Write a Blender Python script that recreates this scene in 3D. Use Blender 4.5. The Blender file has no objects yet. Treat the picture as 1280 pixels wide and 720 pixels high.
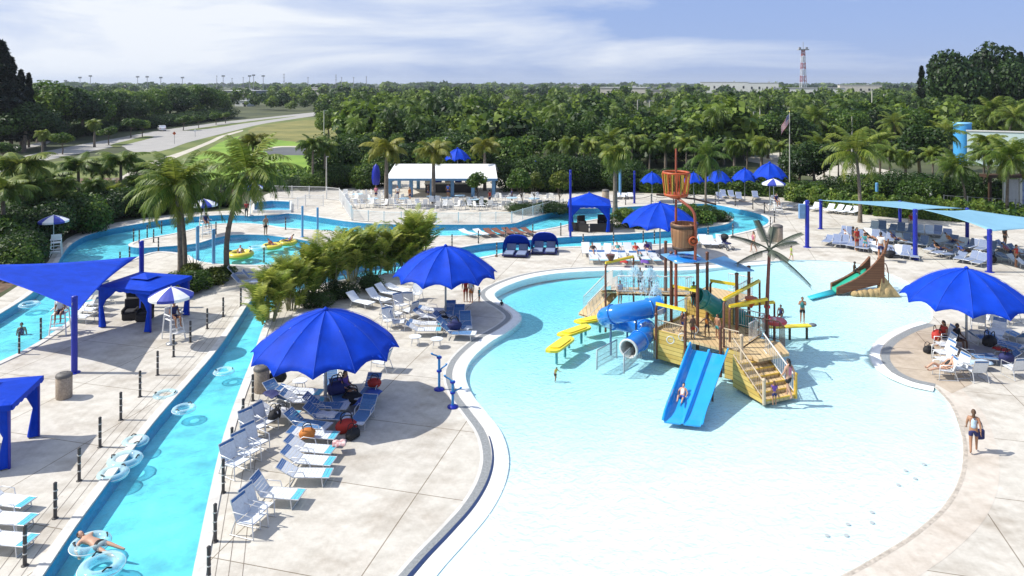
import bpy, bmesh, math, random
import numpy as np
from mathutils import Vector, Matrix, Euler
from mathutils.geometry import delaunay_2d_cdt
random.seed(7); rng = np.random.default_rng(7)
PI = math.pi
scene = bpy.context.scene
COL = scene.collection
CAM_H, FPX, CX, HY = 14.0, 900.0, 640.0, 104.0

# ------------------------------------------------------------------ survey helpers: plan positions taken off the photograph
def G(px, py, z=0.0):
    Y = FPX * (CAM_H - z) / (py - HY)
    return Vector(((px - CX) * Y / FPX, Y, z))
def AT(px, py, Y):
    return Vector(((px - CX) * Y / FPX, Y, CAM_H - (py - HY) * Y / FPX))
def GP(pts): return [tuple(G(x, y).xy) for x, y in pts]

def smooth(pts, n=4, closed=True):
    P = [Vector(p) for p in pts]; N = len(P); out = []
    for i in range(N if closed else N - 1):
        if closed: p0, p1, p2, p3 = P[i - 1], P[i], P[(i + 1) % N], P[(i + 2) % N]
        else: p0, p1, p2, p3 = P[max(i - 1, 0)], P[i], P[i + 1], P[min(i + 2, N - 1)]
        # centripetal-ish: damp tangents so uneven spacing does not overshoot
        d = (p2 - p1).length
        def tan(a, b, c):
            l1, l2 = (b - a).length, (c - b).length
            if l1 + l2 < 1e-6: return Vector((0,) * len(b))
            t = (c - a) / (l1 + l2)
            return t
        t1, t2 = tan(p0, p1, p2) * d, tan(p1, p2, p3) * d
        for k in range(n):
            u = k / n
            h1, h2 = 2*u**3 - 3*u**2 + 1, -2*u**3 + 3*u**2
            h3, h4 = u**3 - 2*u**2 + u, u**3 - u**2
            out.append(p1 * h1 + p2 * h2 + t1 * h3 + t2 * h4)
    if not closed: out.append(P[-1])
    return [tuple(p) for p in out]

# ------------------------------------------------------------------ materials
MAT = {}
def mat(name, col, rough=.6, metal=0., var=.10, scale=2.5, bump=0., col2=None, detail=4, spec=.5, bscale=None, coat=0.):
    if name in MAT: return MAT[name]
    m = bpy.data.materials.new(name); m.use_nodes = True
    nt = m.node_tree; b = nt.nodes['Principled BSDF']
    b.inputs['Roughness'].default_value = rough; b.inputs['Metallic'].default_value = metal
    b.inputs['Specular IOR Level'].default_value = spec
    b.inputs['Coat Weight'].default_value = coat
    tc = nt.nodes.new('ShaderNodeTexCoord')
    if var > 0 or col2:
        nz = nt.nodes.new('ShaderNodeTexNoise'); nz.inputs['Scale'].default_value = scale; nz.inputs['Detail'].default_value = detail
        nz.inputs['Roughness'].default_value = .65
        nt.links.new(tc.outputs['Object'], nz.inputs['Vector'])
        cr = nt.nodes.new('ShaderNodeValToRGB')
        cr.color_ramp.elements[0].position = .32; cr.color_ramp.elements[1].position = .68
        a = [max(0, c * (1 - var)) for c in col]; c2 = list(col2) if col2 else [min(1, c * (1 + var)) for c in col]
        cr.color_ramp.elements[0].color = (*a, 1); cr.color_ramp.elements[1].color = (*c2, 1)
        nt.links.new(nz.outputs['Fac'], cr.inputs['Fac']); nt.links.new(cr.outputs['Color'], b.inputs['Base Color'])
    else:
        b.inputs['Base Color'].default_value = (*col, 1)
    if bump:
        nb = nt.nodes.new('ShaderNodeTexNoise'); nb.inputs['Scale'].default_value = bscale or scale * 6; nb.inputs['Detail'].default_value = 5
        nt.links.new(tc.outputs['Object'], nb.inputs['Vector'])
        bp = nt.nodes.new('ShaderNodeBump'); bp.inputs['Strength'].default_value = bump; bp.inputs['Distance'].default_value = .05
        nt.links.new(nb.outputs['Fac'], bp.inputs['Height']); nt.links.new(bp.outputs['Normal'], b.inputs['Normal'])
    MAT[name] = m; return m

def leafmat(name, dark, mid, light, trans=.38):
    m = bpy.data.materials.new(name); m.use_nodes = True
    nt = m.node_tree; b = nt.nodes['Principled BSDF']; b.inputs['Roughness'].default_value = .5
    b.inputs['Specular IOR Level'].default_value = .4
    at = nt.nodes.new('ShaderNodeAttribute'); at.attribute_name = 'tone'
    oi = nt.nodes.new('ShaderNodeObjectInfo')
    ad = nt.nodes.new('ShaderNodeMath'); ad.operation = 'MULTIPLY_ADD'
    nt.links.new(oi.outputs['Random'], ad.inputs[0]); ad.inputs[1].default_value = .30
    nt.links.new(at.outputs['Fac'], ad.inputs[2])
    sb = nt.nodes.new('ShaderNodeMath'); sb.operation = 'SUBTRACT'; sb.inputs[1].default_value = .15
    nt.links.new(ad.outputs[0], sb.inputs[0])
    cr = nt.nodes.new('ShaderNodeValToRGB'); e = cr.color_ramp.elements
    e[0].position = 0; e[0].color = (*dark, 1); e[1].position = 1; e[1].color = (*light, 1)
    x = e.new(.5); x.color = (*mid, 1)
    nt.links.new(sb.outputs[0], cr.inputs['Fac']); nt.links.new(cr.outputs['Color'], b.inputs['Base Color'])
    tr = nt.nodes.new('ShaderNodeBsdfTranslucent'); nt.links.new(cr.outputs['Color'], tr.inputs['Color'])
    mx = nt.nodes.new('ShaderNodeMixShader'); mx.inputs['Fac'].default_value = trans
    nt.links.new(b.outputs[0], mx.inputs[1]); nt.links.new(tr.outputs[0], mx.inputs[2])
    nt.links.new(mx.outputs[0], nt.nodes['Material Output'].inputs['Surface'])
    MAT[name] = m; return m

# ------------------------------------------------------------------ mesh builder
class MB:
    def __init__(s): s.v = []; s.f = []; s.m = []; s.sm = []; s.mi = 0; s.T = None
    def add(s, vs, fs, smooth=False):
        o = len(s.v)
        for p in vs:
            p = Vector(p); s.v.append(s.T @ p if s.T else p)
        for f in fs: s.f.append([i + o for i in f]); s.m.append(s.mi); s.sm.append(smooth)
    def box(s, c, d, rz=0, rx=0, ry=0, bev=0.):
        x, y, z = d[0] / 2, d[1] / 2, d[2] / 2
        R = Euler((rx, ry, rz)).to_matrix(); c = Vector(c)
        if bev > 0:
            b = min(bev, x * .9, y * .9, z * .9); vs = []; 
            prof = [(-z, b), (-z + b, 0), (z - b, 0), (z, b)]
            rings = []
            for zz, ins in prof:
                X, Y = x - ins, y - ins; bb = b if ins == 0 else b * .6
                ring = [(X, -Y + bb), (X, Y - bb), (X - bb, Y), (-X + bb, Y), (-X, Y - bb), (-X, -Y + bb), (-X + bb, -Y), (X - bb, -Y)]
                rings.append([(px, py, zz) for px, py in ring])
            for r in rings: vs += [c + R @ Vector(p) for p in r]
            fs = [list(range(7, -1, -1)), list(range(24, 32))]
            for k in range(3):
                for i in range(8):
                    j = (i + 1) % 8; fs.append([k*8+i, k*8+j, (k+1)*8+j, (k+1)*8+i])
            s.add(vs, fs); return
        vs = [c + R @ Vector((a * x, b * y, e * z)) for a in (-1, 1) for b in (-1, 1) for e in (-1, 1)]
        s.add(vs, [(0,1,3,2), (4,6,7,5), (0,4,5,1), (2,3,7,6), (0,2,6,4), (1,5,7,3)])
    def tube(s, path, r, seg=6, cap=True, smooth=True):
        P = [Vector(p) for p in path]; n = len(P)
        R = r if isinstance(r, (list, tuple)) else [r] * n
        vs = []; up = None
        for i in range(n):
            t = (P[min(i + 1, n - 1)] - P[max(i - 1, 0)])
            if t.length < 1e-9: t = Vector((0, 0, 1))
            t.normalize()
            if up is None:
                up = Vector((0, 0, 1)) if abs(t.z) < .9 else Vector((1, 0, 0))
            a = (up - t * up.dot(t))
            if a.length < 1e-6: a = t.orthogonal()
            a.normalize(); b = t.cross(a); up = a
            for k in range(seg):
                an = 2 * PI * k / seg
                vs.append(P[i] + (a * math.cos(an) + b * math.sin(an)) * R[i])
        fs = []
        for i in range(n - 1):
            for k in range(seg):
                k2 = (k + 1) % seg
                fs.append([i*seg+k, i*seg+k2, (i+1)*seg+k2, (i+1)*seg+k])
        s.add(vs, fs, smooth)
        if cap: s.add(vs[:seg], [list(range(seg))[::-1]]); s.add(vs[-seg:], [list(range(seg))])
    def hollow(s, path, r, th, seg=14):
        s.tube(path, r, seg, cap=False); s.tube(path, r - th, seg, cap=False)
        # rim rings
        for end in (0, -1):
            P = [Vector(p) for p in path]
            t = (P[1] - P[0]) if end == 0 else (P[-1] - P[-2]); t.normalize()
            s.ring(P[end], t, r + .02, r - th, .05, seg)
    def ring(s, c, axis, ro, ri, h, seg=16):
        axis = Vector(axis).normalized(); a = axis.orthogonal().normalized(); b = axis.cross(a); c = Vector(c)
        vs = []
        for k in range(seg):
            d = a * math.cos(2*PI*k/seg) + b * math.sin(2*PI*k/seg)
            vs += [c + d*ro - axis*h/2, c + d*ro + axis*h/2, c + d*ri + axis*h/2, c + d*ri - axis*h/2]
        fs = []
        for k in range(seg):
            j = (k + 1) % seg
            for q in range(4):
                q2 = (q + 1) % 4
                fs.append([k*4+q, j*4+q, j*4+q2, k*4+q2])
        s.add(vs, fs, True)
    def lathe(s, prof, c=(0,0,0), seg=14, smooth=True, caps=True):
        c = Vector(c); vs = []
        for r, z in prof:
            for k in range(seg):
                an = 2*PI*k/seg; vs.append(c + Vector((r*math.cos(an), r*math.sin(an), z)))
        fs = []; n = len(prof)
        for i in range(n - 1):
            for k in range(seg):
                k2 = (k + 1) % seg; fs.append([i*seg+k, i*seg+k2, (i+1)*seg+k2, (i+1)*seg+k])
        s.add(vs, fs, smooth)
        if caps: s.add(vs[:seg], [list(range(seg))[::-1]]); s.add(vs[-seg:], [list(range(seg))])
    def torus(s, c, R, r, seg=20, sub=8, axis=(0,0,1), flat=1.):
        axis = Vector(axis).normalized(); a = axis.orthogonal().normalized(); b = axis.cross(a); c = Vector(c); vs = []
        for i in range(seg):
            d = a*math.cos(2*PI*i/seg) + b*math.sin(2*PI*i/seg)
            for k in range(sub):
                an = 2*PI*k/sub; vs.append(c + d*(R + r*math.cos(an)) + axis*r*flat*math.sin(an))
        fs = [[i*sub+k, ((i+1)%seg)*sub+k, ((i+1)%seg)*sub+(k+1)%sub, i*sub+(k+1)%sub] for i in range(seg) for k in range(sub)]
        s.add(vs, fs, True)
    def ell(s, c, rad, seg=10, rings=7, R=None):
        c = Vector(c); vs = [Vector((0,0,-1))]; 
        for i in range(1, rings):
            ph = -PI/2 + PI*i/rings
            for k in range(seg): vs.append(Vector((math.cos(ph)*math.cos(2*PI*k/seg), math.cos(ph)*math.sin(2*PI*k/seg), math.sin(ph))))
        vs.append(Vector((0,0,1)))
        vs = [Vector((p.x*rad[0], p.y*rad[1], p.z*rad[2])) for p in vs]
        if R is not None: vs = [R @ p for p in vs]
        vs = [c + p for p in vs]; fs = []
        for k in range(seg): fs.append([0, 1+(k+1)%seg, 1+k])
        for i in range(rings-2):
            for k in range(seg):
                a = 1+i*seg; b = a+seg; fs.append([a+k, a+(k+1)%seg, b+(k+1)%seg, b+k])
        a = 1+(rings-2)*seg
        for k in range(seg): fs.append([a+k, a+(k+1)%seg, len(vs)-1])
        s.add(vs, fs, True)
    def prism(s, poly, z0, z1, cap_bottom=False):
        n = len(poly); s.add([(x, y, z0) for x, y in poly] + [(x, y, z1) for x, y in poly],
            [[i, (i+1)%n, n+(i+1)%n, n+i] for i in range(n)] + [list(range(n, 2*n))] + ([list(range(n))[::-1]] if cap_bottom else []))
    def sheet(s, grid, th=.02, smooth=True):
        """a thick sheet from a grid of points"""
        H, W = len(grid), len(grid[0]); top = [Vector(p) for r in grid for p in r]
        bot = [p - Vector((0, 0, th)) for p in top]; n = H * W; fs = []
        for i in range(H-1):
            for j in range(W-1):
                q = [i*W+j, i*W+j+1, (i+1)*W+j+1, (i+1)*W+j]; fs.append(q); fs.append([n+k for k in q[::-1]])
        edge = [j for j in range(W)] + [i*W+W-1 for i in range(1, H)] + [(H-1)*W+j for j in range(W-2, -1, -1)] + [i*W for i in range(H-2, 0, -1)]
        for a, b in zip(edge, edge[1:] + edge[:1]): fs.append([a, n+a, n+b, b])
        s.add(top + bot, fs, smooth)
    def build(s, name, mats, parent=None, loc=None, rz=0):
        me = bpy.data.meshes.new(name); me.from_pydata(s.v, [], s.f)
        if not isinstance(mats, (list, tuple)): mats = [mats]
        for m in mats: me.materials.append(m)
        me.polygons.foreach_set('material_index', s.m); me.polygons.foreach_set('use_smooth', s.sm)
        me.update()
        o = bpy.data.objects.new(name, me); COL.objects.link(o)
        if parent: o.parent = parent
        if loc is not None: o.location = loc
        o.rotation_euler.z = rz
        return o

LABELS = {}
def tag(o, label, cat, group=None, kind=None):
    o['label'] = label; o['category'] = cat
    if group: o['group'] = group
    elif 'group' in o: del o['group']
    if kind: o['kind'] = kind
    LABELS.setdefault(label, []).append(o.name)
    return o
def thing(name, label, cat, loc=(0,0,0), rz=0, group=None):
    o = bpy.data.objects.new(name, None); COL.objects.link(o); o.empty_display_size = .2
    o.location = loc; o.rotation_euler = (0, 0, rz)
    if label is not None: tag(o, label, cat, group)
    return o
def struct(o): o['kind'] = 'structure'; return o
KIDS = {}
def dup(root, loc, rz=0, label=None, cat=None, group=None, scale=None):
    """copy a thing with its parts and sub-parts"""
    def cp(o, par):
        c = o.copy(); COL.objects.link(c)
        if par: c.parent = par
        for ch in o.children: cp(ch, c)
        return c
    r = cp(root, None); r.location = loc; r.rotation_euler = (0, 0, rz)
    if scale: r.scale = (scale,) * 3 if isinstance(scale, (int, float)) else scale
    tag(r, label, cat or root['category'], group)
    return r
class Kit:
    """a prototype that is moved into place the first time and copied afterwards"""
    def __init__(s, root): s.root = root; s.used = False
    def put(s, loc, rz=0, label='', cat='', group=None, scale=None):
        if not s.used:
            s.used = True; r = s.root; r.location = loc; r.rotation_euler = (0, 0, rz)
            if scale: r.scale = (scale,) * 3 if isinstance(scale, (int, float)) else scale
            return tag(r, label, cat, group)
        return dup(s.root, loc, rz, label, cat, group, scale if scale else 1.0)
def recolor(root, part, m):
    for ch in [root] + list(root.children_recursive):
        if ch.type == 'MESH' and (ch.name.split('.')[0] == part):
            ch.material_slots[0].link = 'OBJECT'; ch.material_slots[0].material = m

ORD = 'first second third fourth fifth sixth seventh eighth ninth tenth eleventh twelfth thirteenth fourteenth fifteenth sixteenth seventeenth eighteenth nineteenth twentieth twenty-first twenty-second twenty-third twenty-fourth twenty-fifth twenty-sixth twenty-seventh twenty-eighth'.split()

# ------------------------------------------------------------------ render, camera, world, sun
scene.render.engine = 'CYCLES'
scene.view_settings.view_transform = 'Standard'; scene.view_settings.look = 'None'
scene.view_settings.gamma = 1; scene.view_settings.use_curve_mapping = False
scene.view_settings.exposure = 0.38
scene.cycles.max_bounces = 6; scene.cycles.transparent_max_bounces = 12
scene.cycles.caustics_reflective = False; scene.cycles.caustics_refractive = False
scene.cycles.use_denoising = True
cam = bpy.data.cameras.new('Camera'); co = bpy.data.objects.new('Camera', cam); COL.objects.link(co)
co.location = (0, 0, CAM_H); co.rotation_euler = (PI/2, 0, 0)
cam.sensor_width = 36; cam.lens = 36 * FPX / 1280; cam.shift_y = -(360 - HY) / 1280
cam.clip_start = .5; cam.clip_end = 20000
scene.camera = co

SUN_EL, SUN_AZ = math.radians(47.5), math.radians(-1)     # light travels towards +X, slightly towards the viewer
sun = bpy.data.lights.new('sun', 'SUN'); so = bpy.data.objects.new('sun', sun); COL.objects.link(so)
sun.energy = 4.4; sun.angle = math.radians(.5); sun.color = (1, .965, .90)
ld = Vector((math.cos(SUN_AZ)*math.cos(SUN_EL), math.sin(SUN_AZ)*math.cos(SUN_EL), -math.sin(SUN_EL)))
so.rotation_euler = ld.to_track_quat('-Z', 'Y').to_euler(); so.location = (-30, 30, 60)
w = bpy.data.worlds.new('World'); scene.world = w; w.use_nodes = True
nt = w.node_tree; bg = nt.nodes['Background']
sky = nt.nodes.new('ShaderNodeTexSky'); sky.sky_type = 'NISHITA'; sky.sun_disc = False
sky.sun_elevation = SUN_EL; sky.sun_rotation = math.atan2(-ld.x, -ld.y)
sky.air_density = 1.0; sky.dust_density = .3; sky.ozone_density = 2.5; sky.altitude = 0
tc = nt.nodes.new('ShaderNodeTexCoord')
mp = nt.nodes.new('ShaderNodeMapping'); mp.inputs['Scale'].default_value = (1.0, 1.0, 5.5); mp.inputs['Location'].default_value = (1.7, 0.35, .2)
nt.links.new(tc.outputs['Generated'], mp.inputs['Vector'])
cn = nt.nodes.new('ShaderNodeTexNoise'); cn.inputs['Scale'].default_value = 2.6; cn.inputs['Detail'].default_value = 9; cn.inputs['Roughness'].default_value = .56
cn.inputs['Distortion'].default_value = .35
nt.links.new(mp.outputs[0], cn.inputs['Vector'])
# more cloud towards -X
sx = nt.nodes.new('ShaderNodeSeparateXYZ'); nt.links.new(tc.outputs['Generated'], sx.inputs[0])
ma = nt.nodes.new('ShaderNodeMath'); ma.operation = 'MULTIPLY_ADD'; ma.inputs[1].default_value = -.20
nt.links.new(sx.outputs['X'], ma.inputs[0]); nt.links.new(cn.outputs['Fac'], ma.inputs[2])
cr = nt.nodes.new('ShaderNodeValToRGB'); cr.color_ramp.elements[0].position = .42; cr.color_ramp.elements[1].position = .70
nt.links.new(ma.outputs[0], cr.inputs['Fac'])
tint = nt.nodes.new('ShaderNodeMix'); tint.data_type = 'RGBA'; tint.blend_type = 'MULTIPLY'; tint.inputs['Factor'].default_value = 1
nt.links.new(sky.outputs[0], tint.inputs['A']); tint.inputs['B'].default_value = (.62, .64, 1.0, 1)
hz = nt.nodes.new('ShaderNodeMix'); hz.data_type = 'RGBA'; hz.inputs['Factor'].default_value = .72
nt.links.new(tint.outputs['Result'], hz.inputs['A']); hz.inputs['B'].default_value = (3.35, 4.7, 7.9, 1)
mx = nt.nodes.new('ShaderNodeMix'); mx.data_type = 'RGBA'; mx.blend_type = 'MIX'
nt.links.new(cr.outputs['Color'], mx.inputs['Factor']); nt.links.new(hz.outputs['Result'], mx.inputs['A']); mx.inputs['B'].default_value = (8.2, 8.6, 9.2, 1)
nt.links.new(mx.outputs['Result'], bg.inputs['Color']); bg.inputs['Strength'].default_value = .085
# ================================================================== SETTING
def fill(name, outer, holes, z, m, zfun=None, inner_pts=()):
    """flat sheet with holes"""
    V = []; E = []
    for loop in [outer] + list(holes):
        o = len(V); n = len(loop); V += [Vector(p) for p in loop]; E += [(o+i, o+(i+1) % n) for i in range(n)]
    V += [Vector(p) for p in inner_pts]
    vs, es, fs, ov, oe, of = delaunay_2d_cdt(V, E, [], 2 if not holes else 0, 1e-5)
    if holes:
        def inside(p, loop):
            c = False; x, y = p; n = len(loop); j = n - 1
            for i in range(n):
                xi, yi = loop[i]; xj, yj = loop[j]
                if (yi > y) != (yj > y) and x < (xj-xi)*(y-yi)/(yj-yi)+xi: c = not c
                j = i
            return c
        keep = []
        for f in fs:
            c = sum((vs[i] for i in f), Vector((0, 0))) / len(f)
            if inside(c, outer) and not any(inside(c, h) for h in holes): keep.append(f)
        fs = keep
    mb = MB(); mb.add([(p.x, p.y, zfun(p) if zfun else z) for p in vs], [list(f) for f in fs])
    o = mb.build(name, m)
    bm = bmesh.new(); bm.from_mesh(o.data)
    for f in bm.faces:
        if f.normal.z < 0: f.normal_flip()
    bm.to_mesh(o.data); bm.free()
    return struct(o)
def wall_strip(mb, loop, z0, z1, closed=True):
    n = len(loop); R = range(n if closed else n - 1)
    for i in R:
        a, b = loop[i], loop[(i+1) % n]
        mb.add([(a[0], a[1], z0), (b[0], b[1], z0), (b[0], b[1], z1), (a[0], a[1], z1)], [[0, 1, 2, 3]])
def offset(loop, d, closed=True):
    n = len(loop); out = []
    for i in range(n):
        a = Vector(loop[i-1] if (closed or i > 0) else loop[i]); b = Vector(loop[i]); c = Vector(loop[(i+1) % n] if (closed or i < n-1) else loop[i])
        t1 = (b-a); t2 = (c-b)
        t = (t1.normalized() if t1.length > 1e-9 else Vector((0,0))) + (t2.normalized() if t2.length > 1e-9 else Vector((0,0)))
        if t.length < 1e-6: t = t1 if t1.length else Vector((1, 0))
        t.normalize(); out.append((b.x - t.y*d, b.y + t.x*d))
    return out
def band(mb, loop, d0, d1, z, closed=True):
    A, B = offset(loop, d0, closed), offset(loop, d1, closed); n = len(loop)
    for i in range(n if closed else n-1):
        j = (i+1) % n
        q = [(*A[i], z), (*A[j], z), (*B[j], z), (*B[i], z)]
        mb.add(q if d1 < d0 else q[::-1], [[0, 1, 2, 3]])
def curb(mb, loop, d0, d1, z0, z1, closed=True):
    """a raised strip with real sides"""
    band(mb, loop, d0, d1, z1, closed)
    for d in (d0, d1): wall_strip(mb, offset(loop, d, closed), z0, z1, closed)

# --- concrete with joints, stains
def concrete(name, base, stain, joint=4.6, jw=.018, rot=.25, stain_amt=.8):
    m = bpy.data.materials.new(name); m.use_nodes = True; nt = m.node_tree; b = nt.nodes['Principled BSDF']
    b.inputs['Roughness'].default_value = .8; b.inputs['Specular IOR Level'].default_value = .25
    N = nt.nodes.new; L = nt.links.new
    tc = N('ShaderNodeTexCoord'); mp = N('ShaderNodeMapping'); mp.inputs['Rotation'].default_value = (0, 0, rot); L(tc.outputs['Object'], mp.inputs[0])
    n1 = N('ShaderNodeTexNoise'); n1.inputs['Scale'].default_value = .42; n1.inputs['Detail'].default_value = 8; n1.inputs['Roughness'].default_value = .68; L(tc.outputs['Object'], n1.inputs[0])
    r1 = N('ShaderNodeValToRGB'); r1.color_ramp.elements[0].position = .47; r1.color_ramp.elements[1].position = .70
    r1.color_ramp.elements[0].color = (0, 0, 0, 1); r1.color_ramp.elements[1].color = (stain_amt,)*3 + (1,); L(n1.outputs['Fac'], r1.inputs[0])
    n2 = N('ShaderNodeTexNoise'); n2.inputs['Scale'].default_value = 1.7; n2.inputs['Detail'].default_value = 8; n2.inputs['Roughness'].default_value = .7; L(tc.outputs['Object'], n2.inputs[0])
    r2 = N('ShaderNodeValToRGB'); r2.color_ramp.elements[0].position = .3; r2.color_ramp.elements[1].position = .7
    r2.color_ramp.elements[0].color = (.80, .79, .77, 1); r2.color_ramp.elements[1].color = (1.1, 1.1, 1.1, 1); L(n2.outputs['Fac'], r2.inputs[0])
    mx = N('ShaderNodeMix'); mx.data_type = 'RGBA'; mx.inputs['A'].default_value = (*base, 1); mx.inputs['B'].default_value = (*stain, 1); L(r1.outputs[0], mx.inputs['Factor'])
    mu = N('ShaderNodeMix'); mu.data_type = 'RGBA'; mu.blend_type = 'MULTIPLY'; mu.inputs['Factor'].default_value = 1; L(mx.outputs['Result'], mu.inputs['A']); L(r2.outputs[0], mu.inputs['B'])
    # dark specks and small drips
    n3 = N('ShaderNodeTexVoronoi'); n3.inputs['Scale'].default_value = 1.1; n3.inputs['Randomness'].default_value = 1; L(tc.outputs['Object'], n3.inputs[0])
    r3 = N('ShaderNodeValToRGB'); r3.color_ramp.elements[0].position = .03; r3.color_ramp.elements[1].position = .07
    r3.color_ramp.elements[0].color = (.62, .58, .54, 1); r3.color_ramp.elements[1].color = (1, 1, 1, 1); L(n3.outputs['Distance'], r3.inputs[0])
    m3 = N('ShaderNodeMix'); m3.data_type = 'RGBA'; m3.blend_type = 'MULTIPLY'; m3.inputs['Factor'].default_value = .55; L(mu.outputs['Result'], m3.inputs['A']); L(r3.outputs[0], m3.inputs['B'])
    last = m3.outputs['Result']
    if joint:
        br = N('ShaderNodeTexBrick'); br.offset = 0; br.inputs['Scale'].default_value = 1; br.inputs['Brick Width'].default_value = joint; br.inputs['Row Height'].default_value = joint
        br.inputs['Mortar Size'].default_value = jw; br.inputs['Mortar Smooth'].default_value = 0; L(mp.outputs[0], br.inputs[0])
        br.inputs['Color1'].default_value = (1, 1, 1, 1); br.inputs['Color2'].default_value = (.95, .95, .95, 1); br.inputs['Mortar'].default_value = (.42, .38, .33, 1)
        m4 = N('ShaderNodeMix'); m4.data_type = 'RGBA'; m4.blend_type = 'MULTIPLY'; m4.inputs['Factor'].default_value = 1; L(last, m4.inputs['A']); L(br.outputs['Color'], m4.inputs['B']); last = m4.outputs['Result']
    L(last, b.inputs['Base Color'])
    n5 = N('ShaderNodeTexNoise'); n5.inputs['Scale'].default_value = 9; n5.inputs['Detail'].default_value = 6; L(tc.outputs['Object'], n5.inputs[0])
    bp = N('ShaderNodeBump'); bp.inputs['Strength'].default_value = .25; bp.inputs['Distance'].default_value = .02; L(n5.outputs['Fac'], bp.inputs['Height']); L(bp.outputs[0], b.inputs['Normal'])
    MAT[name] = m; return m
def water(name, tint, ripple=1.4, strength=.35, foam=0.):
    m = bpy.data.materials.new(name); m.use_nodes = True; nt = m.node_tree; N = nt.nodes.new; L = nt.links.new
    nt.nodes.remove(nt.nodes['Principled BSDF'])
    tc = N('ShaderNodeTexCoord')
    n1 = N('ShaderNodeTexNoise'); n1.inputs['Scale'].default_value = ripple; n1.inputs['Detail'].default_value = 5; n1.inputs['Distortion'].default_value = 1.2; L(tc.outputs['Object'], n1.inputs[0])
    bp = N('ShaderNodeBump'); bp.inputs['Strength'].default_value = strength; bp.inputs['Distance'].default_value = .25; L(n1.outputs['Fac'], bp.inputs['Height'])
    fr = N('ShaderNodeFresnel'); fr.inputs['IOR'].default_value = 1.28; L(bp.outputs[0], fr.inputs['Normal'])
    mu = N('ShaderNodeMath'); mu.operation = 'MULTIPLY'; mu.inputs[1].default_value = .75
    ge = N('ShaderNodeNewGeometry'); sz = N('ShaderNodeSeparateXYZ'); L(ge.outputs['True Normal'], sz.inputs[0])
    up = N('ShaderNodeMath'); up.operation = 'GREATER_THAN'; up.inputs[1].default_value = .2; L(sz.outputs['Z'], up.inputs[0])
    fb = N('ShaderNodeMath'); fb.operation = 'SUBTRACT'; L(up.outputs[0], fb.inputs[0]); L(ge.outputs['Backfacing'], fb.inputs[1]); fb.use_clamp = True
    fm = N('ShaderNodeMath'); fm.operation = 'MULTIPLY'; L(fr.outputs[0], fm.inputs[0]); L(fb.outputs[0], fm.inputs[1]); L(fm.outputs[0], mu.inputs[0])
    tr = N('ShaderNodeBsdfTransparent'); tr.inputs[0].default_value = (*tint, 1)
    gl = N('ShaderNodeBsdfGlossy'); gl.inputs['Roughness'].default_value = .06; L(bp.outputs[0], gl.inputs['Normal'])
    mx = N('ShaderNodeMixShader'); L(mu.outputs[0], mx.inputs[0]); L(tr.outputs[0], mx.inputs[1]); L(gl.outputs[0], mx.inputs[2])
    L(mx.outputs[0], nt.nodes['Material Output'].inputs['Surface'])
    MAT[name] = m; return m

DECK = concrete('deck_concrete', (.585, .55, .485), (.35, .30, .24))
APRON = concrete('apron_concrete', (.62, .57, .50), (.42, .36, .29), joint=3.3, rot=-.4)
WHITE_RIM = mat('rim_plaster', (.82, .82, .79), .6, var=.06, scale=3)
COPING = mat('coping_concrete', (.60, .575, .53), .7, var=.16, scale=1.6, bump=.2)
GRATE = mat('drain_grate', (.24, .25, .25), .7, var=.25, scale=12)
TILE_BLUE = mat('band_tile', (.035, .27, .46), .3, var=.15, scale=8)
AQUA_FLOOR = mat('river_plaster_caustics', (.16, .58, .66), .6, var=.30, scale=.7, detail=8)  # aqua plaster; noise mottling in its colour stands in for caustic light streaks
AQUA_DEEP = mat('leisure_plaster', (.045, .42, .58), .6, var=.2, scale=.5, detail=8)

river_outer = [(-300,520),(-160,465),(-60,424),(0,393),(45,363),(68,337),(78,319),(90,305),(110,294),(140,286),(180,279),(213,274),(247,271),(280,269),(313,270),
  (345,269),(361,267),(400,272),(443,278),(500,281),(545,281),(600,281),(640,280),(660,274),(690,266),(715,262),(760,260),(820,257),(885,255),(920,261),(950,268),(961,276),(951,284),(916,293),
  (873,302),(780,307),(700,309),(640,315),(600,322),(560,330),(500,341),(440,348),(390,358),(350,376),(330,406),(316,445),(298,490),(279,545),(261,620),(242,710),(224,800),(205,900),(-300,900)]
island = [(160,306),(180,299),(222,291),(263,281),(300,279),(330,281),(358,285),(400,288),(435,290),(480,291),(545,295),(600,294),(640,292),(690,285),(712,280),(760,272),(820,268),(885,263),(900,266),
  (912,270),(917,275),(906,281),(860,287),(780,293),(720,296),(680,299),(640,302),(600,306),(560,313),(520,320),(470,328),(430,335),(390,340),(345,352),(316,374),(298,400),(270,440),(240,475),(200,520),(165,565),(130,612),(95,660),
  (57,717),(20,775),(-50,900),(-298,899),(-298,620),(-160,540),(-60,480),(0,452),(30,438),(60,420),(85,402),(104,378),(120,354),(140,338),(160,326),(195,315),(232,318),(250,327),(290,331),(340,331),(385,327),(400,316),(390,303),(363,298),
  (330,294),(291,294),(269,298),(244,305),(200,309),(172,310)]
splash = [(505,735),(535,700),(565,668),(595,633),(613,600),(618,570),(610,540),(592,515),(575,492),(568,468),(576,448),(600,426),(630,408),(641,396),(630,385),(612,374),(609,365),(628,354),(660,344),(700,338),(760,335),(800,335),(850,335),(900,331),
  (960,327),(1000,325),(1060,328),(1100,338),(1133,352),(1156,372),(1166,392),(1160,404),(1135,412),(1108,428),(1100,446),(1112,464),(1138,477),(1168,484),(1188,507),(1202,548),(1201,588),(1182,628),(1142,665),(1100,692),(1055,717),(980,752),(880,785),(760,800),(640,795),(550,775)]
plunge = [(318,256),(340,254),(362,255),(362,266),(340,266),(318,266)]
RO = smooth(GP(river_outer), 4); IS = smooth(GP(island), 4); SP = smooth(GP(splash), 5); PL = GP(plunge)
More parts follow.
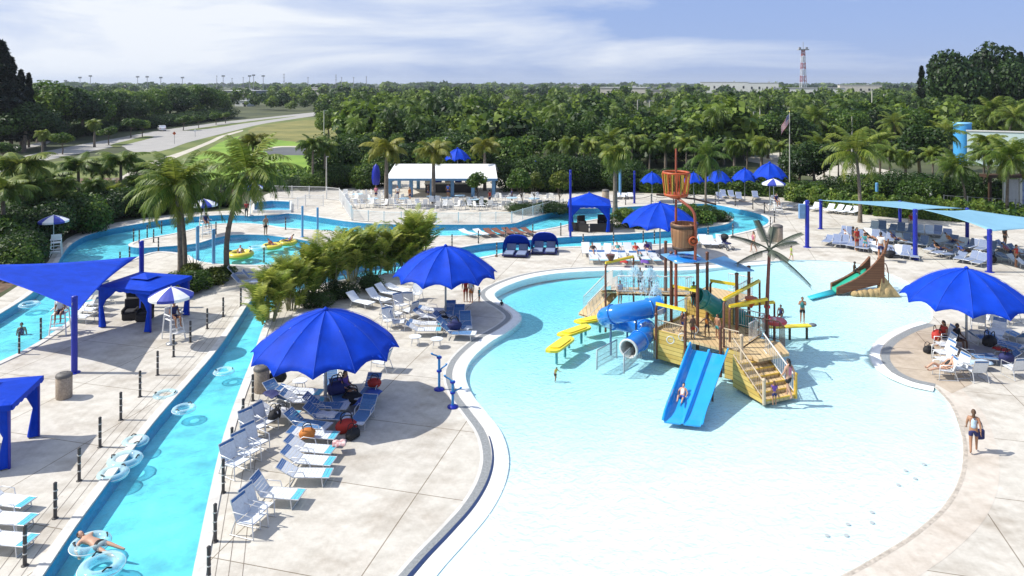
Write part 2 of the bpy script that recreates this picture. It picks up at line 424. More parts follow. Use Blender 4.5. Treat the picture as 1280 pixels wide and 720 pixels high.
deck_out = GP([(-340,478),(-120,418),(-45,385),(0,372),(38,347),(60,327),(69,312),(84,298),(106,287),(138,279.5),(178,273),(211,268.5),(245,265.5),(290,263),(310,261),(313,250),(330,244),(345,238),(425,237),(462,232),(476,222),(640,222),
  (652,238),(700,242),(760,239),(820,238),(900,240),(985,247),(1060,264),(1150,271),(1280,284),(1500,306)]) + [(80, 15), (-60, 15), (-60, 24)]
# ground: one sheet out to the horizon, open where the deck lies
GROUND = mat('ground_soil', (.035, .05, .018), .95, var=.3, scale=.05, col2=(.10, .11, .04), detail=8)
big = [(-9000, -300), (9000, -300), (9000, 12000), (-9000, 12000)]
fill('ground', big, [deck_out], -.02, GROUND)
fill('pool_deck', deck_out, [RO, SP, PL], 0, DECK)
# river basin
mb = MB(); wall_strip(mb, RO, -.55, 0.0); struct(mb.build('river_bank_tile', TILE_BLUE))
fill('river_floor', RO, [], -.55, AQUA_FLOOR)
fill('island_deck', IS, [], 0.0, DECK)
mb = MB(); wall_strip(mb, IS, -.55, 0.0); struct(mb.build('island_bank_tile', TILE_BLUE))
WATER = water('river_water', (.80, .985, 1.0), 1.5, .5)
fill('river_water', RO, [], -.07, WATER)
mb = MB(); wall_strip(mb, PL, -.5, .25); struct(mb.build('plunge_bank_tile', TILE_BLUE)); fill('plunge_floor', PL, [], -.5, AQUA_DEEP)
fill('plunge_water', PL, [], .1, WATER)
def orient(loop):
    a = sum(loop[i-1][0]*loop[i][1] - loop[i][0]*loop[i-1][1] for i in range(len(loop)))
    return 1 if a > 0 else -1
sgR, sgI, sgS = orient(RO), orient(IS), orient(SP)
# coping: a low raised lip on both banks
def window(loop, y0, y1, x0=-1e9, x1=1e9):
    """the longest run of a loop inside a plan box"""
    n = len(loop); ok = [y0 <= p[1] <= y1 and x0 <= p[0] <= x1 for p in loop]
    best = []; i = 0
    st = next((k for k in range(n) if not ok[k]), None)
    if st is None: return loop
    cur = []
    for k in range(st, st + n + 1):
        if ok[k % n]: cur.append(loop[k % n])
        else:
            if len(cur) > len(best): best = cur
            cur = []
    return best
mb = MB(); curb(mb, RO, -.02*sgR, -.38*sgR, -.1, .045); struct(mb.build('river_coping', COPING))
mb = MB(); curb(mb, IS, .02*sgI, .36*sgI, -.1, .045); struct(mb.build('island_coping', COPING))
mb = MB(); curb(mb, offset(PL, 0), .25*orient(PL)*-1, .02*orient(PL)*-1, -.02, .32); struct(mb.build('plunge_coping', WHITE_RIM))
# curved saw-cut joints along the near river
JOINT = mat('joint_filler', (.20, .17, .14), .9, var=.2, scale=6)
nearR = window(RO, 14, 46, -20, -4.5); nearI = window(IS, 14, 46, -22, -8)
mb = MB()
for d in (.62, .98, 1.36):
    band(mb, nearR, -(d)*sgR, -(d+.022)*sgR, .004, False)
    band(mb, nearI, (d)*sgI, (d+.022)*sgI, .004, False)
struct(mb.build('deck_joint', JOINT))
# splash pool: zero-depth beach that deepens away from the viewer
def depth(p):
    t = max(0., min(1., (23 - p.x) / 20)); return .022 + .020 * max(0., p.y - 25) * t + .018 * max(0, min(1, (14 - p.x) / 12))
grid = [(x, y) for x in np.arange(-6, 26, 1.6) for y in np.arange(17, 58, 1.6)]
def ins(p, loop):
    c = False; x, y = p; j = len(loop) - 1
    for i in range(len(loop)):
        xi, yi = loop[i]; xj, yj = loop[j]
        if (yi > y) != (yj > y) and x < (xj-xi)*(y-yi)/(yj-yi)+xi: c = not c
        j = i
    return c
SPin = offset(SP, .4*sgS)
grid = [p for p in grid if ins(p, SPin)]
SPLASH_FLOOR = mat('splash_plaster', (.76, .80, .80), .6, var=.06, scale=.5, detail=8)
fill('splash_pool_floor', SP, [], 0, SPLASH_FLOOR, zfun=lambda p: -.03 - depth(p), inner_pts=grid)
mb = MB(); wall_strip(mb, SP, -.75, 0); struct(mb.build('splash_pool_bank', mat('bank_plaster', (.55, .68, .70), .6, var=.1)))
# water body with real absorption (closed volume)
vs = []; 
def water_body(name, loop, ztop, zbot, pts, m):
    V = [Vector(p) for p in loop]; n = len(loop); E = [(i, (i+1) % n) for i in range(n)]
    V += [Vector(p) for p in pts]
    v, e, f, *_ = delaunay_2d_cdt(V, E, [], 2, 1e-5)
    k = len(v); mb = MB()
    mb.add([(p.x, p.y, ztop) for p in v] + [(p.x, p.y, zbot(p)) for p in v], [])
    for t in f:
        a, b, c = [v[i] for i in t[:3]]; up = (b-a).cross(c-a) if False else ((b.x-a.x)*(c.y-a.y)-(b.y-a.y)*(c.x-a.x))
        t = list(t) if up > 0 else list(t)[::-1]
        mb.f.append(t); mb.f.append([i + k for i in t[::-1]]); mb.m += [0, 0]; mb.sm += [False, False]
    # boundary edges
    cnt = {}
    for t in f:
        t = list(t)
        for i in range(len(t)):
            q = tuple(sorted((t[i], t[(i+1) % len(t)]))); cnt[q] = cnt.get(q, 0) + 1
    for (a, b), c in cnt.items():
        if c == 1: mb.f.append([a, b, b+k, a+k]); mb.m.append(0); mb.sm.append(False)
    o = mb.build(name, m)
    bm = bmesh.new(); bm.from_mesh(o.data); bmesh.ops.recalc_face_normals(bm, faces=bm.faces); bm.to_mesh(o.data); bm.free()
    return struct(o)
SW = water('splash_water', (.97, 1, 1), 2.6, .8)
nt = SW.node_tree; va = nt.nodes.new('ShaderNodeVolumeAbsorption'); va.inputs['Color'].default_value = (.02, .80, .88, 1); va.inputs['Density'].default_value = .68
nt.links.new(va.outputs[0], nt.nodes['Material Output'].inputs['Volume'])
water_body('splash_water', offset(SP, .01*sgS), -.022, lambda p: -.027 - depth(p), grid, SW)
# rim, drain grate and gutter round the curbed side of the splash pool
left = smooth(GP([(500,742),(535,700),(565,668),(595,633),(613,600),(618,570),(610,540),(592,515),(575,492),(568,468),(576,448),(600,426),(630,408),(641,396),(630,385),(612,374),(609,365),(628,354),(660,344),(700,338),(760,335),(800,335),(850,335),(900,331),(960,327)]), 5, False)
s_ = 1 if Vector(offset(left, 1, False)[20]).x > left[20][0] else -1     # +: towards the pool
mb = MB(); band(mb, left, -.10*s_, -.42*s_, .008, False); struct(mb.build('drain_grate', GRATE))
mb = MB(); band(mb, left, -.42*s_, -.54*s_, .008, False); band(mb, left, -.0*s_, -.10*s_, .008, False); struct(mb.build('grate_frame', COPING))
mb = MB(); A = offset(left, .0, False); B = offset(left, .54*s_, False); n = len(left)
for i in range(n-1): mb.add([(*A[i], .03), (*A[i+1], .03), (*B[i+1], -.02-.02), (*B[i], -.02-.02)], [[0, 1, 2, 3]])
wall_strip(mb, A, -.1, .03, False); wall_strip(mb, B, -.5, -.04, False); struct(mb.build('pool_rim', WHITE_RIM))
low = left[:30]
mb = MB(); LA = offset(low, -.02*s_, False)
for i in range(len(low)-1):
    q0, q1 = [.03 + .13*(1 - k/len(low))**.7 for k in (i, i+1)]; B0_, B1_ = offset(low, -(.02+q0)*s_, False)[i], offset(low, -(.02+q1)*s_, False)[i+1]
    mb.add([(*LA[i], .034), (*LA[i+1], .034), (*B1_, .034), (*B0_, .034)], [[0, 1, 2, 3]])
struct(mb.build('gutter_tile', mat('gutter_tile', (.012, .03, .10), .35, var=.2, scale=9)))
# grate round the small lobe under the umbrella
lobe = smooth(GP([(1160,404),(1135,412),(1108,428),(1100,446),(1112,464),(1138,477),(1168,484)]), 6, False)
s2 = 1 if ins(offset(lobe, .3, False)[15], SP) else -1
mb = MB(); band(mb, lobe, -.05*s2, -.45*s2, .011, False); struct(mb.build('lobe_grate', GRATE))
mb = MB(); A = offset(lobe, 0, False); B = offset(lobe, .5*s2, False)
for i in range(len(lobe)-1): mb.add([(*A[i], .02), (*A[i+1], .02), (*B[i+1], -.03), (*B[i], -.03)], [[0, 1, 2, 3]])
wall_strip(mb, A, -.1, .02, False); struct(mb.build('lobe_rim', WHITE_RIM))
# curved apron joint following the beach on the right
right = smooth(GP([(1168,484),(1188,507),(1202,548),(1201,588),(1182,628),(1142,665),(1100,692),(1055,717),(980,752)]), 5, False)
s3 = 1 if ins(offset(right, .3, False)[20], SP) else -1
mb = MB(); band(mb, right, -.0*s3, -1.15*s3, .004, False); struct(mb.build('beach_apron', concrete('apron2', (.58, .525, .455), (.40, .33, .26), joint=0)))
mb = MB(); band(mb, right, -.04*s3, -.16*s3, .008, False); struct(mb.build('beach_joint', mat('beach_joint', (.42, .37, .31), .9, var=.35, scale=5)))

# stained floor of the lobe under the third umbrella
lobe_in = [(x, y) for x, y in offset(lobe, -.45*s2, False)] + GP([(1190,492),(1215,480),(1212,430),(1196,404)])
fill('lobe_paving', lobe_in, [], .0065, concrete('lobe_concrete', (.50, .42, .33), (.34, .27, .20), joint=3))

# --- land beyond the park
ASPH = mat('road_asphalt', (.34, .325, .30), .85, var=.1, scale=.3)
ASPH_D = mat('dark_asphalt', (.10, .105, .11), .9, var=.15, scale=.2)
LAWN = mat('lawn_turf', (.13, .25, .02), .9, var=.15, scale=.12, col2=(.22, .34, .03), detail=8)
ROUGH = mat('rough_grass', (.10, .15, .03), .95, var=.3, scale=.10, col2=(.18, .20, .05), detail=9)
SAND = mat('pale_path', (.48, .44, .36), .9, var=.12, scale=.4)
def patch(name, px, z, m, sm=3):
    return fill(name, smooth(GP(px), sm) if sm > 1 else GP(px), [], z, m)
patch('verge', [(-60,235),(60,203),(160,190),(240,175),(330,152),(400,146),(470,149),(520,168),(500,185),(430,205),(300,235),(150,250)], -.016, ROUGH)
patch('lawn', [(185,222),(240,198),(290,172),(330,166),(380,163),(420,176),(440,190),(420,222),(340,232),(250,238)], -.012, LAWN)
patch('meadow', [(310,163),(340,155),(390,150),(440,158),(470,170),(440,180),(380,178),(330,172)], -.008, mat('dry_meadow', (.15, .17, .04), .95, var=.3, scale=.08, col2=(.27, .24, .07), detail=9))
patch('road', [(-80,226),(17,198),(83,184),(147,172.5),(197,163.5),(240,157.5),(290,151),(330,147),(372,142.5),(400,140),(400,143.5),(372,148),(330,154.5),(290,164),(262,171),(233,178.5),(200,189),(168,190),(150,182),(130,186),(84,195),(17,210),(-80,240)], -.004, ASPH)
patch('median', [(138,181),(160,175.5),(182,170),(193,171),(180,175),(160,180),(145,184)], .0, ROUGH)
patch('median_strip', [(228,163.5),(260,158.5),(300,153),(340,148),(372,145),(340,149.5),(300,155),(260,161)], .0, ROUGH)
patch('far_road', [(-60,182),(12,184),(60,176),(60,179),(12,189),(-60,190)], -.006, ASPH)
patch('footpath', [(150,222),(190,202),(233,187.5),(262,176),(275,170),(303,162.5),(303,164),(280,171),(268,177),(240,189),(200,206),(160,228)], -.002, SAND)
patch('car_park', [(332,187),(352,184),(392,185),(398,189),(392,193.5),(340,193.5),(334,191)], -.006, ASPH_D)
patch('car_park_kerb', [(330,186),(352,182.5),(396,183.5),(396,184.6),(352,183.8),(332,187.4)], -.001, SAND)
patch('access_path', [(617,192),(628,184),(650,184.5),(652,186.5),(634,188),(640,196),(660,204),(640,206)], -.004, SAND)
patch('access_lawn', [(626,192),(636,188.5),(652,187),(660,195),(646,199)], -.008, LAWN)
patch('east_road', [(930,200),(960,192),(1000,190),(1060,200),(1120,215),(1200,224),(1320,232),(1400,236),(1400,250),(1280,244),(1180,240),(1080,238),(1040,232),(1000,215),(960,206)], -.006, SAND)
patch('east_lawn', [(1080,160),(1150,152),(1180,158),(1160,172),(1100,175),(1060,170)], -.008, LAWN)
patch('traffic_island', [(1120,232),(1150,226),(1190,228),(1210,234),(1170,238),(1130,237)], .0, LAWN)
patch('planting_bed', [(-140,410),(-40,378),(0,366),(34,343),(54,322),(62,306),(80,292),(104,281),(136,273),(176,267),(210,262),(245,260),(290,257),(300,225),(200,222),(60,225),(-140,260)], -.014, mat('mulch_soil', (.10, .055, .03), .95, var=.4, scale=1.2, col2=(.22, .14, .09), detail=8))

# faint floor jets on the beach
jm = mat('jet_ring', (.40, .42, .42), .5, var=.1)
for i, (x, y) in enumerate([(1132, 587), (1144, 597), (1155, 579), (1123, 605), (1034, 668), (1060, 654), (1090, 652), (1058, 668), (1090, 639)]):
    g_ = G(x, y); mb = MB(); mb.lathe([(.075, -depth(g_) - .04), (.075, -.0205), (.02, -.020)], seg=12, smooth=False); o = mb.build('floor_jet', jm, None, (g_.x, g_.y, 0))
    tag(o, 'small grey floor jet set in the shallow white beach of the splash pool', 'floor jet', 'floor jets on the beach')
# ================================================================== KITS
BLUE = mat('royal_canvas', (.0025, .045, .46), .65, var=.16, scale=1.4, spec=.15, bump=.08, bscale=7)
BLUE_POST = mat('cobalt_paint', (.006, .018, .32), .4, var=.08, scale=4, spec=.5)
SKYBLUE = mat('light_blue_canvas', (.20, .40, .52), .6, var=.06, scale=.8, spec=.3)
GREY_M = mat('grey_steel', (.34, .35, .36), .4, .6, var=.1, scale=6)
WHITE_P = mat('white_paint', (.80, .80, .78), .45, var=.05, scale=5)
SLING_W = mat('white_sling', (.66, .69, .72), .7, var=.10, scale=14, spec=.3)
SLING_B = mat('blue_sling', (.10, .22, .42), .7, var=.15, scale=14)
SLING_N = mat('navy_sling', (.05, .15, .36), .7, var=.15, scale=14)
SLING_T = mat('teal_sling', (.10, .46, .60), .7, var=.15, scale=14)
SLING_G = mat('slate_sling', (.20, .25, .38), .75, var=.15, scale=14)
SLING_R = mat('brown_sling', (.19, .075, .045), .7, var=.15, scale=14)
FRAME = mat('lounger_frame', (.62, .63, .64), .35, .4, var=.08, scale=9)
FRAME_B = mat('brown_frame', (.12, .06, .04), .5, var=.1)
POSTM = mat('rope_post_plastic', (.055, .05, .048), .6, var=.25, scale=10)
EYE = mat('rope_eye', (.55, .55, .52), .4, .5, var=.1)
WICKER = mat('dark_wicker', (.018, .016, .016), .7, var=.3, scale=40, bump=.3)
BINM = mat('bin_aggregate', (.36, .29, .22), .85, var=.25, scale=14, bump=.5, bscale=40)
BINTOP = mat('bin_lid', (.12, .11, .10), .6, var=.15)
TUBE_C = None
def clear_vinyl(name, col, a):
    m = bpy.data.materials.new(name); m.use_nodes = True; nt = m.node_tree; b = nt.nodes['Principled BSDF']
    b.inputs['Base Color'].default_value = (*col, 1); b.inputs['Roughness'].default_value = .12
    tr = nt.nodes.new('ShaderNodeBsdfTransparent'); tr.inputs[0].default_value = (.85, .97, 1, 1)
    lw = nt.nodes.new('ShaderNodeLayerWeight'); lw.inputs['Blend'].default_value = .35
    mt = nt.nodes.new('ShaderNodeMath'); mt.operation = 'MULTIPLY_ADD'; mt.inputs[1].default_value = .5; mt.inputs[2].default_value = a; mt.use_clamp = True
    nt.links.new(lw.outputs['Facing'], mt.inputs[0])
    mx = nt.nodes.new('ShaderNodeMixShader'); nt.links.new(mt.outputs[0], mx.inputs[0])
    nt.links.new(tr.outputs[0], mx.inputs[1]); nt.links.new(b.outputs[0], mx.inputs[2]); nt.links.new(mx.outputs[0], nt.nodes['Material Output'].inputs[0])
    MAT[name] = m; return m
TUBE_C = clear_vinyl('clear_vinyl', (.62, .86, .92), .22)
TUBE_Y = mat('yellow_vinyl', (.72, .58, .06), .3, var=.05)
BLACK = mat('black_rubber', (.012, .012, .014), .6, var=.2)

# ---- large umbrella ------------------------------------------------
def big_umbrella_kit(N=12, R=3.15, zr=2.52, za=4.25, pole=.06, sub=5):
    root = thing('shade_umbrella', None, None)
    mb = MB(); rows = 9; seg = N * sub
    V = []
    for i in range(rows + 1):
        t = i / rows
        for k in range(seg):
            a = 2 * PI * k / seg; g = (k % sub) / sub; sag = math.sin(PI * g)      # 0 on a rib
            r = R * t * (1 - .075 * sag * t); z = za - (za - zr) * (.30 * t + .70 * t ** 2.3)
            z -= .09 * sag * math.sin(PI * t)
            if i == rows: z += .25 * sag
            if i == rows - 1: z += .09 * sag
            if i == rows - 2: z += .02 * sag
            V.append((r * math.cos(a), r * math.sin(a), z))
    F = []
    for i in range(rows):
        for k in range(seg): F.append([i*seg+k, (i+1)*seg+k, (i+1)*seg+(k+1) % seg, i*seg+(k+1) % seg])
    n = len(V); V2 = V + [(x * .995, y * .995, z - .015) for x, y, z in V]; F2 = F + [[n + q for q in f[::-1]] for f in F]
    b = rows * seg
    for k in range(seg): F2.append([b+k, n+b+k, n+b+(k+1) % seg, b+(k+1) % seg])
    mb.add(V2, F2, True); can = mb.build('canopy', BLUE, root)
    # keep rib creases crisp
    me = can.data; bm = bmesh.new(); bm.from_mesh(me)
    for e in bm.edges:
        a, c = e.verts[0].index % n, e.verts[1].index % n
        if a % seg == c % seg and (a % seg) % sub == 0: e.smooth = False
    bm.to_mesh(me); bm.free()
    mb = MB()
    for k in range(N):
        a = 2*PI*k/N; mb.tube([(R*t*math.cos(a), R*t*math.sin(a), za - (za - zr)*(.26*t + .74*t**2.4) + .004) for t in [.04 + .95*i/8 for i in range(9)]], .008, 4)
    mb.build('seam', mat('seam_tape', (.02, .09, .55), .7, var=.1), can)
    mb = MB(); mb.lathe([(0.02, za - .02), (.12, za + .0), (.11, za + .05), (.03, za + .12)], seg=10); mb.build('finial', BLUE, root)
    mb = MB(); mb.tube([(0, 0, 0), (0, 0, za - .05)], pole, 10); mb.build('pole', GREY_M, root)
    mb = MB(); mb.lathe([(.22, 0), (.22, .02), (.1, .05), (.08, .12)], seg=12); mb.build('base_plate', GREY_M, root)
    for k in range(N):
        a = 2 * PI * k / N; mb = MB(); P = []
        for i in range(7):
            t = .04 + .90 * i / 6; P.append((R*t*math.cos(a)*.99, R*t*math.sin(a)*.99, za - (za - zr) * (.26 * t + .74 * t ** 2.4) - .05))
        mb.tube(P, .018, 4); mb.build('rib', GREY_M, root)
    return Kit(root)
UMB = big_umbrella_kit()
UMB_S = big_umbrella_kit(8, 1.45, 2.2, 3.45, .035, 4)
for ch in UMB_S.root.children: pass

# ---- striped lifeguard umbrella and chair --------------------------
def striped_umbrella():
    root = thing('striped_umbrella', None, None)
    mb = MB(); N = 8; sub = 3
    for k in range(N):
        mb.mi = k % 2
        for j in range(sub):
            a0 = 2*PI*(k*sub+j)/(N*sub); a1 = 2*PI*(k*sub+j+1)/(N*sub)
            for i in range(4):
                t0, t1 = i/4, (i+1)/4; h = lambda t: 2.75 - .42 * (.5*t + .5*t*t)
                q = [(1.0*t*math.cos(a), 1.0*t*math.sin(a), h(t)) for t, a in ((t0, a0), (t1, a0), (t1, a1), (t0, a1))]
                mb.add(q, [[0, 1, 2, 3]]); mb.add([(x, y, z - .012) for x, y, z in q], [[3, 2, 1, 0]])
            q = [(math.cos(a0), math.sin(a0), 2.33), (math.cos(a1), math.sin(a1), 2.33), (math.cos(a1), math.sin(a1), 2.20), (math.cos(a0), math.sin(a0), 2.20)]
            mb.add(q, [[0, 1, 2, 3]])
    mb.build('canopy', [WHITE_P, mat('violet_canvas', (.03, .05, .35), .6)], root)
    mb = MB(); mb.tube([(0, 0, .02), (0, 0, 2.78)], .025, 8); mb.build('pole', WHITE_P, root)
    mb = MB(); mb.lathe([(.24, 0), (.24, .06), (.06, .1)], seg=12); mb.build('base', GREY_M, root)
    return Kit(root)
SUMB = striped_umbrella()
def guard_chair():
    """faces -Y"""
    root = thing('lifeguard_chair', None, None)
    for sx in (-1, 1):
        for sy in (-1, 1):
            mb = MB(); mb.tube([(sx*.38, sy*.42, 0), (sx*.29, sy*.27, 1.02 if sy < 0 else 1.55)], .035, 6); mb.build('leg', WHITE_P, root)
    mb = MB(); mb.box((0, 0, 1.0), (.62, .56, .05), bev=.01); mb.build('seat', WHITE_P, root)
    mb = MB(); mb.box((0, .29, 1.32), (.62, .04, .46), bev=.01); mb.build('backrest', WHITE_P, root)
    for sx in (-1, 1):
        mb = MB(); mb.box((sx*.33, -.02, 1.24), (.06, .62, .04), bev=.01); mb.build('armrest', WHITE_P, root)
    for z in (.28, .56, .8):
        mb = MB(); mb.box((0, -.36 + .09*z, z), (.68, .05, .05), bev=.008); mb.build('step', WHITE_P, root)
    mb = MB(); mb.box((0, -.5, .42), (.56, .3, .03), bev=.008); mb.build('footboard', WHITE_P, root)
    return Kit(root)
GCH = guard_chair()

# ---- sun lounger: foot towards +X, head towards -X ------------------
def lounger_kit(name, back=30, main=SLING_W, head=SLING_N, foot=SLING_T, frame=FRAME, arms=True, detail=True, seat_z=.34):
    root = thing(name, None, None); w = .32; L0, L1 = -.30, 1.0; bl = .70; ba = math.radians(back)
    hx, hz = L0 - bl*math.cos(ba), seat_z + bl*math.sin(ba)
    mbf = MB()
    for s in (-1, 1):
        mbf.tube([(L1, s*w, seat_z), (L0, s*w, seat_z), (hx, s*w, hz)], .02, 5)
    for x, z in ((L1, seat_z), (hx, hz), (L0, seat_z)): mbf.tube([(x, -w, z), (x, w, z)], .02, 5)
    mbf.build('frame', frame, root)
    for x in (-.42, .78):
        for s in (-1, 1):
            mb = MB(); mb.tube([(x - (.05 if x > 0 else -.04), s*w, seat_z), (x, s*w*1.04, .015)], .019, 5); mb.build('leg', frame, root)
    if detail:
        for x in (-.42, .78):
            mb = MB(); mb.tube([(x, -w*1.04, .02), (x, w*1.04, .02)], .017, 5); mb.build('skid', frame, root)
    def strip(x0, x1, z0, z1, m, nm, par=None, n=1):
        mb = MB(); d = Vector((x1-x0, 0, z1-z0)); up = Vector((-d.z, 0, d.x)).normalized() * .012
        if n > 1:
            st = d / n
            for i in range(n):
                a = Vector((x0, 0, z0)) + st * (i + .06); b = Vector((x0, 0, z0)) + st * (i + .94)
                sag = -.012
                V = [a + Vector((0, -w+.01, 0)) + up, b + Vector((0, -w+.01, 0)) + up, b + Vector((0, 0, sag)) + up, a + Vector((0, 0, sag)) + up, b + Vector((0, w-.01, 0)) + up, a + Vector((0, w-.01, 0)) + up]
                V += [v - up * 1.2 for v in V]
                mb.add(V, [[0,1,2,3], [3,2,4,5], [9,8,7,6], [11,10,8,9], [0,6,7,1], [4,10,11,5], [1,7,8,2], [2,8,10,4], [0,3,9,6], [3,5,11,9]])
        else:
            a, b = Vector((x0, 0, z0)), Vector((x1, 0, z1)); V = [a + Vector((0, -w+.01, 0)), b + Vector((0, -w+.01, 0)), b + Vector((0, w-.01, 0)), a + Vector((0, w-.01, 0))]
            V = [v + up for v in V] + [v - up*.3 for v in V]
            mb.add(V, [[0,1,2,3], [7,6,5,4], [0,4,5,1], [1,5,6,2], [2,6,7,3], [3,7,4,0]])
        return mb.build(nm, m, par or root)
    f_ = .72
    strip(L0 + .02, f_ if foot else L1, seat_z, seat_z, main, 'seat', n=8 if detail else 1)
    if foot: strip(f_ + .005, L1 - .02, seat_z, seat_z, foot, 'foot_band', n=2 if detail else 1)
    px, pz = L0 - .70*(bl)*math.cos(ba), seat_z + .70*bl*math.sin(ba)
    if head:
        strip(px, L0 - .01, pz, seat_z + .01, main, 'backrest', n=4 if detail else 1)
        strip(hx + .01, px - .005, hz, pz, head, 'head_band', n=3 if detail else 1)
    else: strip(hx + .01, L0 - .01, hz, seat_z + .01, main, 'backrest', n=6 if detail else 1)
    if arms:
        for s in (-1, 1):
            mb = MB(); mb.tube([(L0 + .45, s*w, seat_z), (L0 + .38, s*(w+.03), seat_z + .2), (L0 - .1, s*(w+.03), seat_z + .22), (L0 - .22, s*w, seat_z + .14)], .016, 5); mb.build('armrest', frame, root)
    return Kit(root)
K_L = lounger_kit('sun_lounger'); K_LF = lounger_kit('sun_lounger', back=12); K_LU = lounger_kit('sun_lounger', back=55)
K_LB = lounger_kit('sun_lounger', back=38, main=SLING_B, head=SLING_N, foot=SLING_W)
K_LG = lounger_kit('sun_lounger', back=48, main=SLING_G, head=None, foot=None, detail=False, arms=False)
K_LG2 = lounger_kit('sun_lounger', back=22, main=SLING_G, head=None, foot=None, detail=False, arms=True)
K_LW = lounger_kit('sun_lounger', back=40, main=SLING_W, head=None, foot=None, detail=False, arms=False)
K_LWD = lounger_kit('sun_lounger', back=14, main=SLING_W, head=None, foot=None, detail=False, arms=False)
K_LR = lounger_kit('sun_lounger', back=14, main=SLING_R, head=None, foot=None, frame=FRAME_B, detail=False, arms=False)

# ---- sling chair: faces +X -----------------------------------------
def chair_kit(main=SLING_W, band=SLING_N, frame=FRAME, name='sling_chair'):
    root = thing(name, None, None); w = .28; mb = MB()
    for s in (-1, 1): mb.tube([(.30, s*w, .40), (-.22, s*w, .36), (-.42, s*w, .92)], .018, 5)
    mb.tube([(.30, -w, .40), (.30, w, .40)], .018, 5); mb.tube([(-.42, -w, .92), (-.42, w, .92)], .018, 5); mb.build('frame', frame, root)
    for s in (-1, 1):
        mb = MB(); mb.tube([(.34, s*(w+.03), .02), (.30, s*(w+.03), .62), (-.32, s*(w+.03), .64)], .018, 5); mb.build('armrest', frame, root)
        mb = MB(); mb.tube([(-.26, s*w, .4), (-.40, s*(w+.02), .02)], .018, 5); mb.build('leg', frame, root)
        mb = MB(); mb.tube([(.36, s*(w+.03), .02), (-.42, s*(w+.03), .02)], .016, 5); mb.build('runner', frame, root)
    def q(pts, m, nm):
        mb = MB(); a, b = Vector((pts[0], 0, pts[1])), Vector((pts[2], 0, pts[3])); V = [a + Vector((0, -w, 0)), b + Vector((0, -w, 0)), b + Vector((0, w, 0)), a + Vector((0, w, 0))]
        d = b - a; up = Vector((-d.z, 0, d.x)).normalized() * .01; V = [v + up for v in V] + [v - up for v in V]
        mb.add(V, [[0,1,2,3], [7,6,5,4], [0,4,5,1], [1,5,6,2], [2,6,7,3], [3,7,4,0]]); mb.build(nm, m, root)
    q((-.21, .365, .29, .40), main, 'seat'); q((-.39, .83, -.225, .39), main, 'backrest'); q((-.42, .92, -.393, .84), band, 'head_band')
    return Kit(root)
K_C = chair_kit()
def patio_chair():
    root = thing('patio_chair', None, None); m = WHITE_P
    mb = MB(); mb.box((0, 0, .42), (.48, .48, .035), bev=.01); mb.build('seat', m, root)
    mb = MB(); mb.box((-.23, 0, .68), (.04, .46, .46), ry=-.15, bev=.01); mb.build('backrest', m, root)
    for x in (-.2, .2):
        for y in (-.21, .21): mb = MB(); mb.tube([(x*.95, y*.95, .41), (x*1.1, y*1.1, 0)], .022, 5); mb.build('leg', m, root)
    for y in (-.24, .24): mb = MB(); mb.tube([(.2, y, .42), (.18, y, .63), (-.25, y, .66)], .02, 5); mb.build('armrest', m, root)
    return Kit(root)
K_P = patio_chair()
def side_table(r=.3, h=.42, m=None):
    root = thing('side_table', None, None); mb = MB(); mb.lathe([(r, h-.03), (r, h)], seg=18); mb.build('table_top', m or SLING_W, root)
    for k in range(4):
        a = PI/4 + k*PI/2; mb = MB(); mb.tube([(r*.6*math.cos(a), r*.6*math.sin(a), h-.03), (r*.85*math.cos(a), r*.85*math.sin(a), 0)], .015, 5); mb.build('leg', FRAME, root)
    return Kit(root)
K_T = side_table(); K_TD = side_table(.55, .72, mat('pale_blue_top', (.40, .58, .68), .4, var=.05))

# ---- rope post, bin, tube ------------------------------------------
def rope_post():
    root = thing('rope_post', None, None)
    mb = MB(); mb.lathe([(.055, 0), (.055, 1.12)], seg=10); mb.build('shaft', POSTM, root)
    mb = MB(); mb.lathe([(.06, 1.12), (.06, 1.14), (.03, 1.17)], seg=10); mb.build('cap', POSTM, root)
    for z in (.35, .62, .90):
        mb = MB(); mb.torus((.0, -.068, z), .022, .009, 8, 5, axis=(0, 1, 0)); mb.ring((0, 0, z), (0, 0, 1), .06, .05, .035, 10); mb.build('rope_eye', EYE, root)
    mb = MB(); mb.lathe([(.10, 0), (.10, .012), (.06, .03)], seg=12); mb.build('foot', POSTM, root)
    return Kit(root)
POST = rope_post()
def bin_kit():
    root = thing('litter_bin', None, None)
    mb = MB(); mb.lathe([(.31, 0), (.33, .04), (.33, .92), (.31, .95)], seg=20); mb.build('body', BINM, root)
    mb = MB(); mb.lathe([(.34, .95), (.34, 1.02), (.30, 1.08), (.17, 1.12)], seg=20); mb.build('lid', BINTOP, root)
    mb = MB(); mb.lathe([(.165, 1.10), (.155, 1.128), (.10, 1.10), (.02, 1.06)], seg=16); mb.build('opening', BLACK, root)
    return Kit(root)
BIN = bin_kit()
def tube_kit(m, name='swim_tube'):
    root = thing(name, None, None); mb = MB(); mb.torus((0, 0, .1), .40, .15, 28, 10, flat=.85); mb.build('ring', m, root)
    for s in (-1, 1): mb = MB(); mb.tube([(s*.40 + .02, -.11, .22), (s*.41 + .02*s, 0, .275), (s*.40 + .02, .11, .22)], .022, 6); mb.build('handle', BLACK, root)
    mb = MB(); mb.torus((0, 0, .1), .545, .012, 28, 5); mb.build('seam_band', WHITE_P if m is not TUBE_Y else m, root)
    return Kit(root)
TUBE = tube_kit(TUBE_C); TUBEY = tube_kit(TUBE_Y)

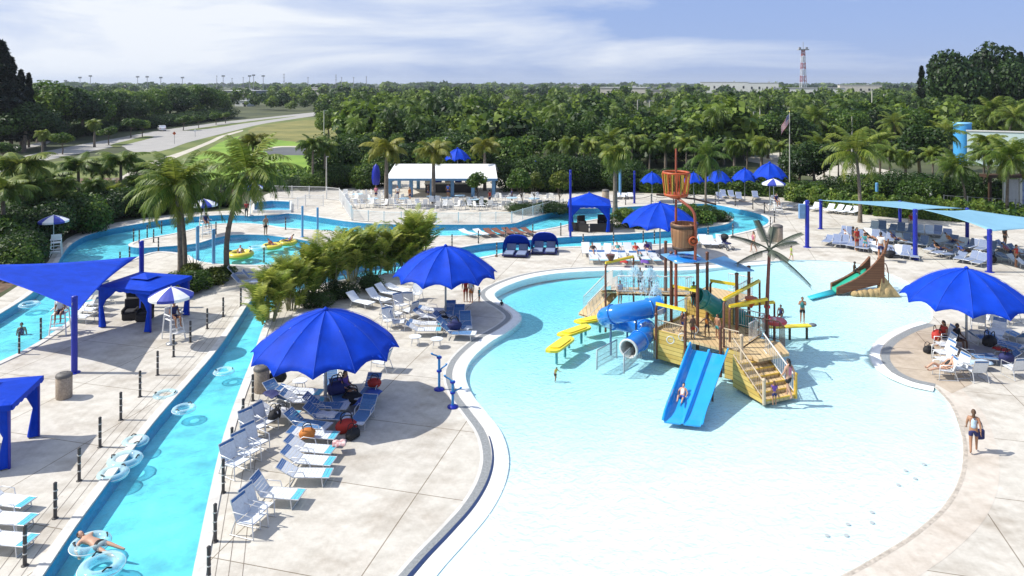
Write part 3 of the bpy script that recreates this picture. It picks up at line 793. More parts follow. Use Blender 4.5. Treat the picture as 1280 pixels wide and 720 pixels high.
# ---- cabana ---------------------------------------------------------
def cabana(label, loc, rz, wx=3.6, wy=3.2, ze=2.35, peak=.25, cap=True, lattice=False):
    root = thing('cabana', label, 'cabana', loc, rz)
    hx, hy = wx/2, wy/2; mb = MB()
    for sx in (-1, 1):
        for sy in (-1, 1):
            mb = MB(); mb.box((sx*(hx-.05), sy*(hy-.05), ze/2), (.08, .08, ze)); mb.build('post', BLUE_POST, root)
    g = []; n = 10
    for i in range(n+1):
        r = []
        for j in range(n+1):
            u, v = -1 + 2*j/n, -1 + 2*i/n; d = max(abs(u), abs(v)); z = ze + peak * (1 - d) ** .9 - .04*math.sin(PI*(1-d))*(peak > .3)
            r.append((u*(hx+.08), v*(hy+.08), z))
        g.append(r)
    mb = MB(); mb.sheet(g, .02, smooth=False); roof = mb.build('roof', BLUE, root)
    if cap:
        mb = MB(); c = .55
        V = [(-c*1.2, -c, ze+peak+.02), (c*1.2, -c, ze+peak+.02), (c*1.2, c, ze+peak+.02), (-c*1.2, c, ze+peak+.02), (0, 0, ze+peak+.22)]
        mb.add(V, [[0,1,4],[1,2,4],[2,3,4],[3,0,4],[3,2,1,0]]); mb.build('vent_cap', BLUE, roof)
    else:
        mb = MB(); mb.lathe([(.05, ze+peak-.03), (.03, ze+peak+.12)], seg=8); mb.build('finial', BLUE, roof)
    # scalloped valance, one per side
    for a, (lx, off) in enumerate(((hx, -hy), (hy, hx), (hx, hy), (hy, -hx))):
        mb = MB(); g = []; n = 24
        top = []; bot = []
        for i in range(n+1):
            u = -1 + 2*i/n; drop = .18 + .05*abs(math.sin(u*PI*4)); p = (u*(lx+.09), off*1.04)
            q = (p[0], p[1]) if a % 2 == 0 else (p[1], p[0])
            top.append((*q, ze+.005)); bot.append((*q, ze-drop))
        V = top + bot; F = [[i, i+1, n+2+i, n+1+i] for i in range(n)]
        nx = (0, .012, 0) if a % 2 == 0 else (.012, 0, 0)
        V2 = [tuple(Vector(p) + Vector(nx)) for p in V]; k = len(V)
        mb.add(V + V2, F + [[q + k for q in f[::-1]] for f in F]); mb.build('valance', BLUE, root)
    # gathered curtains tied to each post
    for sx in (-1, 1):
        for sy in (-1, 1):
            mb = MB(); N = 12; rings = [(ze-.05, 1.25, .16), (ze-.35, .98, .17), (1.55, .42, .17), (1.15, .20, .15), (.85, .26, .19), (.05, .40, .26)]
            V = []
            for z, ex, r in rings:
                for k in range(N):
                    a = 2*PI*k/N; wv = 1 + .22*math.sin(a*4)
                    px = sx*(hx-.06) - sx*ex*(.5 + .5*math.cos(a))*1.0*(1 if True else 0); py = sy*(hy-.06) + r*.6*math.sin(a)*wv
                    V.append((px, py, z))
            F = [[i*N+k, i*N+(k+1) % N, (i+1)*N+(k+1) % N, (i+1)*N+k] for i in range(len(rings)-1) for k in range(N)]
            mb.add(V, F, True); mb.build('curtain', BLUE, root)
    return root
def armchair_kit():
    root = thing('wicker_armchair', None, None)
    mb = MB(); mb.box((0, 0, .22), (.8, .78, .40), bev=.04); mb.build('base', WICKER, root)
    mb = MB(); mb.box((.06, 0, .47), (.62, .56, .12), bev=.04); mb.build('cushion', mat('charcoal_cushion', (.03, .03, .035), .8), root)
    mb = MB(); mb.box((-.36, 0, .72), (.14, .78, .75), ry=-.12, bev=.04); mb.build('backrest', WICKER, root)
    for s in (-1, 1): mb = MB(); mb.box((.03, s*.36, .5), (.7, .12, .28), bev=.03); mb.build('armrest', WICKER, root)
    return Kit(root)
K_W = armchair_kit()

# ---- fence run -------------------------------------------------------
def fence(label, pts, h=1.1, m=None, gap=.13, name='picket_fence', group=None, post_step=2.0):
    P = [Vector((p[0], p[1], p[2] if len(p) > 2 else 0)) for p in pts]; o = P[0].copy()
    root = thing(name, label, 'fence', o, 0, group); m = m or WHITE_P; P = [p - o for p in P]
    pk = MB(); rails = []
    for zz in (.12, h - .04):
        mb = MB(); mb.tube([p + Vector((0, 0, zz)) for p in P], .022, 5); mb.build('rail', m, root)
    for a, b in zip(P, P[1:]):
        L = (b-a).length; n = max(1, int(L / gap))
        for i in range(1, n):
            p = a.lerp(b, i/n); pk.tube([p + Vector((0, 0, .12)), p + Vector((0, 0, h-.04))], .011, 4, cap=False)
        k = max(1, int(round(L / post_step)))
        for i in range(k + 1):
            if i == 0 and a is not P[0]: continue
            p = a.lerp(b, i/k); mb = MB(); mb.box(p + Vector((0, 0, (h+.06)/2)), (.07, .07, h+.06)); mb.build('post', m, root)
    pk.build('picket_lattice', m, root)
    return root
# ================================================================== PLACEMENTS round the pools
def at(px, py): return tuple(G(px, py))
# umbrellas
for x, y, Y, rz, lab in ((407, 438, 31.0, .10, 'big royal blue scalloped umbrella between the lazy river and the splash pool, nearest the viewer'),
                   (557, 345, 43.1, .2, 'big royal blue umbrella beside the areca palms on the splash pool point'),
                   (1208, 377, 37.9, .05, 'big royal blue umbrella over loungers on the rounded lobe by the beach entry'),
                   (825, 281, 58.7, .0, 'big blue umbrella standing behind the tipping barrel by the river bend')):
    UMB.put(((x - CX) * Y / FPX, Y, 0), rz, lab, 'umbrella', 'large blue scalloped umbrellas')
far_umb = [(815, 252, 1., 'small blue umbrella before the trees, just beside the orange crow nest'), (867, 250, .95, 'small blue umbrella half hidden behind the crow nest rim and palm trunk'),
  (898, 254, 1.12, 'small blue umbrella next to the tall palm trunk by the river bend'), (931, 252, 1.12, 'small blue umbrella between its twin and the hedge umbrella'), (962, 256, 1.4, 'blue umbrella closest to the hedge, behind the striped lifeguard umbrella'),
  (673, 235, 1.1, 'blue umbrella poking out above young trees past the pavilion'), (572, 226, 1.35, 'blue umbrella top showing over the white pavilion roof')]
for x, y, s, lab in far_umb: UMB_S.put(at(x, y), x * .1, lab, 'umbrella', 'small blue umbrellas along the trees', scale=s)
# folded umbrella
def folded(label, loc):
    root = thing('folded_umbrella', label, 'umbrella', loc)
    mb = MB(); N = 16; V = []; prof = [(3.6, .05), (3.3, .28), (2.6, .42), (1.8, .46), (1.1, .38), (.95, .3)]
    for z, r in prof:
        for k in range(N): a = 2*PI*k/N; q = r*(1 + .22*(k % 2)); V.append((q*math.cos(a), q*math.sin(a), z))
    mb.add(V, [[i*N+k, (i+1)*N+k, (i+1)*N+(k+1) % N, i*N+(k+1) % N] for i in range(len(prof)-1) for k in range(N)], True); mb.build('canopy', BLUE_POST, root)
    mb = MB(); mb.tube([(0, 0, 0), (0, 0, 3.7)], .05, 8); mb.build('pole', GREY_M, root)
folded('tall folded blue umbrella standing at the corner of the white pavilion', at(470, 240))
# cabanas
cabana('blue cabana with vent cap and tied curtains beside the palm bed', (-21.6, 42.4, 0), math.radians(-15))
cabana('blue cabana cut off by the photo edge above the white loungers', (-20.18, 27.0, 0), math.radians(12), 3.5, 2.56)
cabana('blue peaked cabana across the river near the planted bend', (7.45, 69.5, 0), math.radians(-6), 3.9, 3.6, 2.5, .95, cap=False)
for (x, y), rz, lab in (((163, 398), -1.3, 'black wicker armchair in the capped cabana, nearest its curtain'), ((181, 400), -1.5, 'black wicker armchair in the capped cabana, middle one'), ((170, 382), -.2, 'black wicker armchair at the back of the capped cabana'),
    ((727, 284), -1.5, 'dark wicker armchair inside the peaked cabana'), ((752, 283), -1.7, 'second dark wicker armchair inside the peaked cabana')):
    K_W.put(at(x, y), rz, lab, 'armchair', 'wicker armchairs in the cabanas')
def planter(label, px, py, L, rz):
    root = thing('lattice_screen', label, 'screen', at(px, py), rz); mb = MB()
    mb.box((0, 0, .4), (L, .06, .72)); mb.build('panel', WICKER, root); mb = MB(); mb.box((0, 0, .8), (L+.06, .1, .05)); mb.build('cap_rail', WICKER, root)
planter('low dark lattice screen at the open side of the peaked cabana', 723, 289.5, 2.1, -.55)
planter('low dark lattice screen along the river side of the peaked cabana', 752, 290.5, 2.2, .02)

# shade sails
def sail(label, corners, m, name='shade_sail', sag=.08, n=14):
    """four- or three-cornered membrane with hollowed edges"""
    C = [Vector(c) for c in corners]; root_loc = C[0].copy()
    if len(C) == 3: C = [C[0], C[1], C[2], C[2]]
    g = []
    for i in range(n+1):
        r = []; v = i/n
        for j in range(n+1):
            u = j/n; p = C[0]*(1-u)*(1-v) + C[1]*u*(1-v) + C[2]*u*v + C[3]*(1-u)*v
            cen = sum(C, Vector())/4; e = 1 - .10*(1 - (2*u-1)**2 * (2*v-1)**2) if False else 1
            pull = .16*((1-(2*u-1)**2)*(2*abs(v-.5))**3 + (1-(2*v-1)**2)*(2*abs(u-.5))**3)
            p = p.lerp(cen, pull*.8); p.z -= sag*math.sin(PI*u)*math.sin(PI*v)
            r.append(p - root_loc)
        g.append(r)
    mb = MB(); mb.sheet(g, .012); o = mb.build(name, m, None, root_loc); tag(o, label, 'shade sail'); return o
sail('taut royal blue triangular sail stretched over the lifeguard and deck chairs', [AT(-60, 331, 38), AT(172, 320.5, 45), AT(98, 388, 34.9)], BLUE)
pP2, pP3, pP4, pP6 = AT(1022, 250, 69.2), AT(1146, 262.5, 57.2), AT(1128, 251.5, 71), AT(1206, 260.5, 62)
sail('light blue four cornered sail over rows of loungers, farther from the beach umbrella', [pP2, pP4, pP6, pP3], SKYBLUE)
sail('light blue four cornered sail running out of the photo behind the beach umbrella', [pP3 + Vector((.6, .2, 0)), AT(1211, 262, 62.2), AT(1390, 284, 56), AT(1239, 289, 53.6)], SKYBLUE)
def post(label, base, top_py, r=.13, m=None, box=False, name='sail_post', col_cap=True):
    b = G(*base); z = CAM_H - (top_py - HY) * b.y / FPX
    root = thing(name, label, 'post', b)
    mb = MB(); mb.lathe([(r, 0), (r, z - .03)], seg=14); mb.build('shaft', m or BLUE_POST, root)
    mb = MB(); mb.lathe([(r, z - .03), (r*1.06, z - .02), (r*1.06, z + .01), (r*.6, z + .05)], seg=14); mb.build('cap', m or BLUE_POST, root)
    mb = MB(); mb.lathe([(r*1.9, .0), (r*1.9, .025), (r*1.05, .03)], seg=14); mb.build('base_plate', m or BLUE_POST, root)
    mb = MB(); mb.torus((0, -r*1.1, z - .3), .05, .015, 10, 5, axis=(1, 0, 0)); mb.build('shackle', GREY_M, root)
    if box: mb = MB(); mb.box((-.45, 0, z - .9), (.55, .25, 1.25), bev=.04); mb.build('control_box', mat('box_blue', (.16, .30, .50), .5), root)
    return root
post('thick cobalt post holding the low corner of the triangular sail', (93, 466), 371, .14)
post('cobalt post rising behind the roof of the capped cabana', (177, 384), 302, .14)
post('cobalt post of the triangular sail beyond the photo edge', (-70, 440), 328, .14)
post('cobalt post with a pale blue box, standing alone before the sail loungers', (1009, 309), 251, .17, box=True)
post('cobalt post at the far tip of the light blue sail near the hedge', (1026, 286), 250, .15)
post('cobalt post in front where the two light blue sails meet', (1144, 324), 262, .17)
post('dark cobalt post behind the lounger rows under the first light sail', (1125, 283), 251.5, .15)
post('cobalt post showing above the third big umbrella', (1237, 340), 287, .17)
post('dark cobalt post behind, holding both light blue sails together', (1209, 306), 260.5, .15)
post('tall slim cobalt lamp post beside the peaked cabana', (713, 296), 213, .11)
post('tall slim cobalt post before the trees near the far umbrellas', (793, 254), 214, .12)
PALEPOST = mat('pale_blue_paint', (.12, .33, .58), .4, var=.08)
post('pale blue spray post at the leisure pool edge, taller of the near two', (247, 325), 283, .13, PALEPOST, name='spray_post')
post('pale blue spray post at the leisure pool edge, nearer to the curved palm', (267, 330), 287, .13, PALEPOST, name='spray_post')
post('slim blue post by the plunge pool, nearer the white fence gate', (378, 296), 258, .10, PALEPOST, name='spray_post')
post('slim blue post by the plunge pool, nearer the areca palms', (397, 298), 260, .10, PALEPOST, name='spray_post')
post('pale blue column among the far trees beside the cobalt post', (775, 243), 212, .16, PALEPOST, name='lamp_column')
post('pale blue column in the hedge behind the first light sail', (1096, 262), 229, .16, PALEPOST, name='lamp_column')
post('pale column in the hedge near the yellow green palms', (1164, 258), 237, .18, WHITE_P, name='lamp_column')

# rope posts
def posts(pts, labfun, group):
    for i, (x, y) in enumerate(pts): POST.put(at(x, y), x*.3, labfun(i), 'rope post', group)
posts([(31, 707), (69, 648), (99, 601), (125, 559), (151, 525), (175, 496), (197, 469), (217, 446), (238, 428), (259, 411), (279, 396), (301, 383)],
  lambda i: f'dark rope post on the cabana side of the lazy river, {ORD[i]} up from the swimmer', 'rope posts on the cabana bank')
posts([(261, 735), (269, 677), (279, 616), (290, 573), (304, 534), (316, 501), (322, 481)],
  lambda i: f'dark rope post on the umbrella side of the lazy river, {ORD[i]} up from the bottom', 'rope posts on the umbrella bank')
posts([(24, 443), (51, 424), (108, 364), (124, 350), (150, 334), (162, 327)], lambda i: f'dark rope post on the channel bank by the triangular sail, {ORD[i]} from photo edge', 'rope posts by the left channel')
posts([(167, 302), (174, 304), (184, 297), (192, 303), (198, 314), (202, 292), (270, 293)], lambda i: f'thin rope post on the white strip beyond the palms, {ORD[i]} from its tip', 'rope posts on the white strip')
posts([(330, 328), (283, 300), (357, 287)], lambda i: f'thin rope post round the leisure pool, {ORD[i]} from the palm bed', 'rope posts round the leisure pool')
posts([(565, 310), (598, 305), (621, 321), (632, 300), (666, 296), (701, 294.5)], lambda i: f'rope post on the bank behind the clamshell daybeds, {ORD[i]} from the areca palms', 'rope posts on the far island bank')
posts([(729, 309.5), (767, 307), (804, 305), (818, 304.5), (885, 299), (916, 295)], lambda i: f'rope post on the far-arm near bank, {ORD[i]} from the peaked cabana', 'rope posts on the near bank of the far arm')
farp = [(782, 256), (814, 255), (842, 254.5), (868, 253.5), (894, 254.5), (919, 257.5), (941, 261.5), (955.5, 266.5), (968, 278)]
posts(farp, lambda i: f'roped post along the outer river bend curve, {ORD[i]} from the peaked cabana', 'roped posts on the outer river bend')
posts([(963, 286)], lambda i: 'single rope post at the tip of the river bend beside the striped umbrella', 'rope posts at the bend tip')
mb = MB()
for a, b in zip(farp[:-1], farp[1:]):
    A, B = G(*a), G(*b); P = []
    for k in range(9): t = k/8; p = A.lerp(B, t); p.z = .98 - .28*math.sin(PI*t); P.append(p)
    mb.tube(P, .03, 5)
tag(mb.build('barrier_rope', mat('manila_rope', (.16, .12, .10), .9, var=.2, scale=20)), 'sagging rope strung between posts round the outer river bend', 'rope')

# bins
for x, y, s, lab in ((80, 497, 1, 'tan litter bin on the open deck beside the blue sail post'), (327, 489, 1.05, 'grey brown litter bin tucked under the nearest big umbrella'), (972, 302, 1.35, 'litter bin on the deck behind the artificial palm crown'),
    (757, 252, 1.3, 'pale litter bin beyond the river above the peaked cabana')):
    BIN.put(at(x, y), .3, lab, 'litter bin', scale=s)

# tubes afloat
W_ = -.07
def fl(px, py): return tuple(G(px, py, W_ - 0.07) )
for i, (x, y, s, lab) in enumerate(((156, 579, 1.12, 'clear swim tube without handles showing, biggest of the trio by the cabana bank'), (141, 596, .98, 'clear swim tube with black handles, lowest of the trio by the bank'), (169, 555, .9, 'clear swim tube, upper one of the trio by the bank'),
    (207, 497, 1.0, 'clear swim tube by the bank higher up the lazy river'), (230, 514, .9, 'clear swim tube in mid river beside two bobbing heads'), (127, 713, 1.15, 'clear swim tube at the bottom edge below the swimmer'), (280, 467, .9, 'clear swim tube near the umbrella bank up the river'), (37, 383, 1.1, 'clear swim tube in the left channel under the blue sail'))):
    TUBE.put(fl(x, y), i*1.1, lab, 'swim tube', 'clear swim tubes on the lazy river', scale=s)
for i, (x, y, s, lab) in enumerate(((300, 321, 2.0, 'big yellow swim tube in the leisure pool beside the curved palm'), (340, 310, 1.6, 'yellow swim tube in the leisure pool, middle one'), (360, 305, 1.5, 'yellow swim tube in the leisure pool closest to the areca palms'))):
    TUBEY.put(fl(x, y), i, lab, 'swim tube', 'yellow swim tubes in the leisure pool', scale=s)
TUBE.put(fl(322, 313), .4, 'pale swim tube among the yellow ones in the leisure pool', 'swim tube', scale=1.5)

# ------------------------------------------------------------------ loungers
def lg(kit, px, py, ang, lab, group, scale=None):
    # half the length sits either side of the named point
    jit = 2.5 if 'sails' in group or 'above' in group else 1.3
    p = G(px + random.uniform(-jit, jit)*.5, py + random.uniform(-jit, jit)*.3); ang += random.uniform(-5, 5)*jit; kit = random.choice([kit, kit, K_LG2, K_LW]) if 'light blue sails' in group else kit
    kit.put(tuple(p), math.radians(ang), lab, 'sun lounger', group, scale or random.uniform(.97, 1.03))
g1 = 'loungers round the nearest umbrella'
for i, (x, y, k, a) in enumerate([(380, 603, K_L, -3), (384, 586, K_L, -2), (387, 571, K_L, -3), (391, 553, K_LF, -2)]):
    lg(k, x, y, a, f'white lounger with teal foot band in the sunny row of four, {ORD[i]} from the bottom', g1)
lg(K_LU, 342, 628, -8, 'lone white lounger with navy headrest nearest the bottom of the deck', g1)
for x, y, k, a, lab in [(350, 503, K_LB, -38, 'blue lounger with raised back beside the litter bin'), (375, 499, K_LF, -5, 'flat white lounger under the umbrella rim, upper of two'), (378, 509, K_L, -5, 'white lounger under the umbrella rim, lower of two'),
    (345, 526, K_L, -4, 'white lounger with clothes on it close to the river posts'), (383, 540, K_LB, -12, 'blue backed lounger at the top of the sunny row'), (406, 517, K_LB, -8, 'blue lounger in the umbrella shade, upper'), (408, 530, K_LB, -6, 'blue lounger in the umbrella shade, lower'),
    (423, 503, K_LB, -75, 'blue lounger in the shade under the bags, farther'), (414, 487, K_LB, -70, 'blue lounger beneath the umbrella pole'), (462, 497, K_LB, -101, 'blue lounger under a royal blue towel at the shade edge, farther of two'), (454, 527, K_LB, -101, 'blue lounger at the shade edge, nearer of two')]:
    lg(k, x, y, a, lab, g1)
def ch(kit, px, py, ang, lab, group='sling chairs', scale=None): kit.put(at(px + random.uniform(-1, 1), py + random.uniform(-.7, .7)), math.radians(ang + random.uniform(-9, 9)), lab, 'chair', group, scale or 1.15)
for i, (x, y) in enumerate([(294, 592), (307, 579), (320, 567)]): ch(K_C, x, y, -35, f'white sling chair in the slanting row by the river posts, {ORD[i]} from the bottom')
for x, y, a, lab in [(312, 664, -15, 'white sling chair closest to the bottom of the deck'), (322, 651, -10, 'white sling chair beside the lone lounger'), (331, 540, -20, 'white sling chair next to the cluttered lounger'), (316, 548, -30, 'white sling chair just above the slanting row by the posts'),
    (477, 463, 160, 'white sling chair in the sun at the umbrella rim')]: ch(K_C, x, y, a, lab)
g2 = 'loungers round the second umbrella'
for i, (x, y, k, a) in enumerate([(450, 383, K_LW, -32), (472, 378, K_LW, -35), (484, 371, K_LW, -38), (497, 367, K_LWD, -30)]): lg(k, x, y, a, f'white lounger against the areca palms, {ORD[i]} from the nearest umbrella', g2)
for i, (x, y, k, a) in enumerate([(542, 394, K_LF, -2), (536, 402, K_L, -20), (532, 411, K_LF, -3), (528, 419, K_L, -4)]): lg(k, x, y, a, f'white lounger in the sunny stack beside the second pole, {ORD[i]} from the top', g2)
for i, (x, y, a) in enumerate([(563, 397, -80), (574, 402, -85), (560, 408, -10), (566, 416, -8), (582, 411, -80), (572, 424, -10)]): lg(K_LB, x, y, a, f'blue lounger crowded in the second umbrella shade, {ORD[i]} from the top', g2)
for i, (x, y, a) in enumerate([(484, 395, 20), (494, 402, 60), (501, 390, -40), (509, 383, 100), (520, 376, -100), (497, 411, 0), (513, 397, 150), (487, 409, -60)]): ch(K_C, x, y, a, f'white sling chair jumbled between the near umbrellas, {ORD[i]} from the palms', 'jumbled sling chairs')
for x, y, lab in [(519, 431, 'low round side table at the lower end of the second cluster'), (546, 434, 'low round side table beside the blue foot shower'), (375, 488, 'low round side table under the nearest umbrella')]: K_T.put(at(x, y), 0, lab, 'side table', scale=1.1)
# row above the splash pool
g3 = 'loungers above the splash pool'
n = 0
for x in (733, 746, 759, 772, 785, 798, 811): lg(K_LW, x, 318.5, -100, f'white lounger, upper row above the splash pool, {ORD[n]} from the clamshells', g3); n += 1
for i, x in enumerate((741, 754, 767, 780, 793, 806, 819)): lg(K_L, x, 327, -97, f'white lounger, lower row above the splash pool, {ORD[i]} from the clamshells', g3)
for i, x in enumerate((868, 879, 890, 901)): lg(K_LW, x, 307, -95, f'white lounger beyond the barrel near the river bend, {ORD[i]} from the barrel', g3)
# under the light sails
g4 = 'loungers under the light blue sails'
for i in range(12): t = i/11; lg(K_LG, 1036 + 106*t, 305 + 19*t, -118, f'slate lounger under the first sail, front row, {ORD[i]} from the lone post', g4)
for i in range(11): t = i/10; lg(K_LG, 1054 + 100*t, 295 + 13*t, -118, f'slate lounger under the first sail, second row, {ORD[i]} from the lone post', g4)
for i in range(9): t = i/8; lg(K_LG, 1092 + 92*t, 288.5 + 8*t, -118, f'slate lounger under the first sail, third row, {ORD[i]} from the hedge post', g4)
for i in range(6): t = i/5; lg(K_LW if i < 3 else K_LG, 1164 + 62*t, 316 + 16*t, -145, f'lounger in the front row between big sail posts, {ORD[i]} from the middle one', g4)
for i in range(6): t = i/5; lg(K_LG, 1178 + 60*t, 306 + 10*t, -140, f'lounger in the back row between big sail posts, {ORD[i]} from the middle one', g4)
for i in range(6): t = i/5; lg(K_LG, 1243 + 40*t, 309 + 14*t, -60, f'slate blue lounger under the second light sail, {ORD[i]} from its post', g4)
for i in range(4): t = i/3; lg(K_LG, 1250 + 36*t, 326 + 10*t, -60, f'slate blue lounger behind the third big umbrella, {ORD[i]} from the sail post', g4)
for i, x in enumerate((1004, 1018, 1037, 1047, 1057, 1067)): lg(K_LW, x, 262 + (x - 1004)*.10, -140, f'white lounger lined up before the hedge, {ORD[i]} from the striped umbrella', 'white loungers before the hedge')
# lobe umbrella
g5 = 'loungers round the lobe umbrella'
for i, (x, y) in enumerate([(1180, 431), (1180, 441), (1180, 451), (1181, 461), (1181, 472)]): ch(K_C, x, y, 182, f'pale sling chair in the column on the lobe, {ORD[i]} from the top', g5)
for x, y, k, a, lab in [(1227, 429, K_LB, 5, 'blue lounger lying crosswise by the third umbrella pole'), (1247, 421, K_LU, -130, 'pale blue lounger with its back raised high on the lobe'), (1222, 453, K_LB, 3, 'blue lounger in front of the third umbrella pole'), (1250, 456, K_LB, 172, 'blue lounger facing the pole on the lobe'),
    (1268, 444, K_LB, 100, 'blue lounger at the photo edge on the lobe'), (1272, 427, K_LB, 95, 'blue lounger at the photo edge, farther on the lobe'), (1255, 436, K_LB, -50, 'blue lounger with a red towel on the lobe')]: lg(k, x, y, a, lab, g5)
for i, (x, y, a) in enumerate([(1222, 410, 60), (1236, 408, 100), (1250, 404, 140), (1264, 402, 200)]): ch(K_C, x, y, a, f'pale sling chair behind the third umbrella, {ORD[i]} from its pole', g5)
for i, (x, y, a) in enumerate([(1197, 470, 190), (1220, 474, 80), (1268, 471, 100)]): ch(K_C, x, y, a, f'folding sling chair in front of the lobe loungers, {ORD[i]} from the column', g5)
# left edge and under the triangular sail
for i, (x, y) in enumerate([(4, 637), (4, 660), (2, 686)]): lg(K_L, x, y, -6, f'white lounger with blue band at the photo edge below the cabana, {ORD[i]} from the cabana', 'loungers below the cut off cabana')
for i, (x, y, k, a) in enumerate([(106, 403, K_L, 170), (113, 394, K_L, 172), (119, 386, K_LU, 150)]): lg(k, x, y, a, f'white lounger beside the capped cabana, {ORD[i]} from the sail post', 'loungers beside the capped cabana')
for i, (x, y, a) in enumerate([(118, 376, 120), (125, 370, 160), (131, 379, 200)]): ch(K_C, x, y, a, f'white sling chair beside the capped cabana, {ORD[i]} from the channel', 'chairs beside the capped cabana')
for i, (x, y) in enumerate([(305, 358), (318, 352), (300, 348)]): lg(K_LG, x, y, 10, f'grey lounger in palm shade by the palm bed, {ORD[i]} from the river', 'loungers by the palm bed')
for i, x in enumerate((612, 624, 636, 648, 660)): lg(K_LR, x, 294.5 - .3*i, -60, f'brown lounger beyond the clamshell daybeds, {ORD[i]} from the white pair', 'brown loungers on the island')
for i, x in enumerate((584, 601)): lg(K_LWD, x, 295.5, -55, f'white lounger on the island beside the brown ones, {ORD[i]} from the areca palms', 'white pair on the island')
for i, x in enumerate((976, 990)): lg(K_LW, x, 262, 120, f'white lounger behind the striped umbrella, {ORD[i]} from it', 'white loungers behind the striped umbrella')
for i, (x, y) in enumerate([(772, 248), (780, 247.5), (788, 247), (905, 247), (915, 247.5), (945, 249), (900, 250), (924, 250)]): lg(K_LWD if i < 3 else K_LG, x, y, -100, f'lounger on the far deck before the trees, {ORD[i]} from the pale bin', 'loungers on the far deck')
# pavilion terrace
rows = [(248, 432, 482, 8, 'back row beside the folded umbrella'), (254, 436, 500, 10, 'second row beside the folded umbrella'), (260, 430, 530, 13, 'front row along the fence, folded umbrella end'), (257, 540, 600, 9, 'row before the pavilion columns'), (262, 548, 690, 19, 'long front row behind the white fence'), (252, 620, 690, 10, 'row past the pavilion end')]
for y, x0, x1, n, lab in rows:
    for i in range(n): K_P.put(at(x0 + (x1-x0)*i/(n-1) + random.uniform(-1, 1), y + random.uniform(-.8, .8)), random.uniform(0, 6.28), f'white patio chair in the {lab}, {ORD[i]} along', 'chair', 'patio chairs on the pavilion terrace', 1.15)
for i, (x, y) in enumerate([(447, 251), (466, 257), (505, 257), (540, 254), (558, 256), (575, 253), (592, 258), (640, 256), (668, 257)]): K_TD.put(at(x, y), 0, f'round pale table on the pavilion terrace, {ORD[i]} from the fence gate', 'table', 'round tables on the terrace', 1.15)

# clamshell shade loungers
def clamshell(label, px, py, rz):
    root = thing('clamshell_daybed', label, 'daybed', at(px, py), rz)
    V = []; nu, nv = 12, 6; mb = MB(); g = []
    for i in range(nv+1):
        r = []; b = i/nv * 1.25
        for j in range(nu+1):
            a = PI*j/nu; x = -1.15*math.cos(a); h = .25 + 1.35*math.sin(a)**.55; r.append((x*(1-.12*b), .75 - b*0.55 + .9*(1-b)*0, .12 + (h*(1-.05*b))*(1 if i else 1)))
        g.append(r)
    g = []
    for i in range(nv+1):
        ph = i/nv*PI*.5; r = []
        for j in range(nu+1):
            a = PI*j/nu; x = -1.15*math.copysign(abs(math.cos(a))**.7, math.cos(a)); z = 1.55*math.sin(a)**.6
            r.append((x*(1-.10*math.sin(ph)**2), -.25 + 1.05*math.sin(ph), .1 + z*math.cos(ph)**.5 if ph < PI*.49 else .1 + z*.35))
        g.append(r)
    mb.sheet(g, .03); mb.build('hood', BLUE, root)
    mb = MB(); mb.box((0, -.3, .16), (2.1, 1.9, .12), bev=.03); mb.build('base', mat('navy_panel', (.01, .015, .10), .6), root)
    for s in (-1, 1):
        mb = MB(); mb.box((s*.5, -.55, .30), (.78, 1.5, .12), bev=.04); c = mb.build('cushion', SLING_G, root)
        mb = MB(); mb.box((s*.5, .38, .52), (.76, .14, .55), rx=-.5, bev=.04); mb.build('back_cushion', SLING_G, root)
clamshell('blue hooded twin daybed beside the river, nearer the second umbrella', 646, 318, -.15)
clamshell('blue hooded twin daybed beside the river, nearer the peaked cabana', 681, 314.5, -.1)

# lifeguard stations
for x, y, rz, lab in ((70, 320, .5, 'white lifeguard chair below a striped umbrella on the planted bank'), (75, 416, .3, 'white lifeguard chair in the shade of the triangular sail'), (217, 423, .9, 'white lifeguard chair under the striped umbrella by the capped cabana'), (257, 296, .7, 'white lifeguard chair behind the palm trunks'), (970, 267, .2, 'white lifeguard chair under the striped umbrella at the river bend')):
    GCH.put(at(x, y), rz, lab, 'lifeguard chair', 'lifeguard chairs', 1.1 if y > 300 else 1.25)
for x, y, s, lab in ((67, 315, 1.12, 'violet and white striped umbrella on the planted bank by the channel'), (214, 430, 1.12, 'violet and white striped umbrella beside the capped cabana'), (255, 293, 1.2, 'violet and white striped umbrella behind the palm trunks'), (313, 270, 1.3, 'violet and white striped umbrella at the teal plunge pool'), (967, 262, 1.25, 'striped umbrella at the river bend before the hedge')):
    SUMB.put(at(x, y), x*.7, lab, 'umbrella', 'striped lifeguard umbrellas', s)

# foot showers
def shower(label, px, py, h, rz):
    root = thing('foot_shower', label, 'foot shower', at(px, py), rz); m = mat('shower_blue', (.03, .22, .50), .35, var=.1)
    mb = MB(); mb.lathe([(.24, 0), (.24, .05), (.10, .10)], seg=14); mb.build('base', BLUE_POST, root)
    mb = MB(); mb.tube([(0, 0, .05), (0, 0, h)], .06, 10); mb.build('column', m, root)
    for z, d in ((h*.55, 1), (h*.95, -1)):
        mb = MB(); mb.lathe([(.12, z-.03), (.12, z+.03)], seg=12); mb.build('collar', BLUE_POST, root)
        mb = MB(); mb.tube([(0, 0, z), (d*.16, 0, z+.12), (d*.34, 0, z+.20)], .035, 8); k = mb.build('spout', m, root); mb = MB(); mb.lathe([(.03, -.03), (.06, .04)], (d*.36, 0, z+.22), seg=8); mb.build('nozzle', m, k)
shower('blue foot shower by the splash pool curb, farther from the viewer', 549, 487, 1.55, .5)
shower('blue foot shower by the splash pool curb, nearer the viewer', 566, 509, 1.15, -.2)

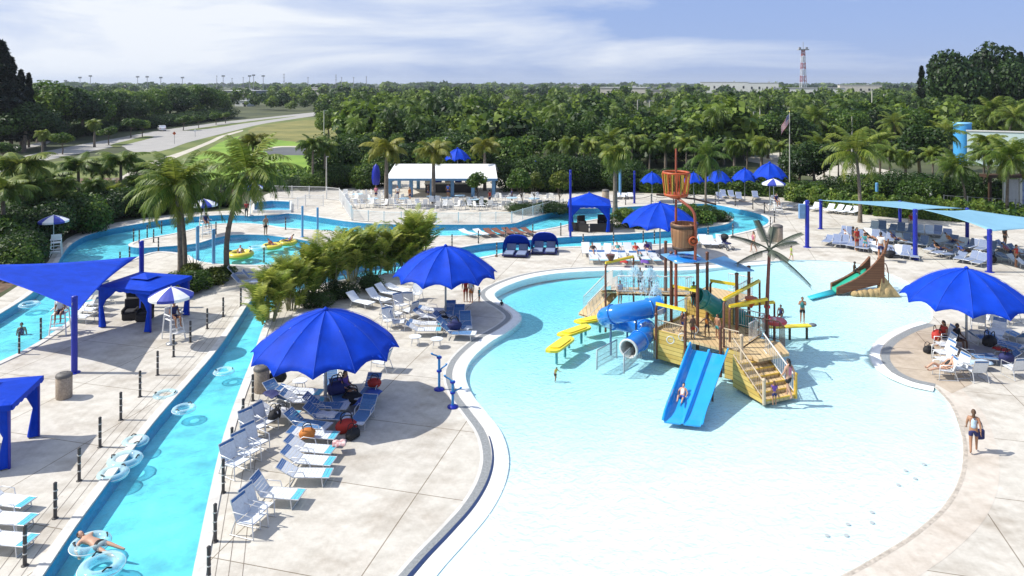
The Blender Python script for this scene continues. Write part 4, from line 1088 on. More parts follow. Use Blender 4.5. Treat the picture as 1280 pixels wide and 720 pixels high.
# fences on the terrace
def gp(*p): return [tuple(G(x, y)) for x, y in p]
fence('white picket fence along the terrace above the river, pavilion side', gp((546, 280.2), (600, 280.2), (639.6, 279.3)), 1.15)
fence('white picket fence along the terrace above the river, cabana side', gp((640, 279), (690, 264), (704, 262)), 1.15)
fence('white picket fence between the plunge channel and the patio chairs', gp((441, 276.2), (480, 279), (544.6, 280)), 1.15)
fence('white fence along the dark shrubs above the plunge pool', gp((338, 247), (365, 248), (408, 249)), 1.5)
fence('white fence sloping down to the terrace gate', gp((408.6, 249.3), (424, 251), (439.4, 275.6)), 1.5)
fence('white fence on the stair landing beside the plunge pool', gp((362, 266), (382, 258), (404, 258)), 1.3)
fence('grey fence in front of the shrubs behind the second light sail', gp((1180, 262), (1240, 266), (1300, 270)), 1.6, GREY_M, .3)
# ================================================================== WATER PLAYGROUND
WOODY = mat('yellow_planks', (.62, .40, .06), .6, var=.18, scale=3)
def planks(name, a, b, axis='Z', width=.16):
    m = bpy.data.materials.new(name); m.use_nodes = True; nt = m.node_tree; p = nt.nodes['Principled BSDF']; N = nt.nodes.new; L = nt.links.new
    tc = N('ShaderNodeTexCoord'); sp = N('ShaderNodeSeparateXYZ'); L(tc.outputs['Object'], sp.inputs[0])
    d = N('ShaderNodeMath'); d.operation = 'DIVIDE'; d.inputs[1].default_value = width; L(sp.outputs[axis], d.inputs[0])
    fr = N('ShaderNodeMath'); fr.operation = 'FRACT'; L(d.outputs[0], fr.inputs[0])
    lt = N('ShaderNodeMath'); lt.operation = 'LESS_THAN'; lt.inputs[1].default_value = .1; L(fr.outputs[0], lt.inputs[0])
    fl_ = N('ShaderNodeMath'); fl_.operation = 'FLOOR'; L(d.outputs[0], fl_.inputs[0])
    wn = N('ShaderNodeTexWhiteNoise'); wn.noise_dimensions = '1D'; L(fl_.outputs[0], wn.inputs['W'])
    nz = N('ShaderNodeTexNoise'); nz.inputs['Scale'].default_value = 5; nz.inputs['Detail'].default_value = 6; L(tc.outputs['Object'], nz.inputs[0])
    av = N('ShaderNodeMath'); av.operation = 'MULTIPLY_ADD'; av.inputs[1].default_value = .5; L(wn.outputs[0], av.inputs[0])
    hv = N('ShaderNodeMath'); hv.operation = 'MULTIPLY'; hv.inputs[1].default_value = .5; L(nz.outputs['Fac'], hv.inputs[0]); L(hv.outputs[0], av.inputs[2])
    mx = N('ShaderNodeMix'); mx.data_type = 'RGBA'; mx.inputs['A'].default_value = (*a, 1); mx.inputs['B'].default_value = (*b, 1); L(av.outputs[0], mx.inputs['Factor'])
    m2 = N('ShaderNodeMix'); m2.data_type = 'RGBA'; m2.inputs['B'].default_value = (a[0]*.3, a[1]*.3, a[2]*.3, 1); L(lt.outputs[0], m2.inputs['Factor']); L(mx.outputs['Result'], m2.inputs['A'])
    L(m2.outputs['Result'], p.inputs['Base Color']); p.inputs['Roughness'].default_value = .6
    MAT[name] = m; return m
HULL = planks('hull_planks', (.46, .29, .05), (.66, .50, .16), 'Z', .2)
FLOORP = planks('deck_boards', (.48, .33, .16), (.66, .50, .28), 'X', .22)
BARRELM = planks('barrel_staves', (.20, .085, .035), (.36, .19, .09), 'X', .13)
BROWN = mat('brown_steel', (.13, .050, .028), .45, var=.15, scale=6)
DKBROWN = mat('dark_timber', (.055, .028, .016), .6, var=.25, scale=6)
YELLOW = mat('yellow_fibreglass', (.80, .62, .03), .35, var=.06)
ORANGE = mat('orange_paint', (.46, .085, .02), .5, var=.12)
RAIL = mat('tan_rail', (.50, .40, .28), .5, var=.1)
RAILW = mat('pale_rail', (.62, .62, .60), .4, var=.1)
SLIDEB = mat('blue_fibreglass', (.015, .19, .60), .18, var=.06, scale=1, coat=.4)
SLIDEL = mat('bright_blue_fibreglass', (.02, .34, .74), .15, var=.06, scale=1, coat=.5)
TEAL = mat('teal_fibreglass', (.015, .26, .25), .2, var=.08, coat=.4)
ROOFM = mat('light_blue_roof', (.22, .48, .70), .45, var=.06)
REDM = mat('red_fibreglass', (.62, .05, .05), .3, var=.08)
PW = thing('water_playground', 'pirate themed water playground with tipping barrel, tube slides and twin blue slide', 'water playground', tuple(G(880, 440)))
PO = Vector(PW.location)
class PMB(MB):
    def build(s, name, mats, parent=None, **k):
        o = PO if (parent is None or parent is PW) else PO
        s.v = [v - PO for v in s.v]; r = MB.build(s, name, mats, parent or PW); return r
def V3(x, y, z): return Vector((x, y, z))
def sub(c, fn, nm, m, par=None):
    b = PMB(); fn(b); return b.build(nm, m, par)
# plan points
A0, A1, A2 = G(818, 447), G(858, 467), G(920, 476)      # front hull corners
Z1, Z2 = 1.35, 2.3
d_front = (A2 - A0); d_front.z = 0; d_front.normalize(); nrm = V3(d_front.y, -d_front.x, 0)  # points to the viewer
back = -nrm
def q(u, v, z=0):  # plan frame: u along the hull, v away from the viewer
    p = A0 + d_front * u + back * v; return V3(p.x, p.y, z)
LEN = (A2 - A0).length
# lower deck floor
lower = [q(0, 0), q(LEN, 0), q(LEN, 2.6), q(LEN - .2, 3.6), q(.0, 3.6)]
def slab(b, poly, z0, z1):
    n = len(poly); b.add([(p.x, p.y, z0) for p in poly] + [(p.x, p.y, z1) for p in poly], [[i, (i+1) % n, n+(i+1) % n, n+i] for i in range(n)] + [list(range(n, 2*n)), list(range(n))[::-1]])
sub(PW, lambda b: slab(b, lower[::-1] if ((lower[1]-lower[0]).cross(lower[2]-lower[1])).z < 0 else lower, Z1-.12, Z1), 'lower_deck', FLOORP)
up = [q(-.1, 3.5), q(2.6, 3.5), q(2.6, 6.2), q(-.1, 6.2)]
sub(PW, lambda b: slab(b, up[::-1] if ((up[1]-up[0]).cross(up[2]-up[1])).z < 0 else up, Z2-.14, Z2), 'upper_deck', FLOORP)
def panel(p, r, z0, z1, m, nm, th=.09, curve=0.):
    b = PMB(); n = max(1, int((r-p).length/.4)) if curve else 1
    for i in range(n):
        a, c = p.lerp(r, i/n), p.lerp(r, (i+1)/n); d = (c-a); mid = (a+c)/2; b.box((mid.x, mid.y, (z0+z1)/2), (d.length, th, z1-z0), rz=math.atan2(d.y, d.x))
    return b.build(nm, m)
# hull boards under the deck and bulwark above
panel(q(0, 0), q(1.75, 0), .0, Z1 + .12, HULL, 'hull_panel'); panel(q(LEN-.55, 0), q(LEN + .45, 0), 0, Z1 + .05, HULL, 'hull_panel')
panel(q(0, 0), q(0, 3.5), 0, Z1 + .12, HULL, 'hull_panel'); panel(q(-.1, 3.5), q(-.1, 6.2), Z1, Z2, HULL, 'hull_panel')
panel(q(0, 3.55), q(2.6, 3.55), Z1, Z2 - .02, HULL, 'riser_panel'); panel(q(LEN, .1), q(LEN, 2.6), 0, Z1, DKBROWN, 'end_panel')
# posts
def ppost(p, z1, r=.075, m=BROWN, z0=0.):
    b = PMB(); b.tube([(p.x, p.y, z0), (p.x, p.y, z1)], r, 10)
    b.lathe([(r*1.25, z1-.02), (r*1.25, z1+.04), (r*.4, z1+.08)], (p.x, p.y, 0), 10); b.build('deck_post', m)
ppost(q(.15, -.08), Z1 + .9); ppost(q(1.75, -.05), Z1 + 1.05); ppost(q(3.6, -.05), Z1 + 1.0); ppost(q(LEN + .3, -.05), Z1 + .85, .08, RAIL)
for (px, Y, zt) in ((839, 38.0, 5.05), (872, 36.6, 4.85), (884, 38.6, 4.9), (921, 36.4, 4.35), (936, 38.0, 4.3), (832, 40.6, 5.05)):
    ppost(V3((px-CX)*Y/FPX, Y, 0), zt, .085, BROWN)
# railings
def railing(P, z, h=.95, m=RAILW, gap=.12, nm='railing'):
    b = PMB()
    top = [V3(p.x, p.y, (p.z if p.z > .01 else z) + h) for p in P]; bot = [V3(p.x, p.y, (p.z if p.z > .01 else z) + .12) for p in P]
    b.tube(top, .03, 6); b.tube(bot, .022, 5)
    for i in range(len(P)-1):
        L = (P[i+1]-P[i]).length; n = max(1, int(L/gap))
        for k in range(n+1): b.tube([bot[i].lerp(bot[i+1], k/n), top[i].lerp(top[i+1], k/n)], .011, 4, cap=False)
    b.build(nm, m)
railing([q(.1, .05), q(1.65, .05)], Z1, .6, RAIL); railing([q(.02, .1), q(.02, 3.4)], Z1); railing([q(3.7, .1), q(LEN+.1, .1)], Z1, .95, RAIL)
railing([q(2.7, 3.5), q(LEN, 3.5)], Z1, .95, RAILW); railing([q(LEN, 1.5), q(LEN+.0, 2.6), q(LEN, 3.5)], Z1, .95, RAILW)
railing([q(2.6, 3.6), q(2.6, 6.1), q(1.2, 6.1)], Z2, 1.0, RAILW); railing([q(-.1, 3.5), q(-.1, 4.1)], Z2, 1.0, RAILW)
# side bridge with dark railing leading to the stair landing
S0, S1 = G(938, 449), G(975, 443)
LD = [q(LEN, .7), q(LEN, 2.5), V3(13.4, 34.1, 0), V3(12.6, 33.5, 0), V3(11.2, 32.9, 0)]
bl = [V3(10.9, 33.5, 0), V3(11.3, 33.0, 0), V3(13.0, 33.75, 0), V3(13.1, 35.2, 0), V3(11.6, 36.1, 0), V3(10.9, 35.0, 0)]
sub(PW, lambda b: slab(b, bl if ((bl[1]-bl[0]).cross(bl[2]-bl[1])).z > 0 else bl[::-1], Z1-.14, Z1 - .004), 'stair_landing', FLOORP)
railing([V3(11.7, 36.1, 0), V3(13.05, 35.2, 0), V3(13.0, 34.3, 0)], Z1, 1.0, DKBROWN, .09)
# stairs
ax = V3(-.37, .93, 0).normalized(); rt = V3(.93, .37, 0)
base_l = G(957, 507) + ax*.1; W = 1.75; NS = 6; run = .34
tops = []
for k in range(NS):
    z1 = Z1 * (k+1) / (NS+1)
    def step(b, k=k, z1=z1):
        c = base_l + rt*W/2 + ax*(run*(k+.5)); b.box((c.x, c.y, z1/2), (W, run*.98, z1), rz=math.atan2(rt.y, rt.x))
        b.mi = 1; c2 = base_l + rt*W/2 + ax*(run*k - .01); b.box((c2.x, c2.y, z1 - .03), (W + .02, .05, .062), rz=math.atan2(rt.y, rt.x))
    sub(PW, step, 'stair_step', [FLOORP, WOODY])
for s, off in ((0, .0), (1, W)):
    P = [base_l + rt*off + ax*(run*k) + V3(0, 0, .02 + Z1*k/(NS+.5)) for k in range(NS+1)]
    b = PMB()
    b.tube([p + V3(0, 0, .95) for p in P], .035, 6); b.tube([p + V3(0, 0, .2) for p in P], .025, 5)
    for i in range(len(P)-1):
        for k in range(3): t = k/3; p = P[i].lerp(P[i+1], t); b.tube([p + V3(0, 0, .2), p + V3(0, 0, .95)], .012, 4, cap=False)
    b.build('stair_rail', RAIL if s == 0 else RAILW)
    ppost(P[0], P[0].z + 1.05, .08, RAIL if s == 0 else WOODY)
    b = PMB(); b.add([P[0] + V3(0, 0, -P[0].z), P[-1] + V3(0, 0, -P[-1].z), P[-1] + V3(0, 0, .1), P[0] + V3(0, 0, .1)], [[0, 1, 2, 3]]); b.T = None
    dd = rt * (.03 if s else -.03); b.add([p + dd for p in b.v[:4]], [[3, 2, 1, 0]]); b.build('stair_string', HULL)
# twin blue slide
T0, T1 = AT(862, 438, 34.25), AT(911, 443, 33.4); T0.z = T1.z = Z1 + .02
B0, B1 = G(827, 530), G(879, 536)
b = PMB(); nP = 14; cross = [(0, .34), (.0, .36), (.035, .36), (.05, .30), (.06, .05), (.10, 0), (.44, 0), (.465, .05), (.475, .16), (.525, .16), (.535, .05), (.56, 0), (.90, 0), (.94, .05), (.95, .30), (.965, .36), (1, .36), (1, .34)]
rows = []
for i in range(nP+1):
    t = i/nP; l = T0.lerp(B0, t); r = T1.lerp(B1, t); z = .10 + (Z1 - .10) * (1 - t)**1.25 * (1 + .12*math.sin(PI*t)); hs = 1 if t < .9 else 1 - .7*(t-.9)/.1
    rows.append([V3(*(l.lerp(r, u).xy), z + h*hs) for u, h in cross])
W_n = len(cross)
vs = [p for r in rows for p in r] + [p - V3(0, 0, .05) for r in rows for p in r]; o_ = len(vs)//2; fs = []
for i in range(nP):
    for j in range(W_n-1): f = [i*W_n+j, (i+1)*W_n+j, (i+1)*W_n+j+1, i*W_n+j+1]; fs.append(f); fs.append([k+o_ for k in f[::-1]])
for j in range(W_n-1): fs.append([nP*W_n+j, o_+nP*W_n+j, o_+nP*W_n+j+1, nP*W_n+j+1])
b.add(vs, fs, False); b.build('twin_slide', SLIDEL)
for t in (.35, .7):
    for u in (.2, .8):
        p = T0.lerp(B0, t).lerp(T1.lerp(B1, t), u); zt = .08 + (Z1-.1)*(1-t)**1.25
        sub(PW, lambda b: b.tube([(p.x, p.y, -.2), (p.x, p.y, zt)], .05, 6), 'slide_support', BROWN)
# tube slides
def tubepath(P, n=5): return [Vector(p) for p in smooth(P, n, False)]
def tube_slide(P, r, m, nm, flanges):
    pts = tubepath([tuple(p) for p in P]); b = PMB(); b.hollow(pts, r, .045, 16); o = b.build(nm, m)
    for f in flanges:
        i = min(int(f*(len(pts)-1)), len(pts)-2); t = pts[i+1]-pts[i]; b = PMB(); b.ring(pts[i], t, r+.055, r-.01, .09, 16); b.build('tube_flange', m, o)
    return o, pts
o, pts = tube_slide([AT(826, 381, 37.9), AT(808, 386, 37.7), AT(786, 390, 37.4), AT(766, 393, 37.5), AT(757, 396, 38.1), AT(764, 400, 38.9), AT(784, 404, 39.2), AT(803, 409, 38.7), AT(809, 415, 37.6), AT(802, 423, 36.6), AT(786, 436, 35.4)], .47, SLIDEB, 'blue_tube_slide', (.08, .3, .52, .75, .93))
b = PMB(); b.ring(pts[-1] + (pts[-1]-pts[-2]).normalized()*.02, pts[-1]-pts[-2], .50, .40, .08, 18); b.build('tube_mouth', RAILW, o)
b = PMB(); b.hollow(pts[-6:], .42, .02, 16); b.build('tube_lining', mat('tube_lining', (.55, .54, .52), .5), o)
for p in (pts[8], pts[16], pts[30]): sub(PW, lambda b: b.tube([(p.x, p.y, -.2), (p.x, p.y, p.z - .3)], .055, 8), 'tube_support', mat('blue_grey_steel', (.10, .17, .28), .45))
o, pts = tube_slide([AT(872, 371, 38.0), AT(884, 377, 38.2), AT(900, 387, 38.4), AT(918, 394, 38.3), AT(932, 403, 37.9), AT(943, 413, 37.6)], .48, TEAL, 'teal_tube_slide', (.12, .38, .62, .86))
p = pts[14]; sub(PW, lambda b: b.tube([(p.x, p.y, -.2), (p.x, p.y, p.z - .3)], .055, 8), 'tube_support', BROWN)
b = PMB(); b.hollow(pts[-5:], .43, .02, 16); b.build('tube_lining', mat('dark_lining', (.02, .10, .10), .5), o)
# catch fences at the tube mouth
MESH = mat('mesh_panel', (.30, .34, .36), .5, .3, var=.1)
def mesh_panel(p, r, h):
    b = PMB(); b.tube([p, p + V3(0, 0, h), r + V3(0, 0, h), r], .035, 6); n = max(3, int((r-p).length/.09))
    for i in range(1, n): a = p.lerp(r, i/n); b.tube([a + V3(0, 0, .03), a + V3(0, 0, h)], .010, 4, cap=False)
    for z in (.12, .36, .6): b.tube([p + V3(0, 0, z*h), r + V3(0, 0, z*h)], .012, 4, cap=False)
    b.build('catch_fence', MESH)
mesh_panel(G(746, 462), G(771, 448), .95); mesh_panel(G(780, 467), G(800, 447), .95); mesh_panel(G(802, 449), G(819, 449), .95)
# stair ramp and bridge on the far left
R0, R1, R2 = G(733, 397), G(762, 387), V3(6.6, 40.5, Z2)
def ramp(b):
    P = [V3(R0.x, R0.y, .1), V3(R1.x, R1.y, 1.1), V3(5.9, 40.8, Z2-.02), V3(q(.1, 5).x, q(.1, 5).y, Z2-.02)]
    for a, c in zip(P, P[1:]):
        d = c-a; n = V3(-d.y, d.x, 0).normalized()*.65; b.add([a-n, c-n, c+n, a+n], [[0, 1, 2, 3]]); b.add([v - V3(0, 0, .1) for v in (a-n, c-n, c+n, a+n)], [[3, 2, 1, 0]])
sub(PW, ramp, 'access_ramp', FLOORP)
rp = [V3(R0.x, R0.y - .6, .1), V3(R1.x, R1.y - .6, 1.1), V3(5.9, 40.15, Z2), V3(q(0, 4.3).x, q(0, 4.3).y, Z2)]
railing(rp, 0, .95, RAILW); railing([p + V3(-.1, 1.3, 0) for p in rp[:3]], 0, .95, RAILW)
# pipe arches with yellow troughs
def arch(pa, pb, zt, m=BROWN, trough=True, nm='pipe_arch', beam=YELLOW):
    b = PMB(); b.tube([pa, V3(pa.x, pa.y, zt - .15), pa.lerp(pb, .06) + V3(0, 0, zt - pa.lerp(pb, .06).z)], .06, 8); b.tube([pb, V3(pb.x, pb.y, zt)], .055, 8); o = b.build(nm, m)
    if trough:
        b = PMB(); d = pb-pa; c = (pa+pb)/2; L = math.hypot(d.x, d.y); b.box((c.x, c.y, zt), (L, .18, .05), rz=math.atan2(d.y, d.x), bev=.02); b.box((c.x, c.y+.09, zt+.05), (L, .03, .10), rz=math.atan2(d.y, d.x)); b.box((c.x, c.y-.09, zt+.05), (L, .03, .10), rz=math.atan2(d.y, d.x)); b.build('trough', beam, o)
    return o
YA = 40.5
a1 = arch(V3((757-CX)*YA/FPX, YA, 0), V3((792-CX)*42/FPX, 42, 0), 3.85)
sub(PW, lambda b: (b.lathe([(.10, 3.92), (.22, 4.15), (.24, 4.3)], (5.6, 40.8, 0), 10)), 'tipping_cone', BROWN, a1)
arch(q(.05, .1, Z1), q(1.7, .1, Z1), Z1 + 1.35); arch(q(3.65, .2, Z1), V3(13.0, 37.8, 0), Z1 + 2.25)
arch(V3((841-CX)*38/FPX, 38.05, Z2), V3((872-CX)*37/FPX, 37.1, Z2), Z2 + .95); 
a2 = arch(V3((888-CX)*38.7/FPX, 38.7, 0), V3((922-CX)*37.9/FPX, 37.9, 0), 3.35); a3 = arch(V3((912-CX)*35.2/FPX, 35.2, Z1), V3((958-CX)*36.5/FPX, 36.4, 0), 3.05)
a4 = arch(V3((922-CX)*37.5/FPX, 37.5, 0), V3((968-CX)*38.2/FPX, 38.2, 0), 2.35)
b = PMB(); c = AT(939, 377, 36.6); b.lathe([(.04, -.32), (.30, .14), (.33, .2)], c, 12); b.build('orange_tipping_cone', ORANGE, a3)
# tipping barrel, mast, crow nest
MY = 37.4; MX = (845-CX)*MY/FPX
bc = AT(855, 294, 36.9)
b = PMB(); b.lathe([(.56, -.66), (.64, -.2), (.67, .2), (.66, .62), (.60, .62), (.58, .35), (.05, .34)], bc, 20); BR = b.build('tipping_barrel', BARRELM)
for z, r in ((-.62, .60), (.5, .70)): b = PMB(); b.ring(bc + V3(0, 0, z), (0, 0, 1), r, r-.06, .16, 20); b.build('barrel_hoop', DKBROWN, BR)
b = PMB(); b.torus(bc + V3(.30, -.72, -.15), .2, .045, 16, 6, axis=(0, 1, 0)); b.tube([bc + V3(.30, -.78, -.15), bc + V3(.30, -.3, -.15)], .09, 8); b.build('barrel_pivot', ORANGE, BR)
PIPE = mat('red_brown_pipe', (.30, .075, .04), .45, var=.12)
sub(PW, lambda b: b.tube([(MX, MY, Z2), (MX, MY, 10.6)], [.09, .05], 10), 'mast', PIPE)
x0 = (852-CX)*36.3/FPX; x1 = (869-CX)*36.3/FPX
sub(PW, lambda b: b.tube(smooth([(MX, MY, 8.0), (x0, 36.9, 8.05), (x1-.1, 36.35, 7.55), (x1, 36.3, 6.9), (x1, 36.3, 4.9)], 4, False), .075, 8), 'feed_pipe', PIPE)
nc = V3(MX, MY, 0); NEST = thing('nest', None, None) if False else None
b = PMB(); b.lathe([(.20, 8.0), (.60, 8.15), (.64, 8.28), (.58, 8.28), (.1, 8.22)], nc, 18); nest = b.build('crow_nest', ORANGE)
b = PMB(); b.ring(nc + V3(0, 0, 9.35), (0, 0, 1), .70, .61, .11, 20); b.build('nest_rim', ORANGE, nest)
b = PMB()
for k in range(18):
    a = 2*PI*k/18; b.mi = k % 2
    b.tube([nc + V3(.58*math.cos(a), .58*math.sin(a), 8.26), nc + V3(.71*math.cos(a+.05), .71*math.sin(a+.05), 9.32)], .042, 5)
b.build('nest_slats', [mat('nest_yellow', (.42, .30, .04), .5), ORANGE], nest)
b = PMB(); b.tube([nc + V3(-1.0, .1, 8.2), nc + V3(.9, -.2, 8.02), nc + V3(2.0, -.3, 7.75)], .05, 6); b.build('yard_arm', DKBROWN, nest)
# roof of two canted corrugated sheets
def roof(corners, nm):
    C = [Vector(c) for c in corners]; b = PMB(); n = 22; g = []
    for i in range(3):
        r = []
        for j in range(n*2+1):
            u = j/(n*2); v = i/2; p = C[0].lerp(C[1], u).lerp(C[3].lerp(C[2], u), v); p.z += .035 if j % 2 else 0; r.append(p)
        g.append(r)
    b.sheet(g, .03, smooth=False); b.build(nm, ROOFM)
rA = [AT(826, 318, 38.2), AT(845, 329, 36.0), AT(884, 327, 36.3), AT(866, 314, 39.4)]
roof(rA, 'roof_sheet'); roof([AT(884, 326, 36.2), AT(921, 339, 35.8), AT(943, 338.5, 37.0), AT(905, 320, 39.3)], 'roof_sheet')
b = PMB(); b.lathe([(.85, 5.02), (.80, 5.10), (.1, 5.14)], (bc.x, bc.y, 0), 18); b.build('splash_plate', SLIDEB)
# spray nozzles on the deck
for px, Y in ((792, 40.9), (806, 40.5), (818, 40.2), (803, 41.4)):
    sub(PW, lambda b: b.tube(smooth([((px-CX)*Y/FPX, Y, Z2-.3), ((px-CX)*Y/FPX, Y, Z2 + .75), ((px-CX)*Y/FPX + .12, Y - .1, Z2 + 1.0), ((px-CX)*Y/FPX + .3, Y - .2, Z2 + .9)], 4, False), .03, 6), 'spray_pipe', RAILW)
for k, (px, py) in enumerate(((868, 412), (838, 425), (853, 421))):
    p = AT(px, py, 35.6); sub(PW, lambda b: (b.torus(p, .18, .025, 14, 6, axis=(.3, 1, 0)), b.tube([(p.x, p.y, Z1), p], .03, 6)), 'valve_wheel', RAILW)

# spray of water thrown from the pipes
SPRAY = clear_vinyl('spray_drops', (.9, .96, 1), .25)
b = MB(); r_ = random.Random(3)
for cx_, cy_, cz_, n, sp in ((6.9, 40.3, 3.5, 900, .7), (7.6, 39.6, 3.6, 900, .6), (7.7, 38.6, 3.0, 700, .5), (6.2, 40.8, 3.1, 350, .45)):
    for i in range(n):
        t = r_.random(); a = r_.uniform(0, 2*PI); rr = sp * t; p = (cx_ + rr*math.cos(a), cy_ + rr*math.sin(a), cz_ + .5*t - 1.7*t*t + r_.gauss(0, .12)); s = r_.uniform(.006, .030)
        b.add([(p[0]-s, p[1], p[2]), (p[0], p[1]-s, p[2]), (p[0]+s, p[1], p[2]), (p[0], p[1]+s, p[2]), (p[0], p[1], p[2]-s*2.5), (p[0], p[1], p[2]+s*2.5)], [[0,1,5],[1,2,5],[2,3,5],[3,0,5],[1,0,4],[2,1,4],[3,2,4],[0,3,4]])
o = b.build('water_spray', SPRAY); tag(o, 'white spray of water drops thrown up beside the blue tube slide', 'water spray', kind='stuff')

# lily pads on legs
def pad(label, px, py, rz, z=.62, L=1.75, Wd=.85, legs=((-.5, 0), (.5, 0))):
    p = G(px, py, z); root = thing('stepping_pad', label, 'stepping pad', (p.x, p.y, 0), rz, 'yellow stepping pads')
    mb = MB(); n = 16; P = []
    for k in range(n): a = 2*PI*k/n; c, s = math.cos(a), math.sin(a); P.append((L/2*math.copysign(abs(c)**.55, c)*(1+.08*math.sin(3*a)), Wd/2*math.copysign(abs(s)**.55, s)*(1+.1*math.cos(2*a))))
    mb.prism(P, z-.12, z, True); mb.prism([(x*.7, y*.7) for x, y in P], z + .001, z+.05); mb.build('pad', YELLOW, root)
    for x, y in legs: mb = MB(); mb.tube([(x, y, -.25), (x, y, z-.1)], .07, 8); mb.build('leg', mat('pad_leg', (.10, .30, .36), .4), root)
pad('yellow stepping pad on a post, farthest of the chain beside the tube slide', 741, 398, .5, L=2.2, Wd=.8); pad('yellow stepping pad in the middle of the chain beside the tube slide', 719, 412, .75, L=2.3, Wd=.8); pad('yellow stepping pad nearest the wading child', 701, 429, 1.05, L=2.4, Wd=.8)
def mush(label, px, py, z, r, m):
    p = G(px, py, z); root = thing('water_mushroom', label, 'spray disc', (p.x, p.y, 0)); mb = MB(); mb.lathe([(.1, z-.10), (r*.9, z-.10), (r, z-.02), (r*.93, z+.05), (r*.6, z+.02), (.1, z+.05)], seg=24); mb.build('disc', m, root)
    mb = MB(); mb.tube([(0, 0, -.2), (0, 0, z)], .07, 10); mb.build('post', BROWN, root); mb = MB(); mb.lathe([(.09, z+.04), (.10, z+.14), (.03, z+.18)], seg=10); mb.build('hub', WHITE_P, root)
mush('red disc on a post beside the artificial palm', 968, 401, 1.65, .64, REDM)
p = G(985, 407, .62); root = thing('balance_walkway', 'long yellow balance walkway on posts beyond the red disc', 'walkway', (p.x, p.y, 0), .12)
mb = MB(); mb.box((.15, 0, .58), (2.3, .42, .1), bev=.03); mb.build('beam', YELLOW, root); mb = MB(); mb.box((-1.15, .1, .60), (.7, .6, .1), bev=.03); mb.build('end_pad', YELLOW, root)
for x in (-.8, .1, 1.1): mb = MB(); mb.tube([(x, 0, -.2), (x, 0, .54)], .07, 8); mb.build('leg', DKBROWN, root)
mb = MB(); mb.ell((1.45, 0, .60), (.22, .2, .1)); mb.build('end_float', mat('grey_float', (.12, .14, .16), .6), root)

# artificial palm
FP = thing('artificial_palm', 'tall artificial palm spray feature with brown trunk and wiry grey green fronds', 'artificial palm', tuple(G(958, 441)))
mb = MB(); P = [(0, 0, -.2), (.02, 0, 1.5), (.06, 0, 3.2), (.16, 0, 5.35)]; mb.tube(smooth(P, 5, False), [.13 - .05*i/15 for i in range(16)], 10); mb.build('trunk', mat('painted_trunk', (.21, .065, .05), .5, var=.2, scale=8), FP)
for z in (1.9, 2.4): mb = MB(); mb.ring((.04, 0, z), (0, 0, 1), .16, .1, .12, 12); mb.build('collar', REDM, FP)
PALMF = mat('painted_frond', (.045, .06, .04), .7, var=.2, scale=9)
for k, (az, el, L) in enumerate([(5, 38, 2.2), (62, 45, 2.0), (110, 62, 2.1), (165, 30, 2.2), (196, -4, 2.0), (330, -28, 2.3), (262, 12, 1.7), (25, 20, 2.0), (290, 5, 1.5)]):
    a, e = math.radians(az), math.radians(el); mb = MB(); P = []
    for i in range(9):
        t = i/8; P.append(Vector((.16 + L*t*math.cos(e)*math.cos(a), L*t*math.cos(e)*math.sin(a), 5.35 + L*(math.sin(e)*t - .22*t*t))))
    mb.tube(P, [.045 - .03*i/8 for i in range(9)], 6)
    side = Vector((-math.sin(a), math.cos(a), 0))
    for i in range(26):
        t = .22 + .76*i/26; j = t*8; p = P[int(j)].lerp(P[min(int(j)+1, 8)], j - int(j)); d = (P[-1]-P[0]).normalized(); l = .42*(1 - .55*abs(t-.45))
        for s in (-1, 1): e1 = p + (side*s*.7 + d*.55 - Vector((0, 0, .45)))*l; w_ = d*.03; mb.add([p-w_, p+w_, e1+w_*.4, e1-w_*.4], [[0, 1, 2, 3]])
    mb.build('frond', PALMF, FP)
mb = MB(); mb.ell((.16, 0, 5.36), (.16, .16, .12)); mb.build('crown_hub', PALMF, FP)

# boat slide
BS = thing('boat_slide', 'small wooden galleon shaped slide with green chute near the beach edge', 'boat slide', tuple(G(1075, 372)))
bo = Vector(BS.location)
def bs(p): return Vector(p) - bo
GREEN = mat('green_chute', (.03, .36, .24), .3, var=.08); TEALMAT = mat('teal_mat', (.02, .42, .50), .5, var=.08); ROCK = mat('sand_rock', (.42, .30, .14), .85, var=.3, scale=4, bump=.4); HULLB = planks('brown_hull', (.10, .035, .012), (.20, .08, .03), 'Z', .16)
f0, f1 = G(1040, 366), G(1044, 369.5); h0, h1 = G(1089, 347, 0), G(1108, 357, 0)
fn0, fn1 = Vector((0, 0, 0)), None
def side_hull(a, b_, z0, z1, nm, tip=0.):
    mb = MB(); n = 10; T = []; Bt = []
    d = (b_-a); nn = Vector((-d.y, d.x, 0)).normalized()*.09
    for i in range(n+1):
        t = i/n; p = a.lerp(b_, t); zt = z0 + (z1-z0)*(.55*t + .45*t**3); zb = max(.0, (z1-1.4)*t*.55); T.append(Vector((p.x, p.y, zt))); Bt.append(Vector((p.x, p.y, zb)))
    V = [bs(p+nn) for p in T] + [bs(p+nn) for p in Bt] + [bs(p-nn) for p in T] + [bs(p-nn) for p in Bt]; k = n+1; F = []
    for i in range(n): F += [[i, i+1, k+i+1, k+i], [2*k+i, 3*k+i, 3*k+i+1, 2*k+i+1], [i, 2*k+i, 2*k+i+1, i+1], [k+i, k+i+1, 3*k+i+1, 3*k+i]]
    F += [[0, k, 3*k, 2*k], [n, 2*k+n, 3*k+n, k+n]]
    mb.add(V, F); mb.build(nm, HULLB, BS)
L0, L1 = G(1039, 362), AT(1087, 351, 49.5); L1.z = 0; R0_, R1_ = G(1046, 368), AT(1105, 357, 47.5); R1_.z = 0
side_hull(L0, L1, .45, 2.1, 'hull_side'); side_hull(R0_, R1_, .45, 2.9, 'hull_side')
mb = MB(); g = []
